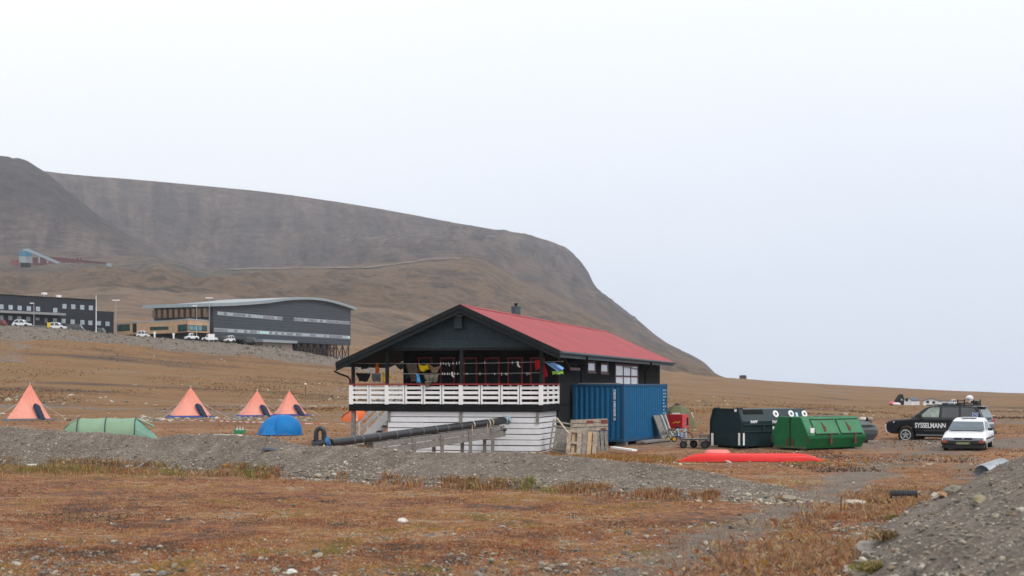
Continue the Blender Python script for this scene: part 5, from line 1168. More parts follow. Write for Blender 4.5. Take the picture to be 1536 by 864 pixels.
pyramid_tent('salmon pyramid tent just left of the blue dome tent, neighbour close behind it', 386, 585.5, 352.5, 412.5, 106.5, M_SKIRT, R(22))
pyramid_tent('rearmost salmon pyramid tent rising directly behind the blue dome tent', 434, 586, 407, 463.5, 109, M_SKIRT, R(22))
# green tunnel tent behind the berm
M_SAGE = tent_mat('sage_green_nylon', (.29, .44, .30), .55); M_HOOP = mat('dark_hoop_sleeve', (.03, .055, .05), rough=.6)
ta, tb = gnd(115, 69.2), gnd(207, 69.7); dirv = (tb-ta); TL_ = dirv.length; trz = math.atan2(dirv.y, dirv.x)
tt = thing('tunnel_tent', 'sage green tunnel tent with three dark hoops behind the gravel berm', 'tent', ta, trz)
HT, HW = 1.02, .95
def arch(x, w, h, n_=17, y0=0.0, z0=0.0): return [(x, y0 + w*math.copysign(abs(math.cos(t))**.85, math.cos(t))*-1, z0 + h*math.sin(t)**.8) for t in [math.pi*k/(n_-1) for k in range(n_)]]
hx = [.12, TL_*.49, TL_*.97]; rings = [arch(-.62, .30, .50), arch(-.3, .62, .80), arch(hx[0], HW*.93, HT*.97)]
for a, b in ((hx[0], hx[1]), (hx[1], hx[2])):
    for k in range(1, 7): s = k/6; sagf = math.sin(math.pi*s); rings.append(arch(a+(b-a)*s, HW*(1-.035*sagf), HT*(1-.045*sagf)))
MB().loft(rings, closed=False, caps=False).build('canopy', M_SAGE, tt, smooth=True, angle=50)
rings = [arch(hx[2], HW, HT), arch(hx[2]+.25, HW*.95, HT*.80), arch(hx[2]+.6, HW*.75, HT*.45), arch(hx[2]+1.05, HW*.35, .03)]
MB().loft(rings, closed=False, caps=False).build('end_panel', tent_mat('sage_green_end', (.22, .42, .33), .55), tt, smooth=True, angle=50)
MB().add([(hx[2]+.02, -.35, HT*.97), (hx[2]+.02, .35, HT*.97), (hx[2]+.85, .25, HT*.62), (hx[2]+.85, -.25, HT*.60), (hx[2]+.8, 0, HT*.52)], [(0, 1, 2, 4, 3)]).build('vent_hood', M_SAGE, tt)
MB().add([(hx[0], -.4, HT*.93), (hx[0], .4, HT*.93), (-.75, .3, .55), (-.75, -.3, .52)], [(0, 1, 2, 3)]).build('vent_hood', M_SAGE, tt)
for x in hx: MB().tube(arch(x, HW*1.012, HT*1.012, 25), .028, 6).build('hoop', M_HOOP, tt, smooth=True)
mb = MB(); mb.tube([(hx[0], -HW*.9, .4), (-1.2, -1.6, 0)], .008, 4).tube([(hx[2], -HW*.9, .5), (hx[2]+1.2, -1.7, 0)], .008, 4); mb.build('guy_line', M_LINE, tt)
# blue dome tent
M_SKY = tent_mat('bright_blue_nylon', (.010, .22, .60), .5)
bc = gnd(420, 74.0); bd = thing('dome_tent', 'bright blue dome tent pitched before the rear pyramid tents', 'tent', bc)
bw, bh = 66/F*74/2, EYE-(622-HY)/F*74-bc.z
def dome(cx, w, dpt, h, n1=22, n2=11, pw=.85):
    rings = []
    for i in range(n2):
        s = i/(n2-1)*.985; rr = math.cos(s*math.pi/2)**.82; z = h*math.sin(s*math.pi/2)**1.0
        rings.append([(cx*math.sin(s*math.pi/2) + w*rr*math.copysign(abs(math.cos(a))**pw, math.cos(a)), dpt*rr*math.copysign(abs(math.sin(a))**pw, math.sin(a)), z) for a in [2*math.pi*k/n1 for k in range(n1)]])
    return rings
MB().loft(dome(.12, bw, 1.0, bh), caps=True).build('canopy', M_SKY, bd, smooth=True, angle=80)
mb = MB(); mb.tube([(-.02+ .15*math.sin(t*1.57)-.12, -1.0*math.cos(t*1.57)**.82*1.01-.0, bh*math.sin(t*1.57)*1.005+.0) for t in [k/14 for k in range(14)]], .022, 6); mb.build('pole_sleeve', mat('deep_blue_sleeve', (.01, .11, .34), rough=.5), bd, smooth=True)
mb = MB(); mb.loft([[(-bw*.95, -.30, .02), (-bw*.55, -1.2, .02), (-.05, -1.08, .02)], [(-bw*.74, -.38, bh*.42), (-bw*.48, -.88, bh*.44), (-.08, -.90, bh*.46)], [(-bw*.25, -.25, bh*.9), (-bw*.2, -.42, bh*.88), (-.1, -.5, bh*.88)]], closed=False, caps=False); mb.build('vestibule', tent_mat('mid_blue_nylon', (.015, .23, .60), .5), bd, smooth=True)
mb = MB(); mb.loft([[(bw*1.02*math.cos(a), 1.03*math.sin(a), .10) for a in np.linspace(0, 6.283, 30)[:-1]], [(bw*1.05*math.cos(a), 1.06*math.sin(a), .0) for a in np.linspace(0, 6.283, 30)[:-1]]], caps=False); mb.build('hem', mat('deep_blue_sleeve', (.01, .11, .34)), bd)
# orange dome tent behind the veranda stairs
oc = gnd(529, 96); od = thing('dome_tent', 'orange dome tent half hidden behind the veranda post and stairs', 'tent', oc)
MB().loft(dome(.25, .85, .8, .85), caps=True).build('canopy', M_PINK2, od, smooth=True, angle=80)
MB().tube([(-.8, -.2, .02), (-.55, -.55, .42), (-.1, -.62, .72), (.25, -.2, .86)], .03, 6).build('pole_sleeve', M_HOOP, od, smooth=True)
MB().loft([[(-.1, -.78, .03), (.45, -.80, .03)], [(-.02, -.66, .45), (.38, -.68, .45)], [(.08, -.45, .70), (.3, -.46, .70)]], closed=False, caps=False).build('door_panel', mat('pale_orange_nylon', (.75, .38, .25), rough=.6), od, smooth=True)
# olive frame tent behind the red box
M_OLIVE = tent_mat('olive_canvas', (.19, .20, .11)); yc_ = gnd(1016, 86); fl = thing('frame_tent', 'olive domed frame tent with pale windows behind the red box', 'tent', yc_)
fh, fw_ = EYE-(607-HY)/F*86-yc_.z, 29/F*86
rings = []
for r_, z in ((1.0, 0), (.93, .32), (.72, .70), (.40, .90), (.10, 1.0)): rings.append([(fw_*r_*math.cos(a+.2), fw_*r_*math.sin(a+.2), fh*z) for a in [2*math.pi*k/8 for k in range(8)]])
MB().loft(rings).build('canopy', M_OLIVE, fl)
mb = MB()
for k in (5, 6, 7): 
    a0, a1 = 2*math.pi*k/8+.2, 2*math.pi*(k+1)/8+.2; q = [Vector(rings[1][k]).lerp(Vector(rings[2][k]), .15), Vector(rings[1][(k+1) % 8]).lerp(Vector(rings[2][(k+1) % 8]), .15), Vector(rings[2][(k+1) % 8]), Vector(rings[2][k])]
    if k == 6: continue
    m_ = (q[0]+q[1]+q[2]+q[3])/4; nr = Vector((m_.x, m_.y, m_.z*.4)).normalized(); MB().add([m_+(p-m_)*.72+nr*.03 for p in q], [(0, 1, 2, 3)]).build('window', mat('pale_tent_window', (.50, .52, .50), rough=.4), fl)
MB().tube([(0, 0, fh), (0, 0, fh+.08)], [.22, .12], 8).build('top_cap', M_HOOP, fl)
# ------------------------------------------------------------------ camp oddments
def on_g(px, py, d): v = P(px, py, d); return v
def tape(name, label, pts, cols=True):
    P_ = [P(a, b, d) for a, b, d in pts]; Q = []
    for a, b in zip(P_[:-1], P_[1:]):
        for k in range(12): t = k/12; Q.append(a.lerp(b, t) - Vector((0, 0, .03*math.sin(math.pi*t))))
    Q.append(P_[-1]); o0 = Q[0]; mb = MB()
    for i, (a, b) in enumerate(zip(Q[:-1], Q[1:])): mb.cur = i % 2; mb.beam(a-o0, b-o0, .012, .075)
    o = mb.build(name, [mat('white_tape', (.72, .68, .66), rough=.5), mat('red_tape', (.62, .16, .13), rough=.5)], None); o.location = o0
    tag(o, label, 'barrier tape'); return o
tape('barrier_tape', 'red and white barrier tape running low from the pyramid tents to the stairs', [(240, 629.5, 98), (330, 631.5, 94), (388, 633, 92), (530, 636.5, 89)])
tape('barrier_tape', 'red and white barrier tape strung low past the largest pyramid tent', [(-30, 618, 112), (60, 621.5, 112), (126, 624.5, 108)])
sk_px = [(240, 98), (330, 94), (388, 92), (126, 108)]
for i, (px_, d_) in enumerate(sk_px):
    q = gnd(px_, d_); y_ = [629.5, 631.5, 633, 624.5][i]; h_ = max(.25, EYE-(y_-HY)/F*d_ - q.z + .06)
    o = MB().cyl((0, 0, -.1), (0, 0, h_), .018, 6).build('wooden_stake', M_PAL); o.location = q
    tag(o, ['thin stake holding the tape left of the lone pyramid tent', 'thin stake holding the tape right of the lone pyramid tent', 'thin stake holding the tape beside the blue dome tent', 'thin stake ending the tape right of the largest pyramid tent'][i], 'stake', 'stakes of the barrier tape')
M_CRATE = mat('green_plastic', (.02, .24, .10), rough=.45); g = gnd(359.5, 75.5)
cr = thing('bottle_crate', 'small green plastic crate left of the blue dome tent', 'crate', g)
mb = MB(); mb.box(-.28, .28, -.2, .2, .0, .03); mb.box(-.28, -.25, -.2, .2, .03, .22); mb.box(.25, .28, -.2, .2, .03, .22); mb.box(-.25, .25, -.2, -.17, .03, .20); mb.box(-.25, .25, .17, .2, .03, .20); mb.build('tray', M_CRATE, cr)
for i, x in enumerate((-.14, .02, .17)):
    b = MB().tube([(0, 0, 0), (0, 0, .22), (0, 0, .27), (0, 0, .33)], [.05, .05, .022, .02], 10).build('bottle', mat('clear_bottle', (.55, .6, .6), rough=.15), None, smooth=True); b.location = g + Vector((x, .0, .03))
    tag(b, 'clear bottle standing in the small green crate', 'bottle', 'bottles in the green crate')
plank('white_pole', 'white pole lying on the ground just behind the gravel berm', P(298, 652.2, 71.5)-Vector((0, 0, .0)), P(363, 653.6, 70.5), .10, .10, M_WHITE, 'pole')
g = gnd(458.5, 168); mk = thing('marker_pole', 'thin marker pole with white top on the slope behind the tents', 'marker pole', g); h_ = EYE-(576.5-HY)/F*168-g.z
MB().cyl((0, 0, -.2), (0, 0, h_), .035, 6).build('pole', M_DARK2, mk); MB().box(-.13, .13, -.05, .05, h_-.02, h_+.13).build('top', M_WHITE, mk)
# drain pipes, rod, tin by the berm
M_GALV = mat('corrugated_zinc', (.40, .44, .47), rough=.4, metal=.55, var=.2, scale=3)
o_ = P(1484, 708, 36.4); cv = thing('culvert_pipe', 'short corrugated zinc culvert half buried behind the gravel embankment', 'culvert', o_)
mb = MB(); ax_ = Vector((.75, .55, .16)).normalized(); n_ = 40
mb.tube([ax_*(-.30 + .9*k/n_) for k in range(n_+1)], [.24 + .014*math.sin(k*2*math.pi/4) for k in range(n_+1)], 24, caps=False); mb.build('pipe_shell', M_GALV, cv, smooth=True)
g = on_soil(1355, 32.2); gp = thing('drain_pipe', 'black ribbed plastic drain pipe lying at the foot of the embankment', 'drain pipe', g+Vector((0, 0, .10)))
mb = MB(); k_ = 66; mb.tube([Vector((-.30+.60*k/k_, .04-.10*k/k_, .0)) for k in range(k_+1)], [.085 + (.022 if (k//2) % 3 else 0) for k in range(k_+1)], 16); mb.build('ribbed_shell', M_PIPE, gp, smooth=True, angle=30)
mb = MB()
for k in range(11): mb.box(-.28+.055*k, -.262+.055*k, -.11+.0, -.095, -.10, -.03)
mb.build('end_teeth', M_STEEL, gp)
g = on_soil(1261, 28.6); o = MB().cyl((0, 0, -.1), (.01, 0, .36), .011, 6).build('iron_rod', mat('rusty_iron', (.075, .045, .035), rough=.9, var=.3, scale=20)); o.location = g; tag(o, 'short rusty iron rod standing upright in the gravel before the drain pipe', 'iron rod')
g = on_soil(48, 44.3); o = MB().tube([(-.16, 0, .07), (-.155, 0, .07), (.15, .02, .075), (.16, .02, .075)], [.05, .09, .09, .05], 14).build('tin_can', mat('white_tin', (.62, .58, .55), rough=.4, dirt=(.4, .33, .28, .6)), None, smooth=True); o.location = g; tag(o, 'dented white tin lying in the grass at the foot of the berm', 'tin')
g = on_soil(405, 41.4, .02); o = MB().hexa([(-.26, -.05, 0), (.22, -.08, 0), (.30, .1, .0), (-.2, .12, 0), (-.22, -.03, .10), (.18, -.05, .06), (.26, .08, .05), (-.16, .1, .1)]).build('plastic_sheet', mat('slate_plastic', (.075, .095, .12), rough=.5), None, bevel=.02); o.location = g; tag(o, 'scrap of slate blue plastic half buried in the berm face', 'plastic scrap')
for i, (x0, y0, x1, y1, d_, lab) in enumerate(((196, 708, 228, 692, 42.6, 'weathered grey stick lying on the lower berm face'), (1280, 734, 1292, 730, 34, 'thin dark stick lying near the drain pipe'))):
    a_, b_ = on_soil(x0, d_-.4, .04), on_soil(x1, d_+.6, .05); plank('driftwood_stick', lab, a_, b_, .05, .045, M_GREYWOOD, 'stick')
# ------------------------------------------------------------------ cars near the bins
M_CARBLK = mat('black_car_paint', (.006, .008, .013), rough=.28, var=.1, spec=.4, coat=.25)
M_CARWHT = mat('white_car_paint', (.72, .73, .75), rough=.3, var=.04, spec=.5, coat=.3)
M_TRIM = mat('black_trim', (.015, .016, .018), rough=.6, var=.2)
M_CGLASS = glass_mat('car_glass', (.025, .032, .036)); M_CGLASS2 = glass_mat('reflection_toned_glass', (.040, .045, .050))  # second glass: base colour lightened as a painted grey reflection
M_WIND = mat('windscreen', (.055, .085, .11), rough=.08, var=.35, scale=2.2, spec=.9)
M_DRIVER = mat('see_through_window', (.24, .30, .25), rough=.1, var=.5, scale=2.5, spec=.7)
M_RIM = mat('silver_rim', (.50, .51, .52), rough=.3, metal=.5); M_RLAMP = mat('red_lamp', (.50, .015, .02), rough=.25); M_HLAMP = mat('clear_lamp', (.66, .70, .76), rough=.15); M_AMBER = mat('amber_lamp', (.42, .06, .02), rough=.3)
def arch_cut(cx, cz, r, z0, n=9):                    # wheel arch as outline points, from right to left at sill height z0
    a0 = math.asin(max(-1, min(1, (z0-cz)/r)))
    return [(cx + r*math.cos(a), cz + r*math.sin(a)) for a in np.linspace(a0, math.pi-a0, n)]
def car_wheel(parent, x, y, r, w, spokes, face):
    t = MB().tube([(x, y-w/2, r), (x, y-w/2+.03, r), (x, y+w/2-.03, r), (x, y+w/2, r)], [r*.90, r, r, r*.90], 26).build('wheel', M_TYRE, parent, smooth=True)
    yf = y + face*(w/2+.004); mb = MB(); mb.cyl((x, y+face*w*.3, r), (x, yf-face*.03, r), r*.62, 22); mb.build('rim_well', M_TRIM, t, smooth=True)
    mb = MB(); rr = ring((x, yf-face*.012, r), r*.63, .02, (0, 1, 0), 24); mb.tube(rr, .028, 6, caps=False); mb.cyl((x, yf-face*.03, r), (x, yf, r), r*.17, 12)
    for k in range(spokes):
        a = 2*math.pi*k/spokes+.3; mb.beam((x+r*.1*math.cos(a), yf-face*.012, r+r*.1*math.sin(a)), (x+r*.61*math.cos(a), yf-face*.015, r+r*.61*math.sin(a)), .02, r*.23, up=(-math.sin(a)*0+0, 1, 0) if False else (math.cos(a+1.57), 0, math.sin(a+1.57)))
    mb.build('rim', M_RIM, t, smooth=True)
# --- black patrol car
VO = P(1329, 663.5, 70.5); VR = -R(34); vf = Fr(VO, VR)
gzv = VO.z
suv = thing('police_suv', 'black police estate car with white lettering, parked behind the white hatchback', 'car', VO, VR)
def sx(px_, py_=640): q = vf.px(px_, py_, 'v', 0); return q.x, q.z
SW, SLN = 1.92, 4.75
X_ = lambda p_: sx(p_)[0]
Zc = lambda p_, q_: sx(p_, q_)[1]
wr = .385; wx1 = X_(1358.5); wx2 = wx1 + 2.85; zs_ = .36
out = [(.20, .46), (.02, .56), (.0, .80), (.03, .98), (.10, 1.06), (.35, 1.12), (.9, 1.16), (1.30, 1.20), (1.55, 1.22), (4.55, 1.25), (4.72, 1.18), (4.78, .95), (4.76, .62), (4.62, .46)]
out += arch_cut(wx2, wr, .47, .42) + [(wx2-.5, zs_)] + [(wx1+.5, zs_)] + arch_cut(wx1, wr, .47, .42)
MB().prism([(x, 0, z) for x, z in out], (0, SW, 0)).build('body', M_CARBLK, suv, bevel=.07, smooth=True, angle=35)
cab = [(1.22, 1.20), (1.50, 1.42), (1.86, 1.70), (2.10, 1.80), (2.6, 1.84), (4.0, 1.83), (4.42, 1.78), (4.60, 1.50), (4.70, 1.22)]
ins = lambda z: .04 + .26*max(0, (z-1.2))
rings = [[(x, ins(z), z) for x, z in cab], [(x, SW-ins(z), z) for x, z in cab]]
mb = MB(); n_ = len(cab); mb.add(rings[0]+rings[1], [tuple(range(n_))[::-1], tuple(range(n_, 2*n_))] + [(i, i+1, n_+i+1, n_+i) for i in range(n_-1)]); mb.build('cabin', M_CARBLK, suv, bevel=.03, smooth=True, angle=35)
def side_glass(pts, m, name='side_window'):
    for yy in (0, 1):
        mb = MB(); f = lambda z: (ins(z)-.012) if yy == 0 else SW-ins(z)+.012
        vs = [(x, f(z), z) for x, z in pts]; mb.poly(vs) if yy == 0 else mb.poly(vs[::-1]); mb.build(name, m, suv, fixn=False)
side_glass([(1.72, 1.27), (1.78, 1.40), (2.10, 1.70), (2.22, 1.745), (2.62, 1.755), (2.60, 1.27)], M_DRIVER)
side_glass([(2.74, 1.27), (2.74, 1.757), (3.52, 1.757), (3.58, 1.27)], M_CGLASS2)
side_glass([(3.68, 1.27), (3.64, 1.755), (4.22, 1.74), (4.36, 1.62), (4.42, 1.27)], M_CGLASS2)
MB().hexa([(1.27, .12, 1.215), (1.27, SW-.12, 1.215), (1.33, SW-.12, 1.215), (1.33, .12, 1.215), (1.83, .22, 1.69), (1.83, SW-.22, 1.69), (1.87, SW-.22, 1.69), (1.87, .22, 1.69)]).build('windscreen', M_WIND, suv)
MB().hexa([(4.66, .2, 1.28), (4.72, .2, 1.28), (4.72, SW-.2, 1.28), (4.66, SW-.2, 1.28), (4.47, .26, 1.70), (4.52, .26, 1.70), (4.52, SW-.26, 1.70), (4.47, SW-.26, 1.70)]).build('rear_window', mat('grey_rear_glass', (.16, .18, .18), rough=.15), suv)
MB().box(4.38, 4.66, .2, SW-.2, 1.775, 1.815).build('rear_spoiler', M_CARBLK, suv, bevel=.015)
for y, f_ in ((.10, -1), (SW-.10, 1)):
    for x in (wx1, wx2): car_wheel(suv, x, y, wr, .24, 5, f_)
mb = MB(); mb.box(wx1+.52, wx2-.52, -.03, .10, .36, .43); mb.build('side_step', mat('grey_step', (.16, .16, .17), rough=.5), suv, bevel=.02)
MB().box(.6, 4.6, .12, SW-.12, .30, .40).build('underbody', M_TRIM, suv)
MB().box(1.9, 4.5, -.012, .004, .60, .66).build('door_moulding', mat('dark_moulding', (.05, .052, .056), rough=.5), suv)
for x in (2.68, 3.62): MB().box(x-.006, x+.006, -.004, .002, .48, 1.2).build('door_gap', M_TRIM, suv)
for x in (2.45, 3.4): MB().box(x, x+.18, -.03, -.001, 1.08, 1.12).build('door_handle', M_CARBLK, suv, bevel=.008)
MB().box(1.62, 1.80, -.24, -.02, 1.22, 1.42).build('wing_mirror', M_TRIM, suv, bevel=.03)
mb = MB(); mb.hexa([(.02, .06, .88), (.40, -.012, .98), (.40, .05, .98), (.0, .45, .90), (.06, .06, 1.02), (.44, -.010, 1.06), (.44, .05, 1.07), (.04, .45, 1.04)]); mb.build('headlight', M_HLAMP, suv, bevel=.01)
MB().box(-.015, .03, SW-.45, SW-.08, .9, 1.02).build('headlight', M_HLAMP, suv, bevel=.01)
MB().box(-.02, .03, .5, SW-.5, .78, 1.0).build('grille', M_TRIM, suv, bevel=.01)
mb = MB(); mb.tube([(.05, .10, .48), (-.07, .14, .62), (-.09, .16, .86)], .032, 8); mb.tube([(-.09, .16, .86), (-.09, SW-.16, .86)], .032, 8); mb.tube([(.05, SW-.10, .48), (-.07, SW-.14, .62), (-.09, SW-.16, .86)], .032, 8); mb.build('bull_bar', mat('bright_bar', (.70, .72, .76), rough=.25), suv, smooth=True)
MB().box(-.06, .0, .2, SW-.2, .88, 1.0).build('front_light_bar', M_TRIM, suv, bevel=.02)
mb = MB(); mb.box(4.55, 4.78, -.010, .18, 1.0, 1.22); mb.box(4.766, 4.80, -.005, .28, 1.0, 1.22); mb.build('tail_light', M_RLAMP, suv, bevel=.01)
MB().box(4.766, 4.80, SW-.28, SW+.005, 1.0, 1.22).build('tail_light', M_RLAMP, suv, bevel=.01)
MB().box(4.775, 4.80, .30, SW-.30, .95, 1.06).build('rear_garnish', mat('pale_garnish', (.55, .55, .56), rough=.3), suv)
MB().box(4.772, 4.79, .6, 1.2, .66, .80).build('rear_plate', mat('plate_dull', (.24, .26, .12), rough=.5), suv)
MB().box(4.70, 4.88, .05, SW-.05, .44, .62).build('rear_bumper', M_TRIM, suv, bevel=.03)
mb = MB(); mb.tube([(4.86, SW*.62, .70), (4.98, SW*.62, .70)], .36, 20); mb.build('spare_wheel', M_TYRE, suv, smooth=True) if False else None
c0_ = X_(1372.5); c1_ = X_(1418.8)
tm = text_mesh('lettering', 'SYSSELMANN', .34, M_LETTER, suv, ((c0_+c1_)/2, -.013, Zc(1396, 638.6)), (R(90), 0, 0), sx=1.0, bold=.008)
bpy.context.view_layer.update(); tm.scale = ((c1_-c0_)/max(.01, tm.dimensions.x), 1, 1)
# shield badge on the rear quarter
bx_, bz_ = 4.02, 1.60
qx, qz = X_(1463.5), Zc(1463.5, 623)
e = vf.loc((0, 0, EYE)); 
q_ = vf.px(1463.6, 623.6, 'v', .10); sh_ = [(-.14, .16), (0, .13), (.14, .16), (.14, 0), (.09, -.12), (0, -.19), (-.09, -.12), (-.14, 0)]
def badge(s, y, m): mb = MB(); mb.prism([(q_.x+a*s, y, q_.z+b*s) for a, b in sh_], (0, .004, 0)); return mb.build('shield_badge', m, suv)
ys = ins(q_.z-.2)-.03
b1 = badge(1.0, ys, mat('pale_badge', (.60, .64, .74), rough=.5)); b2 = badge(.80, ys-.005, mat('blue_badge', (.07, .12, .38), rough=.5))
mb = MB(); mb.tube(ring((q_.x, ys-.009, q_.z), .062, .01, (0, 1, 0), 16), .012, 5, caps=False); mb.build('badge_ring', mat('pale_badge', (.6, .64, .74)), suv)
# roof gear
mb = MB()
for y in (.35, SW-.35): mb.box(1.9, 4.2, y, y+.04, 1.835, 1.885)
mb.build('roof_rail', M_TRIM, suv, bevel=.008)
x0 = vf.px(1414, 612, 'v', .6).x; MB().box(x0, x0+.30, .45, SW-.45, 1.86, 1.97).build('light_bar', mat('blue_black_lens', (.02, .03, .07), rough=.2), suv, bevel=.03)
x1, x2 = vf.px(1439, 610, 'v', .7).x, vf.px(1463, 610, 'v', .7).x
mb = MB()
for x in (x1, x2):
    mb.box(x-.03, x+.03, .38, .43, 1.87, 2.14); mb.box(x-.03, x+.03, SW-.43, SW-.38, 1.87, 2.14)
    mb.box(x-.03, x+.03, .43, SW-.43, 1.90, 1.95)
mb.box(x1, x2, .385, .425, 1.94, 1.985); mb.box(x1, x2, SW-.425, SW-.385, 1.94, 1.985); mb.box(x1, x1+.3, .385, .425, 2.06, 2.10); mb.build('roof_rack', M_TRIM, suv, bevel=.006)
xl = vf.px(1456, 605, 'v', .9).x; mb = MB(); mb.cyl((xl, .9, 1.94), (xl, .9, 2.10), .09, 12); lump(mb, (xl-.05, .9, 2.22), .15, (1.15, 1, .9), 3); mb.build('search_lamp', M_WHITE, suv, smooth=True)
MB().box(x2-.2, x2+.12, .6, 1.2, 1.96, 2.08).build('roof_box', M_TRIM, suv, bevel=.02)
# --- white hatchback facing the eye
HO_ = P(1444.5, 677.5, 56.0); HR_ = -R(23.5); wf = Fr(HO_, HR_)
hb_ = thing('hatchback', 'old white hatchback facing forward with black bumper, before the black police car', 'car', HO_, HR_)
HW_ = 1.70; hw = HW_/2
# body lofted front to back: rows across, from sill up
st = [(-.02, .30, .50, .78), (.02, .28, .54, .80), (.15, .28, .585, .83), (.5, .30, .65, .835), (1.0, .30, .725, .85), (1.25, .30, .76, .85), (2.2, .30, .80, .855), (3.3, .30, .80, .85), (3.9, .32, .78, .83), (4.15, .40, .72, .78)]
rings = []
for y, zlo, zhi, w in st:
    rings.append([(-w+.05, y, zlo), (-w, y, zlo+.10), (-w-.0, y, zhi-.12), (-w+.04, y, zhi-.03), (-w+.14, y, zhi), (0, y, zhi+.025), (w-.14, y, zhi), (w-.04, y, zhi-.03), (w, y, zhi-.12), (w, y, zlo+.10), (w-.05, y, zlo)])
MB().loft(rings).build('body', M_CARWHT, hb_, smooth=True, angle=50)
zr_ = 1.275
gh = [(1.18, .76, .73), (1.55, .965, .67), (1.86, 1.125, .615), (2.2, 1.235, .585), (2.6, zr_, .58), (3.1, zr_+.0, .58), (3.55, 1.20, .58), (4.05, .80, .70)]
rings = [[(-.74, y, .70), (-w-.02, y, z-.05), (-w+.06, y, z), (0, y, z+.025), (w-.06, y, z), (w+.02, y, z-.05), (.74, y, .70)] for y, z, w in gh]
MB().loft(rings).build('cabin', M_CARWHT, hb_, smooth=True, angle=40)
MB().loft([[(x, y-.035-.03*(1-(x/w)**2), z+.035) for x in [w*k/6 for k in range(-6, 7)]] for y, z, w in ((1.18, .775, .71), (1.36, .875, .68), (1.55, .965, .645), (1.72, 1.055, .615), (1.84, 1.112, .59))], closed=False, caps=False).build('windscreen', M_WIND, hb_, smooth=True, fixn=True)
for s_ in (-1, 1):
    mb = MB(); f = lambda y, z: (s_*(.765 - .36*max(0, z-.74)), y, z)
    mb.poly([f(1.6, .83), f(2.05, 1.13), f(2.45, 1.18), f(2.45, .83)]); mb.poly([f(2.53, .83), f(2.53, 1.19), f(3.2, 1.18), f(3.62, .85)]); mb.build('side_window', M_CGLASS, hb_, fixn=False)
    MB().box(s_*.80-.0 if s_ > 0 else -.98, s_*.98 if s_ > 0 else -.80, 1.42, 1.54, .80, .91).build('wing_mirror', M_TRIM, hb_, bevel=.03)
    mb = MB(); x0, x1 = sorted((s_*.36, s_*.77)); mb.box(x0, x1, -.045, .02, .455, .55); mb.build('headlight', mat('ribbed_headlamp', (.30, .33, .37), rough=.15, var=.4, scale=9), hb_, bevel=.012)
    x0, x1 = sorted((s_*.60, s_*.80)); MB().box(x0, x1, -.085, -.03, .355, .42).build('indicator', M_AMBER, hb_, bevel=.006)
    for y in (.78, 3.30):
        xw = s_*(hw-.12); t = MB().tube([(xw-.09, y, .28), (xw-.07, y, .28), (xw+.07, y, .28), (xw+.09, y, .28)], [.25, .285, .285, .25], 22).build('wheel', M_TYRE, hb_, smooth=True); MB().cyl((xw+s_*.085, y, .28), (xw+s_*.10, y, .28), .17, 16).build('hub_cap', M_RIM, t, smooth=True)
    x0, x1 = sorted((s_*.853, s_*.862)); MB().box(x0, x1, .45, 3.7, .48, .54).build('side_moulding', M_TRIM, hb_)
MB().box(-.35, .35, -.040, .02, .46, .55).build('grille', mat('dark_blue_grille', (.014, .016, .045), rough=.5), hb_, bevel=.01)
MB().box(-.05, .05, -.052, -.035, .49, .53).build('grille_mark', M_RIM, hb_, bevel=.01)
mb = MB(); mb.box(-.83, .83, -.08, .10, .28, .44); mb.box(-.80, .80, -.05, .3, .12, .28); mb.build('bumper', M_TRIM, hb_, bevel=.03)
pl = MB().box(-.26, .26, -.095, -.081, .285, .38).build('number_plate', mat('plate_green', (.15, .17, .06), rough=.5), hb_)
mb = MB()
for k in range(6): mb.box(-.21+.072*k, -.17+.072*k, -.099, -.0955, .305, .36)
mb.build('plate_mark', mat('plate_mark', (.30, .32, .2), rough=.6), pl)
MB().box(-.30, .30, 2.15, 2.75, zr_+.012, zr_+.03).build('sunroof', mat('roof_panel_white', (.62, .63, .66), rough=.3), hb_, bevel=.01)
MB().box(-.6, .6, .25, 3.8, .22, .34).build('underbody', M_TRIM, hb_)
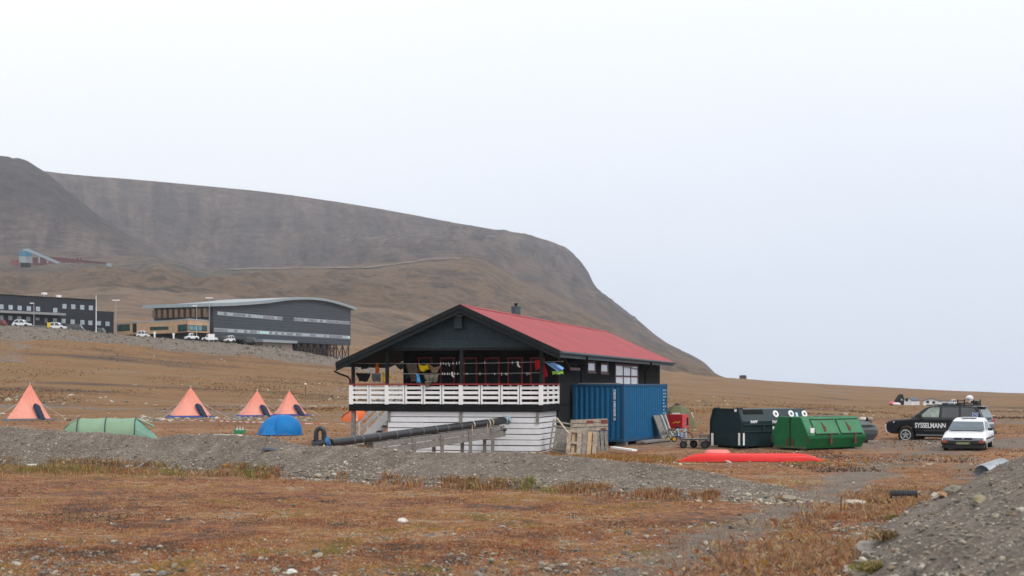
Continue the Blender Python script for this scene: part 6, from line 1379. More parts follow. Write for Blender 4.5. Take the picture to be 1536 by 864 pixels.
# ------------------------------------------------------------------ far cars on the plateau
def far_car(name, label, px0, px1, d, m, rz=0.0, kind='car', front=-1, m2=None, dz=0.0, group='cars parked by the far buildings'):
    """small parked car: length from its span in the photo; front -1 looks left, 1 looks right"""
    a, b = gnd(px0, d), gnd(px1, d); c = (a+b)/2; L = (b-a).length/max(.3, math.cos(rz)); t = thing(name, label, 'van' if kind == 'van' else ('pickup' if kind == 'pickup' else 'car'), c+Vector((0, 0, dz)), rz, group)
    W_ = 1.75; H1, H2 = .85, 1.48
    if kind == 'van': H1, H2 = 1.1, 2.0
    f = -front
    lo = [(-.5*L, .35), (-.5*L, H1*.75), (-.44*L, H1*.9), (-.22*L, H1), (.42*L, H1), (.5*L, H1*.8), (.5*L, .35)]
    MB().prism([(f*x, -W_/2, z) for x, z in lo], (0, W_, 0)).build('body', m, t, bevel=.05)
    if kind == 'pickup': up = [(-.26*L, H1), (-.12*L, H2), (.10*L, H2), (.14*L, H1)]
    elif kind == 'van': up = [(-.40*L, H1), (-.26*L, H2), (.48*L, H2), (.49*L, H1)]
    else: up = [(-.26*L, H1), (-.10*L, H2), (.30*L, H2), (.46*L, H1)]
    mb = MB(); ii = .16; mb.hexa([(f*up[0][0], -W_/2+.05, H1), (f*up[3][0], -W_/2+.05, H1), (f*up[3][0], W_/2-.05, H1), (f*up[0][0], W_/2-.05, H1), (f*up[1][0], -W_/2+ii, H2), (f*up[2][0], -W_/2+ii, H2), (f*up[2][0], W_/2-ii, H2), (f*up[1][0], W_/2-ii, H2)]); mb.build('cabin', m2 or m, t, bevel=.04)
    mb = MB(); k = .80; x0, x3 = up[0][0]*.86, up[3][0]*.86; x1, x2 = up[1][0]*.9, up[2][0]*.92
    for ya_, yb_ in ((-W_/2+.02, -W_/2+ii-.04), (W_/2-.02, W_/2-ii+.04)):
        for u0, u1 in ((0, .46), (.54, 1)):
            xa0, xb0 = x0+(x3-x0)*u0, x0+(x3-x0)*u1; xa1, xb1 = x1+(x2-x1)*u0, x1+(x2-x1)*u1
            mb.poly([(f*xa0, ya_, H1+.06), (f*xb0, ya_, H1+.06), (f*xb1, yb_, H2-.10), (f*xa1, yb_, H2-.10)])
    mb.poly([(f*(up[0][0]-.02), -W_/2+.2, H1+.06), (f*(up[0][0]-.02), W_/2-.2, H1+.06), (f*(up[1][0]-.02), W_/2-.3, H2-.06), (f*(up[1][0]-.02), -W_/2+.3, H2-.06)])
    mb.build('window', M_CGLASS, t, fixn=False)
    for x in (-.31*L, .30*L):
        for y in (-W_/2+.08, W_/2-.08): MB().cyl((f*x, y-.1, .32), (f*x, y+.1, .32), .32, 14).build('wheel', M_TYRE, t, smooth=True)
    return t
M_CRED = mat('dull_red_paint', (.20, .02, .02), rough=.3); M_CDARK = mat('dark_grey_paint', (.035, .04, .042), rough=.3); M_CYEL = mat('yellow_paint', (.72, .50, .01), rough=.4); M_CGRN = mat('grey_green_paint', (.06, .08, .075), rough=.35)
far_car('parked_car', 'dark red car parked at the far left by the black building', -13, 9.5, 283, M_CRED)
far_car('parked_car', 'white estate car parked under the lamp of the black building', 20, 46, 280, M_CARWHT, front=1)
far_car('parked_car', 'white car with one yellow end parked before the black building', 73, 99, 280, M_CARWHT, front=1, dz=-.15)
t_ = [o for o in kids(bpy.data.objects['parked_car.002'])][0]
MB().box(-.505*3.4, -1.05, -.89, .89, .45, 1.45).build('yellow_panel', M_CYEL, bpy.data.objects['parked_car.002'], bevel=.05)
far_car('parked_van', 'dark van parked right of the yellow and white car', 100, 127, 283, M_CDARK, kind='van', front=1, dz=-.55)
far_car('parked_car', 'grey green car half hidden by the gravel bank below the flagpole', 139, 158, 282, M_CGRN, dz=-.35)
far_car('parked_car', 'white car parked before the timber fronted building', 206, 224, 279, M_CARWHT, front=1, dz=-.25)
far_car('parked_pickup', 'white pickup seen from behind below the timber bay window', 279, 296, 277.5, M_CARWHT, kind='pickup', rz=R(28), dz=0)
far_car('parked_pickup', 'white pickup parked beside the white notice board', 304, 326, 282, M_CARWHT, kind='pickup', dz=.2)
far_car('parked_car', 'dark car parked between the white pickup and the white car by the hall', 326, 341, 290, M_CDARK, dz=.5)
far_car('parked_car', 'white car parked before the dark gap under the hall', 338, 350.5, 283, M_CARWHT, rz=R(30), dz=.3)
far_car('parked_car', 'dark grey car parked left of the hall entrance', 366, 384, 289, M_CGRN, dz=.7)
# ------------------------------------------------------------------ buildings beyond the gravel bank
M_BLDG = mat('blue_black_cladding', (.014, .018, .026), rough=.6, var=.15, scale=.6)
M_HALL = mat('slate_cladding', (.043, .054, .066), rough=.65, var=.08, scale=.4)
M_HROOF = mat('pale_zinc_roof', (.27, .31, .33), rough=.45, var=.08, scale=.3)
M_FWIN = mat('pale_window_glass', (.36, .42, .47), rough=.15, var=.25, scale=1.5); M_FWIN2 = mat('grey_window_glass', (.20, .21, .24), rough=.2, var=.4, scale=1.2); M_FWIN3 = mat('mint_window_glass', (.45, .70, .68), rough=.2, var=.1)
M_TEAL = mat('teal_glass', (.10, .24, .27), rough=.12, var=.4, scale=.8); M_TEALD = mat('dark_teal_glass', (.025, .07, .065), rough=.12, var=.5, scale=.9)
M_TIMBER = mat('golden_timber_cladding', (.50, .335, .20), rough=.8, var=.16, scale=.9); M_BRWN = mat('brown_bracket', (.15, .095, .065), rough=.8)
M_FRAME_G = mat('pale_grey_frame', (.32, .34, .36), rough=.6)
def wall_fr(pa_, da, pb_, db, zg=None):
    a, b = P(pa_, HY, da), P(pb_, HY, db); a.z = zg if zg is not None else float(gz(a.x, a.y)[0]); return Fr(a, math.atan2(b.y-a.y, b.x-a.x)), math.hypot(b.x-a.x, b.y-a.y)
# black two-storey building
A_ = P(-46, 500, 284); bf = Fr((A_.x, A_.y, 12.4), R(54)); blk = thing('office_building', 'long blue black two storey building with square pale windows on the gravel bank', 'building', bf.o, R(54))
L1 = bf.px(144.5, 470, 'v', 0).x; L2 = bf.px(172, 480, 'v', 0).x; z1 = bf.px(144.5, 451, 'v', 0).z; z2 = bf.px(160, 467, 'v', 0).z
MB().box(0, L1, 0, 12, 0, z1).build('wall', M_BLDG, blk); MB().box(L1+.01, L2, .3, 11, .9, z2).build('annex', M_BLDG, blk); MB().box(L1+.3, L2+2.2, .8, 10, -.6, .88).build('annex_underside', M_DARK2, blk)  # dark block fills the underside of the annex
MB().box(-.1, L1+.1, -.12, 12.1, z1+.002, z1+.22).build('roof_edge', M_DARK2, blk)
def pwin(px_, py_, w, h, m=M_FWIN, par=blk, fr_=bf, v=0.0):
    a, b = fr_.px(px_-w/2, py_-h/2, 'v', v), fr_.px(px_+w/2, py_+h/2, 'v', v)
    f = MB().box(a.x-.10, b.x+.10, v-.06, v-.004, b.z-.08, a.z+.08).build('window', M_FRAME_G if par is not blk else M_DARK2, par)
    MB().box(a.x, b.x, v-.09, v-.062, b.z, a.z).build('pane', m, f)
    mb = MB(); mb.box((a.x*.6+b.x*.4)-.06, (a.x*.6+b.x*.4)+.06, v-.11, v-.091, b.z, a.z); mb.build('mullion', M_FRAME_G, f); return f
for x, y in ((-15, 454.5), (2, 460.2), (15.6, 461), (29.4, 462), (43, 462.8), (56.8, 463.5), (82.6, 465.4), (96.4, 459.5), (109.7, 460.2), (123, 461), (136, 461.8)): pwin(x, y, 6.2, 7.2)
for x, y in ((-14, 475.8), (1.5, 476.4), (15.2, 477), (28.6, 477.7), (42.2, 478.6), (82.3, 480.8), (95, 481.6), (108.7, 482.6), (123.3, 483.5), (135.2, 484.3)): pwin(x, y, 6.2, 7.0)
pwin(56, 478.3, 5.6, 4.2); pwin(69, 480.5, 5.4, 7.5, M_FWIN2)
for x, y in ((148, 484.8), (161, 485.7)): pwin(x, y, 6.0, 6.8, v=.3)
a, b = bf.px(-30, 465.5, 'v', -1.6), bf.px(98, 473, 'v', -1.6)
MB().box(.2, b.x, -1.8, -.001, b.z-.05, b.z+.42).build('entrance_canopy', mat('grey_canopy_edge', (.26, .26, .27), rough=.6), blk)
mb = MB(); x0, x1 = bf.px(44, 485, 'v', -2.2).x, bf.px(73, 490, 'v', -2.2).x
for k in range(7): x = x0+(x1-x0)*k/6; mb.cyl((x, -2.2, 0), (x, -2.2, 2.1), .05, 6)
for z in (1.1, 1.6, 2.1): mb.cyl((x0, -2.2, z), (x1, -2.2, z), .045, 6)
mb.build('ramp_rail', M_FRAME_G, blk)
for x, y, w in ((66.5, 440.5, 6), (88, 444.5, 4)):
    p = bf.px(x, y, 'v', 4); MB().box(p.x-.5, p.x+.5, 3.7, 4.3, p.z-.2, p.z+.25).cyl((p.x, 4, z1), (p.x, 4, p.z), .06, 6).build('roof_unit', M_WHITE, blk)
# timber fronted low building
PL = [(172, 303), (205, 295), (254.5, 289.5), (282, 281.5), (311.5, 288), (314, 296), (225, 301)]
pts = [P(a, HY, d) for a, d in PL]; zb_, zt_ = 12.2, EYE+(575-481.5)/F*287
tb_ = thing('timber_building', 'low golden timber clad building with teal glass between black block and hall', 'building', (pts[1].x, pts[1].y, zb_))
o_ = Vector((pts[1].x, pts[1].y, zb_))
MB().prism([(p.x-o_.x, p.y-o_.y, .6) for p in pts], (0, 0, zt_-zb_-.6)).build('wall', M_TIMBER, tb_); wave_bump(M_TIMBER, 'X', .8, .3, .2)
MB().prism([((p.x-o_.x)*1.003, (p.y-o_.y)-.12, zt_-zb_+.004) for p in pts], (0, 0, .25)).build('roof_edge', M_FRAME_G, tb_)
MB().prism([((p.x-o_.x), (p.y-o_.y)+1.2, -.8) for p in pts], (0, 0, 1.39)).build('plinth', M_DARK2, tb_)
def band(i, j, px0, px1, y0, y1, m, n_, frame=M_DARK2):
    (a, da), (b, db) = PL[i], PL[j]; f, L = wall_fr(a, da, b, db, zb_)
    p0, p1 = f.px(px0, y0, 'v', -.05), f.px(px1, y1, 'v', -.05); mb = MB(); w = p1.x-p0.x; lo, hi = p1.z, p0.z
    mb.box(p0.x, p1.x, -.06, .0-.004, lo, hi)
    o = mb.build('window', frame, tb_); o.location = f.o - o_; o.rotation_euler = (0, 0, f.rz)
    mb = MB()
    for k in range(n_): mb.box(p0.x+.1+(w-.1)*k/n_, p0.x+(w-.1)*(k+1)/n_, -.10, -.062, lo+.1, hi-.1)
    mb.build('pane', m, o)
band(0, 1, 176, 194.5, 487.5, 496, M_TEALD, 4); band(0, 1, 199, 204.5, 485.5, 498.5, M_DARK2, 1); band(1, 2, 225, 252.5, 490.5, 494.5, M_TEALD, 4); band(2, 3, 266.5, 281, 487.5, 496.5, M_TEALD, 3); band(3, 4, 283, 303, 487.2, 496.8, M_TEAL, 3); band(3, 4, 303.6, 311, 488, 497, M_TEALD, 2)
# big hall with the curved roof
HFr = Fr((P(320.5, HY, 297).x, 297, 12.0), R(64)); hall = thing('curved_roof_hall', 'large slate grey hall with wavy zinc roof and two long window bands, on steel stilts', 'building', HFr.o, R(64))
lr = HFr.px(526, 500, 'v', 0).x
prof_px = [(320.5, 459), (353, 458.7), (378, 457.5), (403, 454.6), (427.5, 451.2), (440, 450), (452, 449.5), (464, 449.6), (477, 450.6), (490, 452.2), (502, 454.7), (514, 458), (526, 462)]
top = [HFr.px(a, b, 'v', 0) for a, b in prof_px]
zb0, zb1 = HFr.px(321, 507, 'v', 0).z, HFr.px(525, 518, 'v', 0).z
DEP = 15.8
wall = [(0, 0, zb0)] + [(lr, 0, zb1)] + [(p.x, 0, p.z) for p in top[::-1]]
MB().prism(wall, (0, DEP, 0)).build('wall', M_HALL, hall)
wave_bump(M_HALL, 'Z', .5, .15, .3)
up_px = [(318.5, 454.5), (353, 453.6), (378, 452), (403, 450), (427.5, 447.4), (440, 446.3), (452, 445.7), (464, 445.7), (477, 446.5), (490, 448.3), (502, 451), (514, 454.5), (527, 459), (535.5, 462.2)]
upp = [HFr.px(a, b, 'v', -.9) for a, b in up_px]; lo_ = [(p.x, -.9, p.z-(.70 if i < 4 else .55)) for i, p in enumerate(upp)]
MB().prism([(p.x, -.9, p.z) for p in upp] + lo_[::-1], (0, DEP+2.7, 0)).build('roof', M_HROOF, hall)
for k in range(10): y = .8+1.5*k; MB().box(-1.5, -.004, y, y+.75, top[0].z-2.3, top[0].z-.55).build('bracket', M_BRWN, hall)
def wband(px0, y0, px1, y1, hpx, n_, spec):
    a, b = HFr.px(px0, y0, 'v', -.05), HFr.px(px1, y1, 'v', -.05); h = hpx/F*318
    fr_ = MB(); f0 = lambda s: a.z+(b.z-a.z)*s
    fr_.hexa([(a.x, -.06, f0(0)-h), (b.x, -.06, f0(1)-h), (b.x, -.004, f0(1)-h), (a.x, -.004, f0(0)-h), (a.x, -.06, f0(0)), (b.x, -.06, f0(1)), (b.x, -.004, f0(1)), (a.x, -.004, f0(0))]); o = fr_.build('window_band', M_FRAME_G, hall)
    mb = MB()
    for k in range(n_):
        s0, s1 = (k+.06)/n_, (k+.94)/n_; mb.cur = spec(k); x0, x1 = a.x+(b.x-a.x)*s0, a.x+(b.x-a.x)*s1
        mb.hexa([(x0, -.10, f0(s0)-h+.12), (x1, -.10, f0(s1)-h+.12), (x1, -.062, f0(s1)-h+.12), (x0, -.062, f0(s0)-h+.12), (x0, -.10, f0(s0)-.12), (x1, -.10, f0(s1)-.12), (x1, -.062, f0(s1)-.12), (x0, -.062, f0(s0)-.12)])
    mb.build('pane', [M_FWIN2, M_FWIN, M_FWIN3, M_TEALD], o)
rs = random.Random(4)
wband(326, 467, 424, 475.5, 5.2, 22, lambda k: 1 if rs.random() < .3 else 0)
wband(441, 476.2, 525, 482.2, 5.2, 18, lambda k: 1 if rs.random() < .25 else 0)
wband(320.8, 491.8, 525, 503.8, 5.2, 46, lambda k: 2 if k in (14, 15, 16, 45) else (1 if rs.random() < .35 else 0))
# entrance and stilts under the hall
x0, x1 = HFr.px(392, 510, 'v', -3).x, HFr.px(444, 512, 'v', -3).x; zc0 = HFr.px(392, 509, 'v', -3).z
MB().box(x0, x1, -3.4, -.004, zc0-.55, zc0).build('entrance_canopy', M_HROOF, hall)
MB().box(x0+1.6, x1-.3, -2.2, -.01, -2.5, zc0-.56).build('entrance_wall', mat('pale_birch_cladding', (.33, .27, .22), rough=.8, var=.2, scale=.8), hall)
for k in range(3): xx = x0+2.4+2.6*k; MB().box(xx, xx+.9, -2.26, -2.204, zc0-3.0, zc0-1.2).build('entrance_window', M_TEALD, hall)
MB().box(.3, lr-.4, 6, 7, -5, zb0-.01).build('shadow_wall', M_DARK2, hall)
M_STEELB = mat('rust_brown_steel', (.055, .035, .032), rough=.8)
xs_ = np.linspace(HFr.px(447, 515, 'v', .3).x, lr-.5, 9)
for row in (.3, 4.5):
    mb = MB()
    for i, x in enumerate(xs_):
        w = HFr.wor((x, row, 0)); zg = float(gz(w.x, w.y)[0])-HFr.o.z
        mb.beam((x, row, zg-.6), (x, row, zb0+(zb1-zb0)*x/lr-.02), .26, .26, up=(0, 1, 0))
        if i: mb.beam((xs_[i-1], row, zb0-.3), (x, row, zg+.2), .16, .16, up=(0, 1, 0)); mb.beam((xs_[i-1], row, zgp+.2), (x, row, zb0-.3), .16, .16, up=(0, 1, 0))
        zgp = zg
    mb.build('stilt_frame', M_STEELB, hall)
MB().box(HFr.px(443, 520, 'v', -1).x, HFr.px(460, 520, 'v', -1).x, -1.6, -.6, -2.6, -2.3).build('loading_step', M_DARK2, hall)
# notice board, poles and lamps
p = P(317, 513, 276.5); p.z = float(gz(p.x, p.y)[0]); nb_ = thing('notice_board', 'white notice board on two posts beside the white pickup', 'notice board', p)
zl = EYE-(501-HY)/F*276.5-p.z; MB().box(-.65, .65, -.05, .05, zl-1.15, zl).build('panel', M_WHITE, nb_)
for x in (-.5, .5): MB().box(x-.05, x+.05, -.03, .03, -.2, zl-1.151).build('leg', M_FRAME_G, nb_)
def lamp(label, px_, ytop, d, heads, name='street_lamp'):
    g_ = gnd(px_, d); h_ = EYE-(ytop-HY)/F*d - g_.z; t = thing(name, label, 'lamp post', g_)
    MB().tube([(0, 0, -.3), (0, 0, h_)], [.075, .055], 8).build('pole', mat('pale_pole', (.36, .36, .36), rough=.5), t)
    for s_ in heads: MB().box(min(.0, s_*.75), max(0, s_*.75), -.12, .12, h_-.05, h_+.10).build('lamp_head', M_WHITE, t)
    return t
lamp('grey lamp post with a single arm before the black building', 51, 455, 279, (-1,)); lamp('pale double armed lamp post right of the black building', 174, 450.5, 300, (-1, 1)); lamp('pale lamp post before the timber bay window', 295, 459, 277.5, (-1,)); lamp('double armed lamp post rising above the hall roof corner', 314, 447, 287, (-1, 1))
g_ = gnd(144.3, 281); MB_ = MB().tube([(0, 0, -.3), (0, 0, EYE-(443-HY)/F*281-g_.z)], [.10, .05], 8).build('flagpole', M_WHITE); MB_.location = g_; tag(MB_, 'bare white flagpole at the corner of the black building', 'flagpole')
for px_, lab in ((232, 'short white marker post on the gravel bank, nearer the white car'), (260.5, 'short white marker post on the gravel bank, nearer the white pickup')):
    g_ = gnd(px_, 276.5); o = MB().box(-.13, .13, -.1, .1, -.2, 1.0).box(-.2, .2, -.12, .12, .75, 1.15).build('marker_post', M_WHITE); o.location = g_; tag(o, lab, 'marker post')
# ------------------------------------------------------------------ old mine on the bench above
DM = 1228.0
def mp_(px_, py_, d=DM): return P(px_, py_, d)
M_MBLUE = mat('mine_blue_cladding', (.035, .19, .32), rough=.6, var=.1, scale=.2); M_MPALE = mat('mine_pale_cladding', (.30, .35, .37), rough=.7, var=.2, scale=.3); M_MRED = mat('mine_dark_red', (.115, .018, .026), rough=.7, var=.15, scale=.1); M_MGREY = mat('conveyor_grey', (.26, .32, .36), rough=.6)
b_ = mp_(38.5, 396); tw = thing('ore_bin', 'blue topped storage tower of the old mine with pale lower half', 'mine building', b_)
s_ = DM/F; w_ = 9*s_
prof8 = [(w_*math.cos(a)*1.04, w_*math.sin(a)*1.04) for a in [2*math.pi*(k+.5)/8 for k in range(8)]]
MB().prism([(x, y, 1.0*s_*1.5) for x, y in prof8], (0, 0, 9.5*s_)).build('lower_wall', M_MPALE, tw); MB().prism([(x*1.02, y*1.02, 11*s_+.02) for x, y in prof8], (0, 0, 8*s_)).build('upper_wall', M_MBLUE, tw)
MB().box(-3*s_, 3*s_, -3*s_, 3*s_, 19*s_+.05, 22.5*s_).build('head_house', M_MGREY, tw)
for x in (-5, 0, 5): MB().box(x*s_-.5, x*s_+.5, -w_*.7, w_*.7, -6, 1.5*s_-.01).build('leg', M_DARK2, tw)
o_ = mp_(41, 374.5, DM-8); cvy = thing('conveyor', 'grey sloping conveyor gallery running down from the blue mine tower', 'conveyor', o_)
e_ = mp_(92, 396.5, DM-8)-o_; MB().beam(Vector(), e_, 2.6, 2.1).build('gallery', M_MGREY, cvy)
for t_ in (.35, .6): c = e_*t_; MB().box(c.x-.6, c.x+.6, -.5, .5, c.z-7 if t_ < .5 else c.z-4, c.z-1.2).build('support', M_MGREY, cvy)
o_ = mp_(49, 396, DM+14); mr = thing('mine_shed', 'long dark red mine shed with two short chimneys behind the conveyor', 'mine building', o_)
prof_ = [(49, 387.5), (82, 386.5), (112, 389.5), (124, 391), (162, 394.8), (162, 399), (49, 399)]
q_ = [mp_(a, b, DM+14)-o_ for a, b in prof_]; MB().prism(q_, (0, 14, 0)).build('wall', M_MRED, mr)
MB().prism([q_[0]+Vector((0, -.5, .03)), q_[1]+Vector((0, -.5, .03)), q_[2]+Vector((0, -.5, .03)), q_[4]+Vector((0, -.5, .03)), q_[4]+Vector((0, -.5, .5)), q_[2]+Vector((0, -.5, .5)), q_[1]+Vector((0, -.5, .5)), q_[0]+Vector((0, -.5, .5))], (0, 15, 0)).build('roof', M_MRED, mr)
for px_ in (116, 121.3): a = mp_(px_, 386.3, DM+16)-o_; MB().box(a.x-.7, a.x+.7, 2, 3.4, a.z-4, a.z).build('chimney', M_MRED, mr)
for px_, w2, lab, m_ in ((97, 19, 'cream roofed low shed at the foot of the mine conveyor', mat('cream_roof', (.42, .38, .29), rough=.7)), (116, 17, 'white roofed low shed right of the mine conveyor foot', mat('white_roof', (.50, .52, .52), rough=.6))):
    o_ = mp_(px_, 398.5, DM-5); sd2 = thing('low_shed', lab, 'shed', o_); h_ = w2/2*s_
    MB().box(-h_, h_, 0, 6, -2.0, .9).build('wall', M_MRED, sd2); MB().hexa([(-h_-.3, -.6, .95), (h_+.3, -.6, .95), (h_-2, 6.5, 2.6), (-h_-2, 6.5, 2.6), (-h_-.3, -.6, 1.15), (h_+.3, -.6, 1.15), (h_-2, 6.5, 2.8), (-h_-2, 6.5, 2.8)]).build('roof', m_, sd2)
o_ = mp_(163, 398, DM+6); o = MB().box(-2.2, 2.2, 0, 3, -2, 1.6).box(-2.4, 2.4, -.2, 3.2, 1.61, 1.9).build('small_hut', M_MPALE); o.location = o_; tag(o, 'small pale hut at the right end of the dark red mine shed', 'hut')
o_ = mp_(22.5, 396, DM+10); o = MB().box(-3.6, 2.4, 0, 4, -2, 3.2).box(-3.9, 2.7, -.3, 4.3, 3.21, 3.5).build('small_hut', mat('brick_red_wall', (.22, .06, .045), rough=.8)); o.location = o_; tag(o, 'small brick red hut left of the blue mine tower', 'hut')
# ------------------------------------------------------------------ cabins on the plain at the right
DC = 348.0
def cabin(label, px0, px1, pxr, y0, yb_, wall_m, roof_m, rzd, winpx):
    b = P(px0, yb_, DC); b.z = float(gz(b.x, b.y)[0]); f = Fr(b, R(rzd)); t = thing('white_cabin', label, 'cabin', b, R(rzd))
    W_ = f.px(px1, 600, 'v', 0).x; zr2 = f.px((px0+px1)/2, y0, 'v', 0).z; ze = zr2*.72
    f2 = Fr(f.wor((W_, 0, 0)), R(rzd)); L_ = max(4.0, f2.px(pxr, 600, 'u', 0).y)
    prof = [(0, 0, -.4), (W_, 0, -.4), (W_, 0, ze), (W_/2, 0, zr2), (0, 0, ze)]; MB().prism(prof, (0, L_, 0)).build('wall', wall_m, t)
    mb = MB()
    for a, b_ in (((-.3, ze-.12), (W_/2, zr2+.04)), ((W_/2, zr2+.04), (W_+.3, ze-.12))): mb.hexa([(a[0], -.3, a[1]), (b_[0], -.3, b_[1]), (b_[0], L_+.3, b_[1]), (a[0], L_+.3, a[1]), (a[0], -.3, a[1]+.14), (b_[0], -.3, b_[1]+.14), (b_[0], L_+.3, b_[1]+.14), (a[0], L_+.3, a[1]+.14)])
    mb.build('roof', roof_m, t)
    for x, z in winpx: MB().box(W_*x-.3, W_*x+.3, -.05, -.002, zr2*z-.28, zr2*z+.28).build('window', M_DARK2, t)
    return t, f, W_, zr2
M_CABW = mat('far_white_board', (.80, .82, .84), rough=.7, var=.05); M_CABR = mat('dark_felt_roof', (.10, .11, .13), rough=.8)
cabin('small white cabin with grey roof beside the black A-frame shed', 1356, 1367.5, 1379, 597.3, 610, M_CABW, M_CABR, -28, [(.35, .72)])
t_, f_, W2, z_ = cabin('larger white cabin with a low side wing, above the police car roof', 1385, 1408.5, 1412, 598, 611, M_CABW, M_CABR, -15, [(.28, .5), (.66, .42)])
MB().box(W2+.01, W2+2.7, .4, 5, -.4, z_*.62).build('side_wing', M_CABW, t_); MB().box(W2+.01, W2+2.9, .2, 5.2, z_*.62+.003, z_*.62+.16).build('wing_roof', M_CABR, t_); MB().box(W2+1.8, W2+2.2, .34, .397, z_*.2, z_*.42).build('window', M_DARK2, t_)
b = gnd(1351.5, DC+3); bs = thing('a_frame_shed', 'black steep roofed shed left of the small white cabin', 'shed', b); s_ = DC/F
MB().prism([(-6.5*s_, 0, -.3), (6*s_, 0, -.3), (6*s_, 0, 5.0*s_), (2.6*s_, 0, 15.5*s_), (2.2*s_, 0, 15.5*s_), (-6.5*s_, 0, 3*s_)], (0, 3.5, 0)).build('wall', M_DARK2, bs); MB().box(-.1, .35, -.04, -.002, 1.0, 1.4).build('window', M_FWIN, bs)
b = gnd(1338.3, DC-2); o = MB(); lump(o, (0, 0, .45), .75, (1.1, .8, .75), 5); o = o.build('tarpaulin_heap', mat('pinkish_red_tarpaulin', (.62, .13, .17), rough=.6), None, smooth=True); o.location = b; tag(o, 'small heap under a pinkish red cover left of the black shed', 'covered heap')
for px_, m_, lab in ((1345.5, M_CABW, 'tiny white boat hull lying before the black shed'),):
    b = gnd(px_, DC-4); o = MB(); lump(o, (0, 0, .35), .45, (2.2, 1, .9), 8); o = o.build('small_boat', m_, None, smooth=True); o.location = b; tag(o, lab, 'boat')
b = gnd(1115, 775); o = MB().box(-1.7, 1.7, 0, 3, -.5, 1.4).prism([(-1.9, -.2, 1.41), (1.9, -.2, 1.41), (1.2, -.2, 2.0), (-1.2, -.2, 2.0)], (0, 3.4, 0)).build('lone_hut', mat('maroon_hut_wall', (.07, .025, .035), rough=.8)); o.location = b; tag(o, 'tiny dark hut alone on the skyline at the foot of the mountain', 'hut')
far_car('parked_car', 'white car just visible between the larger white cabin and police car roof', 1424, 1434, 330, M_CARWHT, group=None)
# ------------------------------------------------------------------ stones and low plants, scattered over the real soil
def mesh_np(name, V, Fc, m, col=None, smooth=False):
    me = bpy.data.meshes.new(name); me.vertices.add(len(V)); me.vertices.foreach_set('co', V.reshape(-1).astype(np.float32)); k = Fc.shape[1]
    me.loops.add(Fc.size); me.loops.foreach_set('vertex_index', Fc.reshape(-1).astype(np.int32)); me.polygons.add(len(Fc)); me.polygons.foreach_set('loop_start', np.arange(0, Fc.size, k, dtype=np.int32)); me.polygons.foreach_set('loop_total', np.full(len(Fc), k, np.int32))
    me.polygons.foreach_set('use_smooth', np.full(len(Fc), smooth)); me.update(calc_edges=True)
    if col is not None:
        a = me.attributes.new('tone', 'FLOAT_COLOR', 'POINT'); a.data.foreach_set('color', col.reshape(-1).astype(np.float32))
    me.materials.append(m); o = bpy.data.objects.new(name, me); COL.objects.link(o); return o
def tone_mat(name, rough=.9, noise=22.0, amt=.25, trans=0.0):
    m = bpy.data.materials.new(name); m.use_nodes = True; n, l = nodes_of(m); n.clear()
    o = n.new('ShaderNodeOutputMaterial'); b = n.new('ShaderNodeBsdfPrincipled'); b.inputs['Roughness'].default_value = rough; b.inputs['Specular IOR Level'].default_value = .15; l.new(b.outputs[0], o.inputs[0])
    at = n.new('ShaderNodeAttribute'); at.attribute_name = 'tone'; g = n.new('ShaderNodeNewGeometry').outputs['Position']
    t = noise_n(n, l, g, noise, 5, .65); r = ramp(n, [(.3, (1-amt,)*3), (.7, (1+amt,)*3)]); l.new(t, r.inputs[0])
    c_ = mixc(n, l, 1.0, at.outputs['Color'], r.outputs[0], 'MULTIPLY'); l.new(c_, b.inputs['Base Color'])
    if trans:
        tr_ = n.new('ShaderNodeBsdfTranslucent'); l.new(c_, tr_.inputs[0]); ms = n.new('ShaderNodeMixShader'); ms.inputs[0].default_value = trans; l.new(b.outputs[0], ms.inputs[1]); l.new(tr_.outputs[0], ms.inputs[2]); l.new(ms.outputs[0], o.inputs[0])
    return m
M_STONE, M_BLADE = tone_mat('stone'), tone_mat('plant', .85, 3.0, .2, .4)
# a rough pebble: an octahedron split once
def pebble_base():
    bm = bmesh.new(); bmesh.ops.create_icosphere(bm, subdivisions=1, radius=1.0); v = np.array([q.co[:] for q in bm.verts]); f = np.array([[q.index for q in p.verts] for p in bm.faces]); bm.free(); return v, f
PV, PF = pebble_base()
def stones(name, xs, ys, size, cols, label=None, zfn=None, sink=.35):
    n = len(xs); zs = (zfn or mz)(xs, ys)
    th = rng.uniform(0, 6.283, n); sx, sy, sz = size*rng.uniform(.8, 1.5, n), size*rng.uniform(.6, 1.0, n), size*rng.uniform(.35, .75, n)
    J = rng.uniform(.72, 1.2, (n, len(PV), 1)); V = PV[None]*J
    V = V*np.stack([sx, sy, sz], 1)[:, None]
    c, s = np.cos(th)[:, None], np.sin(th)[:, None]; X_ = V[..., 0]*c-V[..., 1]*s; Y_ = V[..., 0]*s+V[..., 1]*c; tl = rng.normal(0, .25, n)[:, None]
    Z_ = V[..., 2]+X_*tl
    V = np.stack([X_+xs[:, None], Y_+ys[:, None], Z_+(zs+sz*(1-2*sink))[:, None]], -1)
    Fc = (PF[None]+(np.arange(n)*len(PV))[:, None, None]).reshape(-1, 3)
    C = np.repeat(np.concatenate([cols, np.ones((n, 1))], 1)[:, None], len(PV), 1)
    o = mesh_np(name, V.reshape(-1, 3), Fc, M_STONE, C.reshape(-1, 4)); tag(o, label, kind='stuff'); return o
SC_ = np.array([(.42, .37, .29), (.33, .29, .235), (.24, .215, .185), (.17, .155, .14), (.50, .46, .39), (.28, .215, .155), (.22, .225, .20), (.36, .30, .22)])
def scol(n, w=None): return SC_[rng.choice(len(SC_), n, p=w)]*rng.uniform(.8, 1.15, (n, 1))
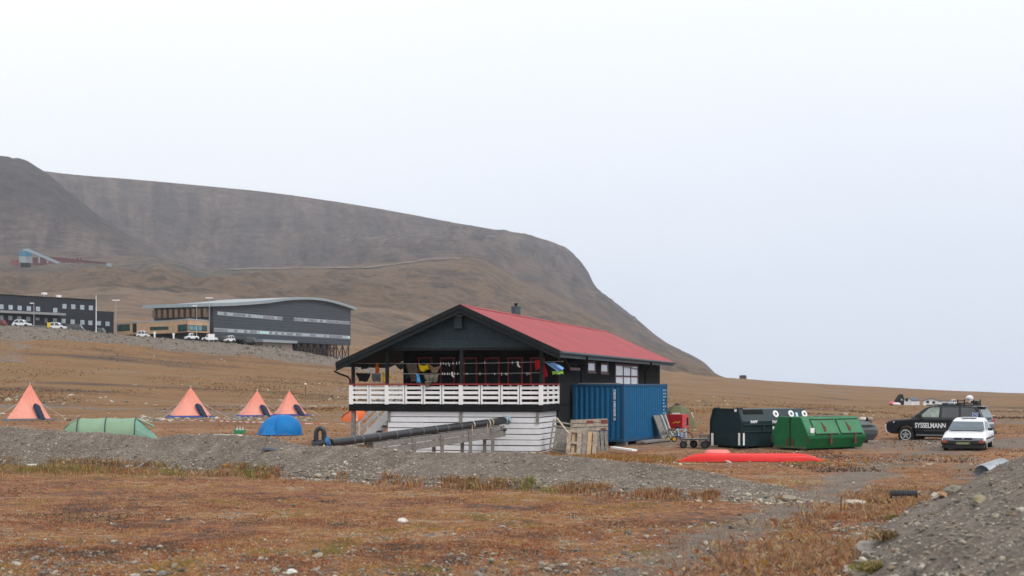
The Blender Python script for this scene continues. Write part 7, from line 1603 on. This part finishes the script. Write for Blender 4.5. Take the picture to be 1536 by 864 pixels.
def persp(n, d0, d1, px0, px1, e=1.0):
    """points spread evenly over the picture between two depths"""
    u = rng.uniform(0, 1, n); d = 1/(1/d0 + (1/d1-1/d0)*u**e); px = rng.uniform(px0, px1, n); return (px-CX)/F*d, d, px
def psize(n, lo, hi, k=2.2): u = rng.uniform(0, 1, n); return lo*(1-u*(1-(lo/hi)**k))**(-1/k)
# field in front, more stones towards the camera
x, d, px = persp(24000, 13.5, 46, -250, 1780, 1.0)
keep = (fbm(x/1.6, d/1.6, 3, 101) + .9*sstep(28, 17, d) - .25 + .4*sstep(600, 1200, px)) > .05
keep &= rng.uniform(0, 1, len(x)) < np.clip(.18+.9*sstep(34, 17, d), 0, 1)
x, d = x[keep], d[keep]; n = len(x)
stones('field_stones', x, d, psize(n, .013, .070, 2.4), scol(n)*.86, sink=.12)
# berm face: pale chips everywhere, bigger along its foot
n = 15000; j = rng.integers(0, len(bx)-14, n); u = rng.uniform(0, 1, n)**1.15
dd = b_base[j]+(b_cd[j]-b_base[j])*(u*1.12); xx = (bx[j]+rng.uniform(-1.5, 1.5, n)-CX)/F*dd
sz = psize(n, .012, .060, 2.8)*(1+.9*(1-u)**3)
den = fbm(xx/2.2, dd/1.1, 3, 103); k = rng.uniform(0, 1, n) < np.clip(.62+1.1*den+.4*(1-u)**2, .08, 1)
stones('berm_stones', xx[k], dd[k], sz[k], scol(k.sum(), [.20, .20, .19, .14, .10, .06, .06, .05]))
n = 900; j = rng.integers(0, len(bx)-4, n); dd = b_base[j]+rng.normal(-.15, .35, n); xx = (bx[j]-CX)/F*dd
k = (fbm(xx/3, dd/3, 2, 107) + .35*sstep(700, 1000, bx[j])) > .05; stones('berm_foot_stones', xx[k], dd[k], psize(k.sum(), .025, .12, 2.4), scol(k.sum()))
# embankment at the right
n = 26000; yy = rng.uniform(9, 37, n); tx_ = np.interp(yy, [p_[1] for p_ in TOE], [p_[0] for p_ in TOE]); s_ = rng.uniform(0, 1, n)**1.3*9-.5
xx = tx_+s_; k = (rng.uniform(0, 1, n) < np.clip(.5+1.2*fbm(xx/1.4, yy/1.4, 3, 109), .06, 1)) & (CX+F*xx/yy < 1720)
MW = [.13, .16, .24, .20, .04, .08, .11, .04]
stones('embankment_stones', xx[k], yy[k], psize(k.sum(), .010, .075, 2.4), scol(k.sum(), MW)*.82)
n = 700; yy = rng.uniform(13, 34, n); tx_ = np.interp(yy, [p_[1] for p_ in TOE], [p_[0] for p_ in TOE]); xx = tx_+rng.normal(-.15, .4, n); k = fbm(xx/1.5, yy/1.5, 2, 111) > -.1
stones('embankment_foot_stones', xx[k], yy[k], psize(k.sum(), .03, .14, 2.0), scol(k.sum()))
# yard, camp and the slope behind
x, d, px = persp(5200, 44, 130, -60, 1600); k = (mz(x, d)-gz(x, d) < .02) & ~((px > 500) & (px < 1010) & (d > 55) & (d < 95))
k &= fbm(x/4, d/4, 3, 113) > -.12
stones('yard_stones', x[k], d[k], psize(k.sum(), .02, .12, 2.2), scol(k.sum()))
n = 420; pxr = np.concatenate([rng.normal(220, 25, 150), rng.normal(352, 22, 110), rng.uniform(60, 480, 160)]); dr = rng.normal(99, 2.2, n); xr = (pxr-CX)/F*dr
stones('camp_stones', xr, dr, psize(n, .06, .26, 1.8), scol(n))
x, d, px = persp(2600, 130, 330, -60, 1600); k = (fbm(x/18, d/18, 3, 117) > .02) & ((d < 255) | (px > 560)); stones('slope_stones', x[k], d[k], psize(k.sum(), .07, .45, 2.2), scol(k.sum()))
n = 5200; pxb = rng.uniform(-40, 560, n); db = rng.uniform(259, 277, n); xb = (pxb-CX)/F*db; stones('bank_stones', xb, db, psize(n, .06, .30, 2.2), scol(n)*.62)
# single boulders one can point at
def boulder(label, px_, d_, r, col, sq=(1.3, 1, .6), seed=0):
    g_ = on_soil(px_, d_); rs2 = np.random.default_rng(seed); bm = bmesh.new(); bmesh.ops.create_icosphere(bm, subdivisions=3, radius=1.0)
    off = Vector(rs2.uniform(-9, 9, 3))
    for v in bm.verts:
        q = v.co.copy(); f = 1+.42*mnoise.noise(q*1.2+off)+.22*mnoise.noise(q*2.6+off)+.08*mnoise.noise(q*6+off); q = q*f; q.z = max(q.z, -.5); v.co = Vector((q.x*sq[0], q.y*sq[1], q.z*sq[2]))*r
    me = bpy.data.meshes.new('boulder'); bm.to_mesh(me); bm.free(); o = bpy.data.objects.new('boulder', me); COL.objects.link(o); me.materials.append(mat('boulder_%02d' % seed, col, rough=.95, var=.25, scale=5, dirt=(*[q*.6 for q in col], .58), dscale=4, bump=.5, bscale=18)); me.polygons.foreach_set('use_smooth', [True]*len(me.polygons)); me.set_sharp_from_angle(angle=R(35))
    o.location = g_ + Vector((0, 0, r*sq[2]*.25)); o.rotation_euler = (0, 0, seed*1.3); tag(o, label, 'boulder'); return o
for i, (px_, d_, r, c_, sq, lab) in enumerate((
 (1405, 30.2, .11, (.26, .23, .19), (1.5, 1, .8), 'pale rounded boulder at the top of the embankment foot, under the black drain pipe'),
 (1432, 25.0, .13, (.22, .205, .17), (1.5, 1, .8), 'broad grey boulder on the embankment face, right of the orange and white pair'),
 (1404, 25.2, .075, (.48, .45, .38), (1.2, 1, .8), 'whitish round stone beside the orange one on the embankment'),
 (1414, 25.0, .075, (.34, .20, .10), (1.3, 1, .7), 'orange tinted stone beside the whitish one on the embankment'),
 (1468, 20.6, .085, (.27, .225, .15), (1.2, 1, .9), 'ochre tinted stone high on the embankment face'),
 (1296, 21.9, .17, (.24, .215, .185), (1.9, .8, .7), 'long slanting grey slab at the foot of the embankment'),
 (1290, 24.0, .14, (.29, .24, .18), (1.5, 1, .6), 'flat tan slab above the long slanting grey one'),
 (1278, 19.9, .14, (.26, .225, .185), (1.7, .8, .5), 'flat grey brown slab below the long slanting one'),
 (1162, 17.6, .15, (.34, .29, .23), (1.6, 1, .5), 'pale flat stone in the grass near the lower edge of the field'),
 (1279, 30.6, .17, (.42, .37, .30), (1.6, 1, .5), 'pale flat boulder in the gravel right of the iron rod'),
 (1183, 31.3, .15, (.29, .25, .19), (1.5, 1, .6), 'tan boulder at the tapering end of the berm'),
 (912, 33.6, .12, (.40, .37, .32), (1.5, 1, .5), 'pale flat stone at the foot of the berm right of the green grass'),
 (438, 19.6, .07, (.62, .60, .56), (1.3, 1, .7), 'small bright white stone in the left half of the field'),
 (604, 26.6, .085, (.58, .54, .47), (1.2, 1, .7), 'white round stone in the middle of the field'),
 (380, 18.1, .10, (.42, .36, .27), (1.5, 1, .5), 'flat cream stone lower left of the bright white one'))):
    boulder(lab, px_, d_, r, c_, sq, i+1)
# ---- plants: thin blades and low cushions
def blades(name, x, y, h, w, cols, lean_=.5, zfn=mz, bend=.0):
    n = len(x); z = zfn(x, y); a = rng.uniform(0, 6.283, n); la = rng.uniform(0, 6.283, n); ll = h*np.abs(rng.normal(0, lean_, n))
    dx, dy = np.cos(a)*w/2, np.sin(a)*w/2; tx_, ty_ = np.cos(la)*ll, np.sin(la)*ll
    V = np.stack([np.stack([x-dx, y-dy, z-.01], 1), np.stack([x+dx, y+dy, z-.01], 1), np.stack([x+.45*tx_+dx*.7, y+.45*ty_+dy*.7, z+h*.6], 1), np.stack([x+tx_, y+ty_, z+h*np.sqrt(np.maximum(.15, 1-np.minimum(ll/h, .9)**2))], 1)], 1)
    f = np.array([[0, 1, 2], [0, 2, 3]]); Fc = (f[None]+(np.arange(n)*4)[:, None, None]).reshape(-1, 3)
    C = np.repeat(np.concatenate([cols, np.ones((n, 1))], 1)[:, None], 4, 1); o = mesh_np(name, V.reshape(-1, 3), Fc, M_BLADE, C.reshape(-1, 4)); tag(o, kind='stuff'); return o
GC = {'rust': (.29, .100, .038), 'straw': (.46, .32, .18), 'pink': (.37, .205, .13), 'ochre': (.42, .215, .045), 'brown': (.17, .105, .068), 'olive': (.22, .185, .06), 'green': (.20, .21, .055), 'dark': (.085, .07, .058)}
def gcol(n, names, w): P_ = np.array([GC[q] for q in names]); return P_[rng.choice(len(P_), n, p=w)]*rng.uniform(.7, 1.3, (n, 1))
# low cover over the whole front field: colour comes in drifts
n = 420000; x, d, px = persp(n, 13.5, 47, -200, 1720)
soil = mz(x, d)-gz(x, d); k = (soil < .02)
trk = seg_d(x, d, [(-.2, 14.5), (1.62, 19), (3.84, 24.7), (5.9, 30), (8, 35), (11, 44)])/(.45+.032*d)*1.3
k &= (rng.uniform(0, 1, n) < np.clip(.62+1.3*fbm(x/1.1, d/1.1, 4, 121), .05, 1)*np.clip(trk/1.3, .05, 1)*(1-.55*sstep(22, 15, d)))
x, d = x[k], d[k]; n = len(x); f1, f2 = fbm(x/1.5, d/2.2, 4, 123), fbm(x/.7, d/.9, 3, 127)
pick = np.digitize(f1+.7*f2+rng.normal(0, .16, n), [-.56, -.30, -.03, .12, .28, .46]); names = ['dark', 'brown', 'rust', 'pink', 'straw', 'ochre', 'olive']
C = np.array([GC[q] for q in names])[pick]*rng.uniform(.75, 1.35, (n, 1))
blades('tundra_cover', x, d, rng.uniform(.010, .034, n)*(1+.6*np.clip(f2, 0, 1)), rng.uniform(.010, .030, n)*(d/26)**.5, C, 1.1)
# taller grass along the foot of the berm
n = 52000; j = rng.integers(0, len(bx)-20, n); pxj = bx[j]+rng.uniform(-1.5, 1.5, n)
wid = np.interp(pxj, [-400, 0, 120, 260, 330, 480, 560, 700, 820, 930, 1000, 1160], [2.2, 2.4, 2.0, 1.2, 1.0, .7, .8, .6, .8, .6, .5, .3])
off = -np.abs(rng.normal(0, 1, n))*wid*.8+.45; dd = b_base[j]+off; xx = (pxj-CX)/F*dd
cl_ = fbm(xx/1.0, dd/1.4, 3, 131)+.3*fbm(xx/.35, dd/.35, 2, 133)
k = (rng.uniform(0, 1, n) < np.clip(.35+1.5*cl_+.55*sstep(300, 60, pxj), 0, 1))
xx, dd, pxj, cl_ = xx[k], dd[k], pxj[k], cl_[k]; n = len(xx)
grn = np.exp(-((pxj-60)/130)**2)*.55+np.exp(-((pxj-260)/26)**2)*.7+np.exp(-((pxj-375)/22)**2)*.8+np.exp(-((pxj-320)/14)**2)*.4+np.exp(-((pxj-800)/42)**2)*.9+np.exp(-((pxj-715)/16)**2)*.5+np.exp(-((pxj-1138)/12)**2)*.5
r_ = rng.uniform(0, 1, n); C = np.where((r_ < grn)[:, None], gcol(n, ['green', 'olive', 'straw'], [.45, .4, .15]), gcol(n, ['straw', 'pink', 'rust', 'brown', 'ochre'], [.30, .26, .2, .16, .08]))
blades('berm_grass', xx, dd, rng.uniform(.08, .25, n)*(.75+.5*np.clip(cl_, -.3, .8)+.2*grn), rng.uniform(.008, .018, n), C, .35)
# dry grass between the track and the embankment
n = 60000; yy = rng.uniform(13, 36, n); tx_ = np.interp(yy, [p_[1] for p_ in TOE], [p_[0] for p_ in TOE]); xx = tx_+rng.normal(-.75, .75, n)
cl_ = fbm(xx/.9, yy/1.2, 3, 137)+.4*fbm(xx/.3, yy/.3, 2, 139); k = (xx < tx_+.05) & (rng.uniform(0, 1, n) < np.clip(.35+1.4*cl_, 0, 1)); xx, yy, cl_ = xx[k], yy[k], cl_[k]; n = len(xx)
blades('verge_grass', xx, yy, rng.uniform(.07, .22, n)*(.8+.5*np.clip(cl_, -.3, .8)), rng.uniform(.004, .010, n)*(yy/20), gcol(n, ['straw', 'pink', 'rust', 'brown', 'ochre'], [.38, .32, .10, .14, .06]), .45)
# a few sprouting tufts on the embankment edge
for i, (px_, d_, hgt, c_, lab) in enumerate(((1327, 21.6, .20, ['brown', 'olive', 'straw'], 'brownish grass tuft on the lower embankment edge'), (1308, 18.4, .18, ['green', 'olive', 'straw'], 'green grass tuft at the lowest corner of the embankment'), (1341, 25.2, .09, ['green', 'olive', 'brown'], 'small green tuft among the stones of the embankment foot'))):
    g_ = on_soil(px_, d_); n = 420; a = rng.uniform(0, 6.283, n); rr = np.abs(rng.normal(0, .09, n)); ox, oy = rr*np.cos(a)*1.4, rr*np.sin(a)
    o = blades('grass_tuft', ox, oy, rng.uniform(.4, 1, n)*hgt, rng.uniform(.004, .008, n), gcol(n, c_, [.4, .35, .25]), .45, zfn=lambda x_, y_: np.zeros_like(x_)); o.location = g_; o['kind'] = 'thing'; tag(o, lab, 'grass tuft')
# grassy strip before the skirting, rough growth in the yard
n = 42000; px = rng.uniform(560, 1010, n); d = rng.uniform(38, 62, n); ds_ = np.interp(px, [560, 700, 820, 1010], [56.5, 57, 57.2, 52]); d = ds_+rng.normal(0, 1.1, n)-.6; x = (px-CX)/F*d
cl_ = fbm(x/1.2, d/1.2, 3, 141); k = (mz(x, d)-gz(x, d) < .02) & (rng.uniform(0, 1, n) < np.clip(.5+1.3*cl_, 0, 1)); 
x, d, px = x[k], d[k], px[k]; n = len(x)
blades('yard_grass', x, d, rng.uniform(.05, .16, n), rng.uniform(.012, .025, n), gcol(n, ['ochre', 'straw', 'rust', 'olive', 'brown'], [.36, .2, .16, .16, .12]), .5)
n = 60000; x, d, px = persp(n, 42, 130, -60, 1620); cl_ = fbm(x/2.5, d/3.5, 4, 143)
k = (mz(x, d)-gz(x, d) < .02) & (rng.uniform(0, 1, n) < np.clip(.30+1.6*cl_, 0, 1)); k &= ~((px > 520) & (px < 1010) & (d > 57.5) & (d < 92)); x, d = x[k], d[k]; n = len(x); f1 = fbm(x/4, d/6, 3, 147)
pick = np.digitize(f1+rng.normal(0, .2, n), [-.35, -.12, .08, .25, .40]); C = np.array([GC[q] for q in ['dark', 'brown', 'rust', 'pink', 'ochre', 'olive']])[pick]*rng.uniform(.7, 1.3, (n, 1))
blades('far_cover', x, d, rng.uniform(.03, .09, n), rng.uniform(.03, .09, n), C, .8)

n = 70000; x, d, px = persp(n, 120, 330, -60, 1620); cl_ = fbm(x/9, d/14, 4, 151); k = (rng.uniform(0, 1, n) < np.clip(.22+1.7*cl_, 0, 1)) & ((d < 256) | (px > 590)); x, d = x[k], d[k]; n = len(x)
f1 = fbm(x/14, d/22, 3, 153); pick = np.digitize(f1+rng.normal(0, .2, n), [-.30, -.10, .08, .22, .40]); C = np.array([GC[q] for q in ['dark', 'brown', 'rust', 'olive', 'ochre', 'straw']])[pick]*rng.uniform(.55, 1.1, (n, 1))
blades('slope_cover', x, d, rng.uniform(.05, .16, n), rng.uniform(.10, .30, n), C, .9)
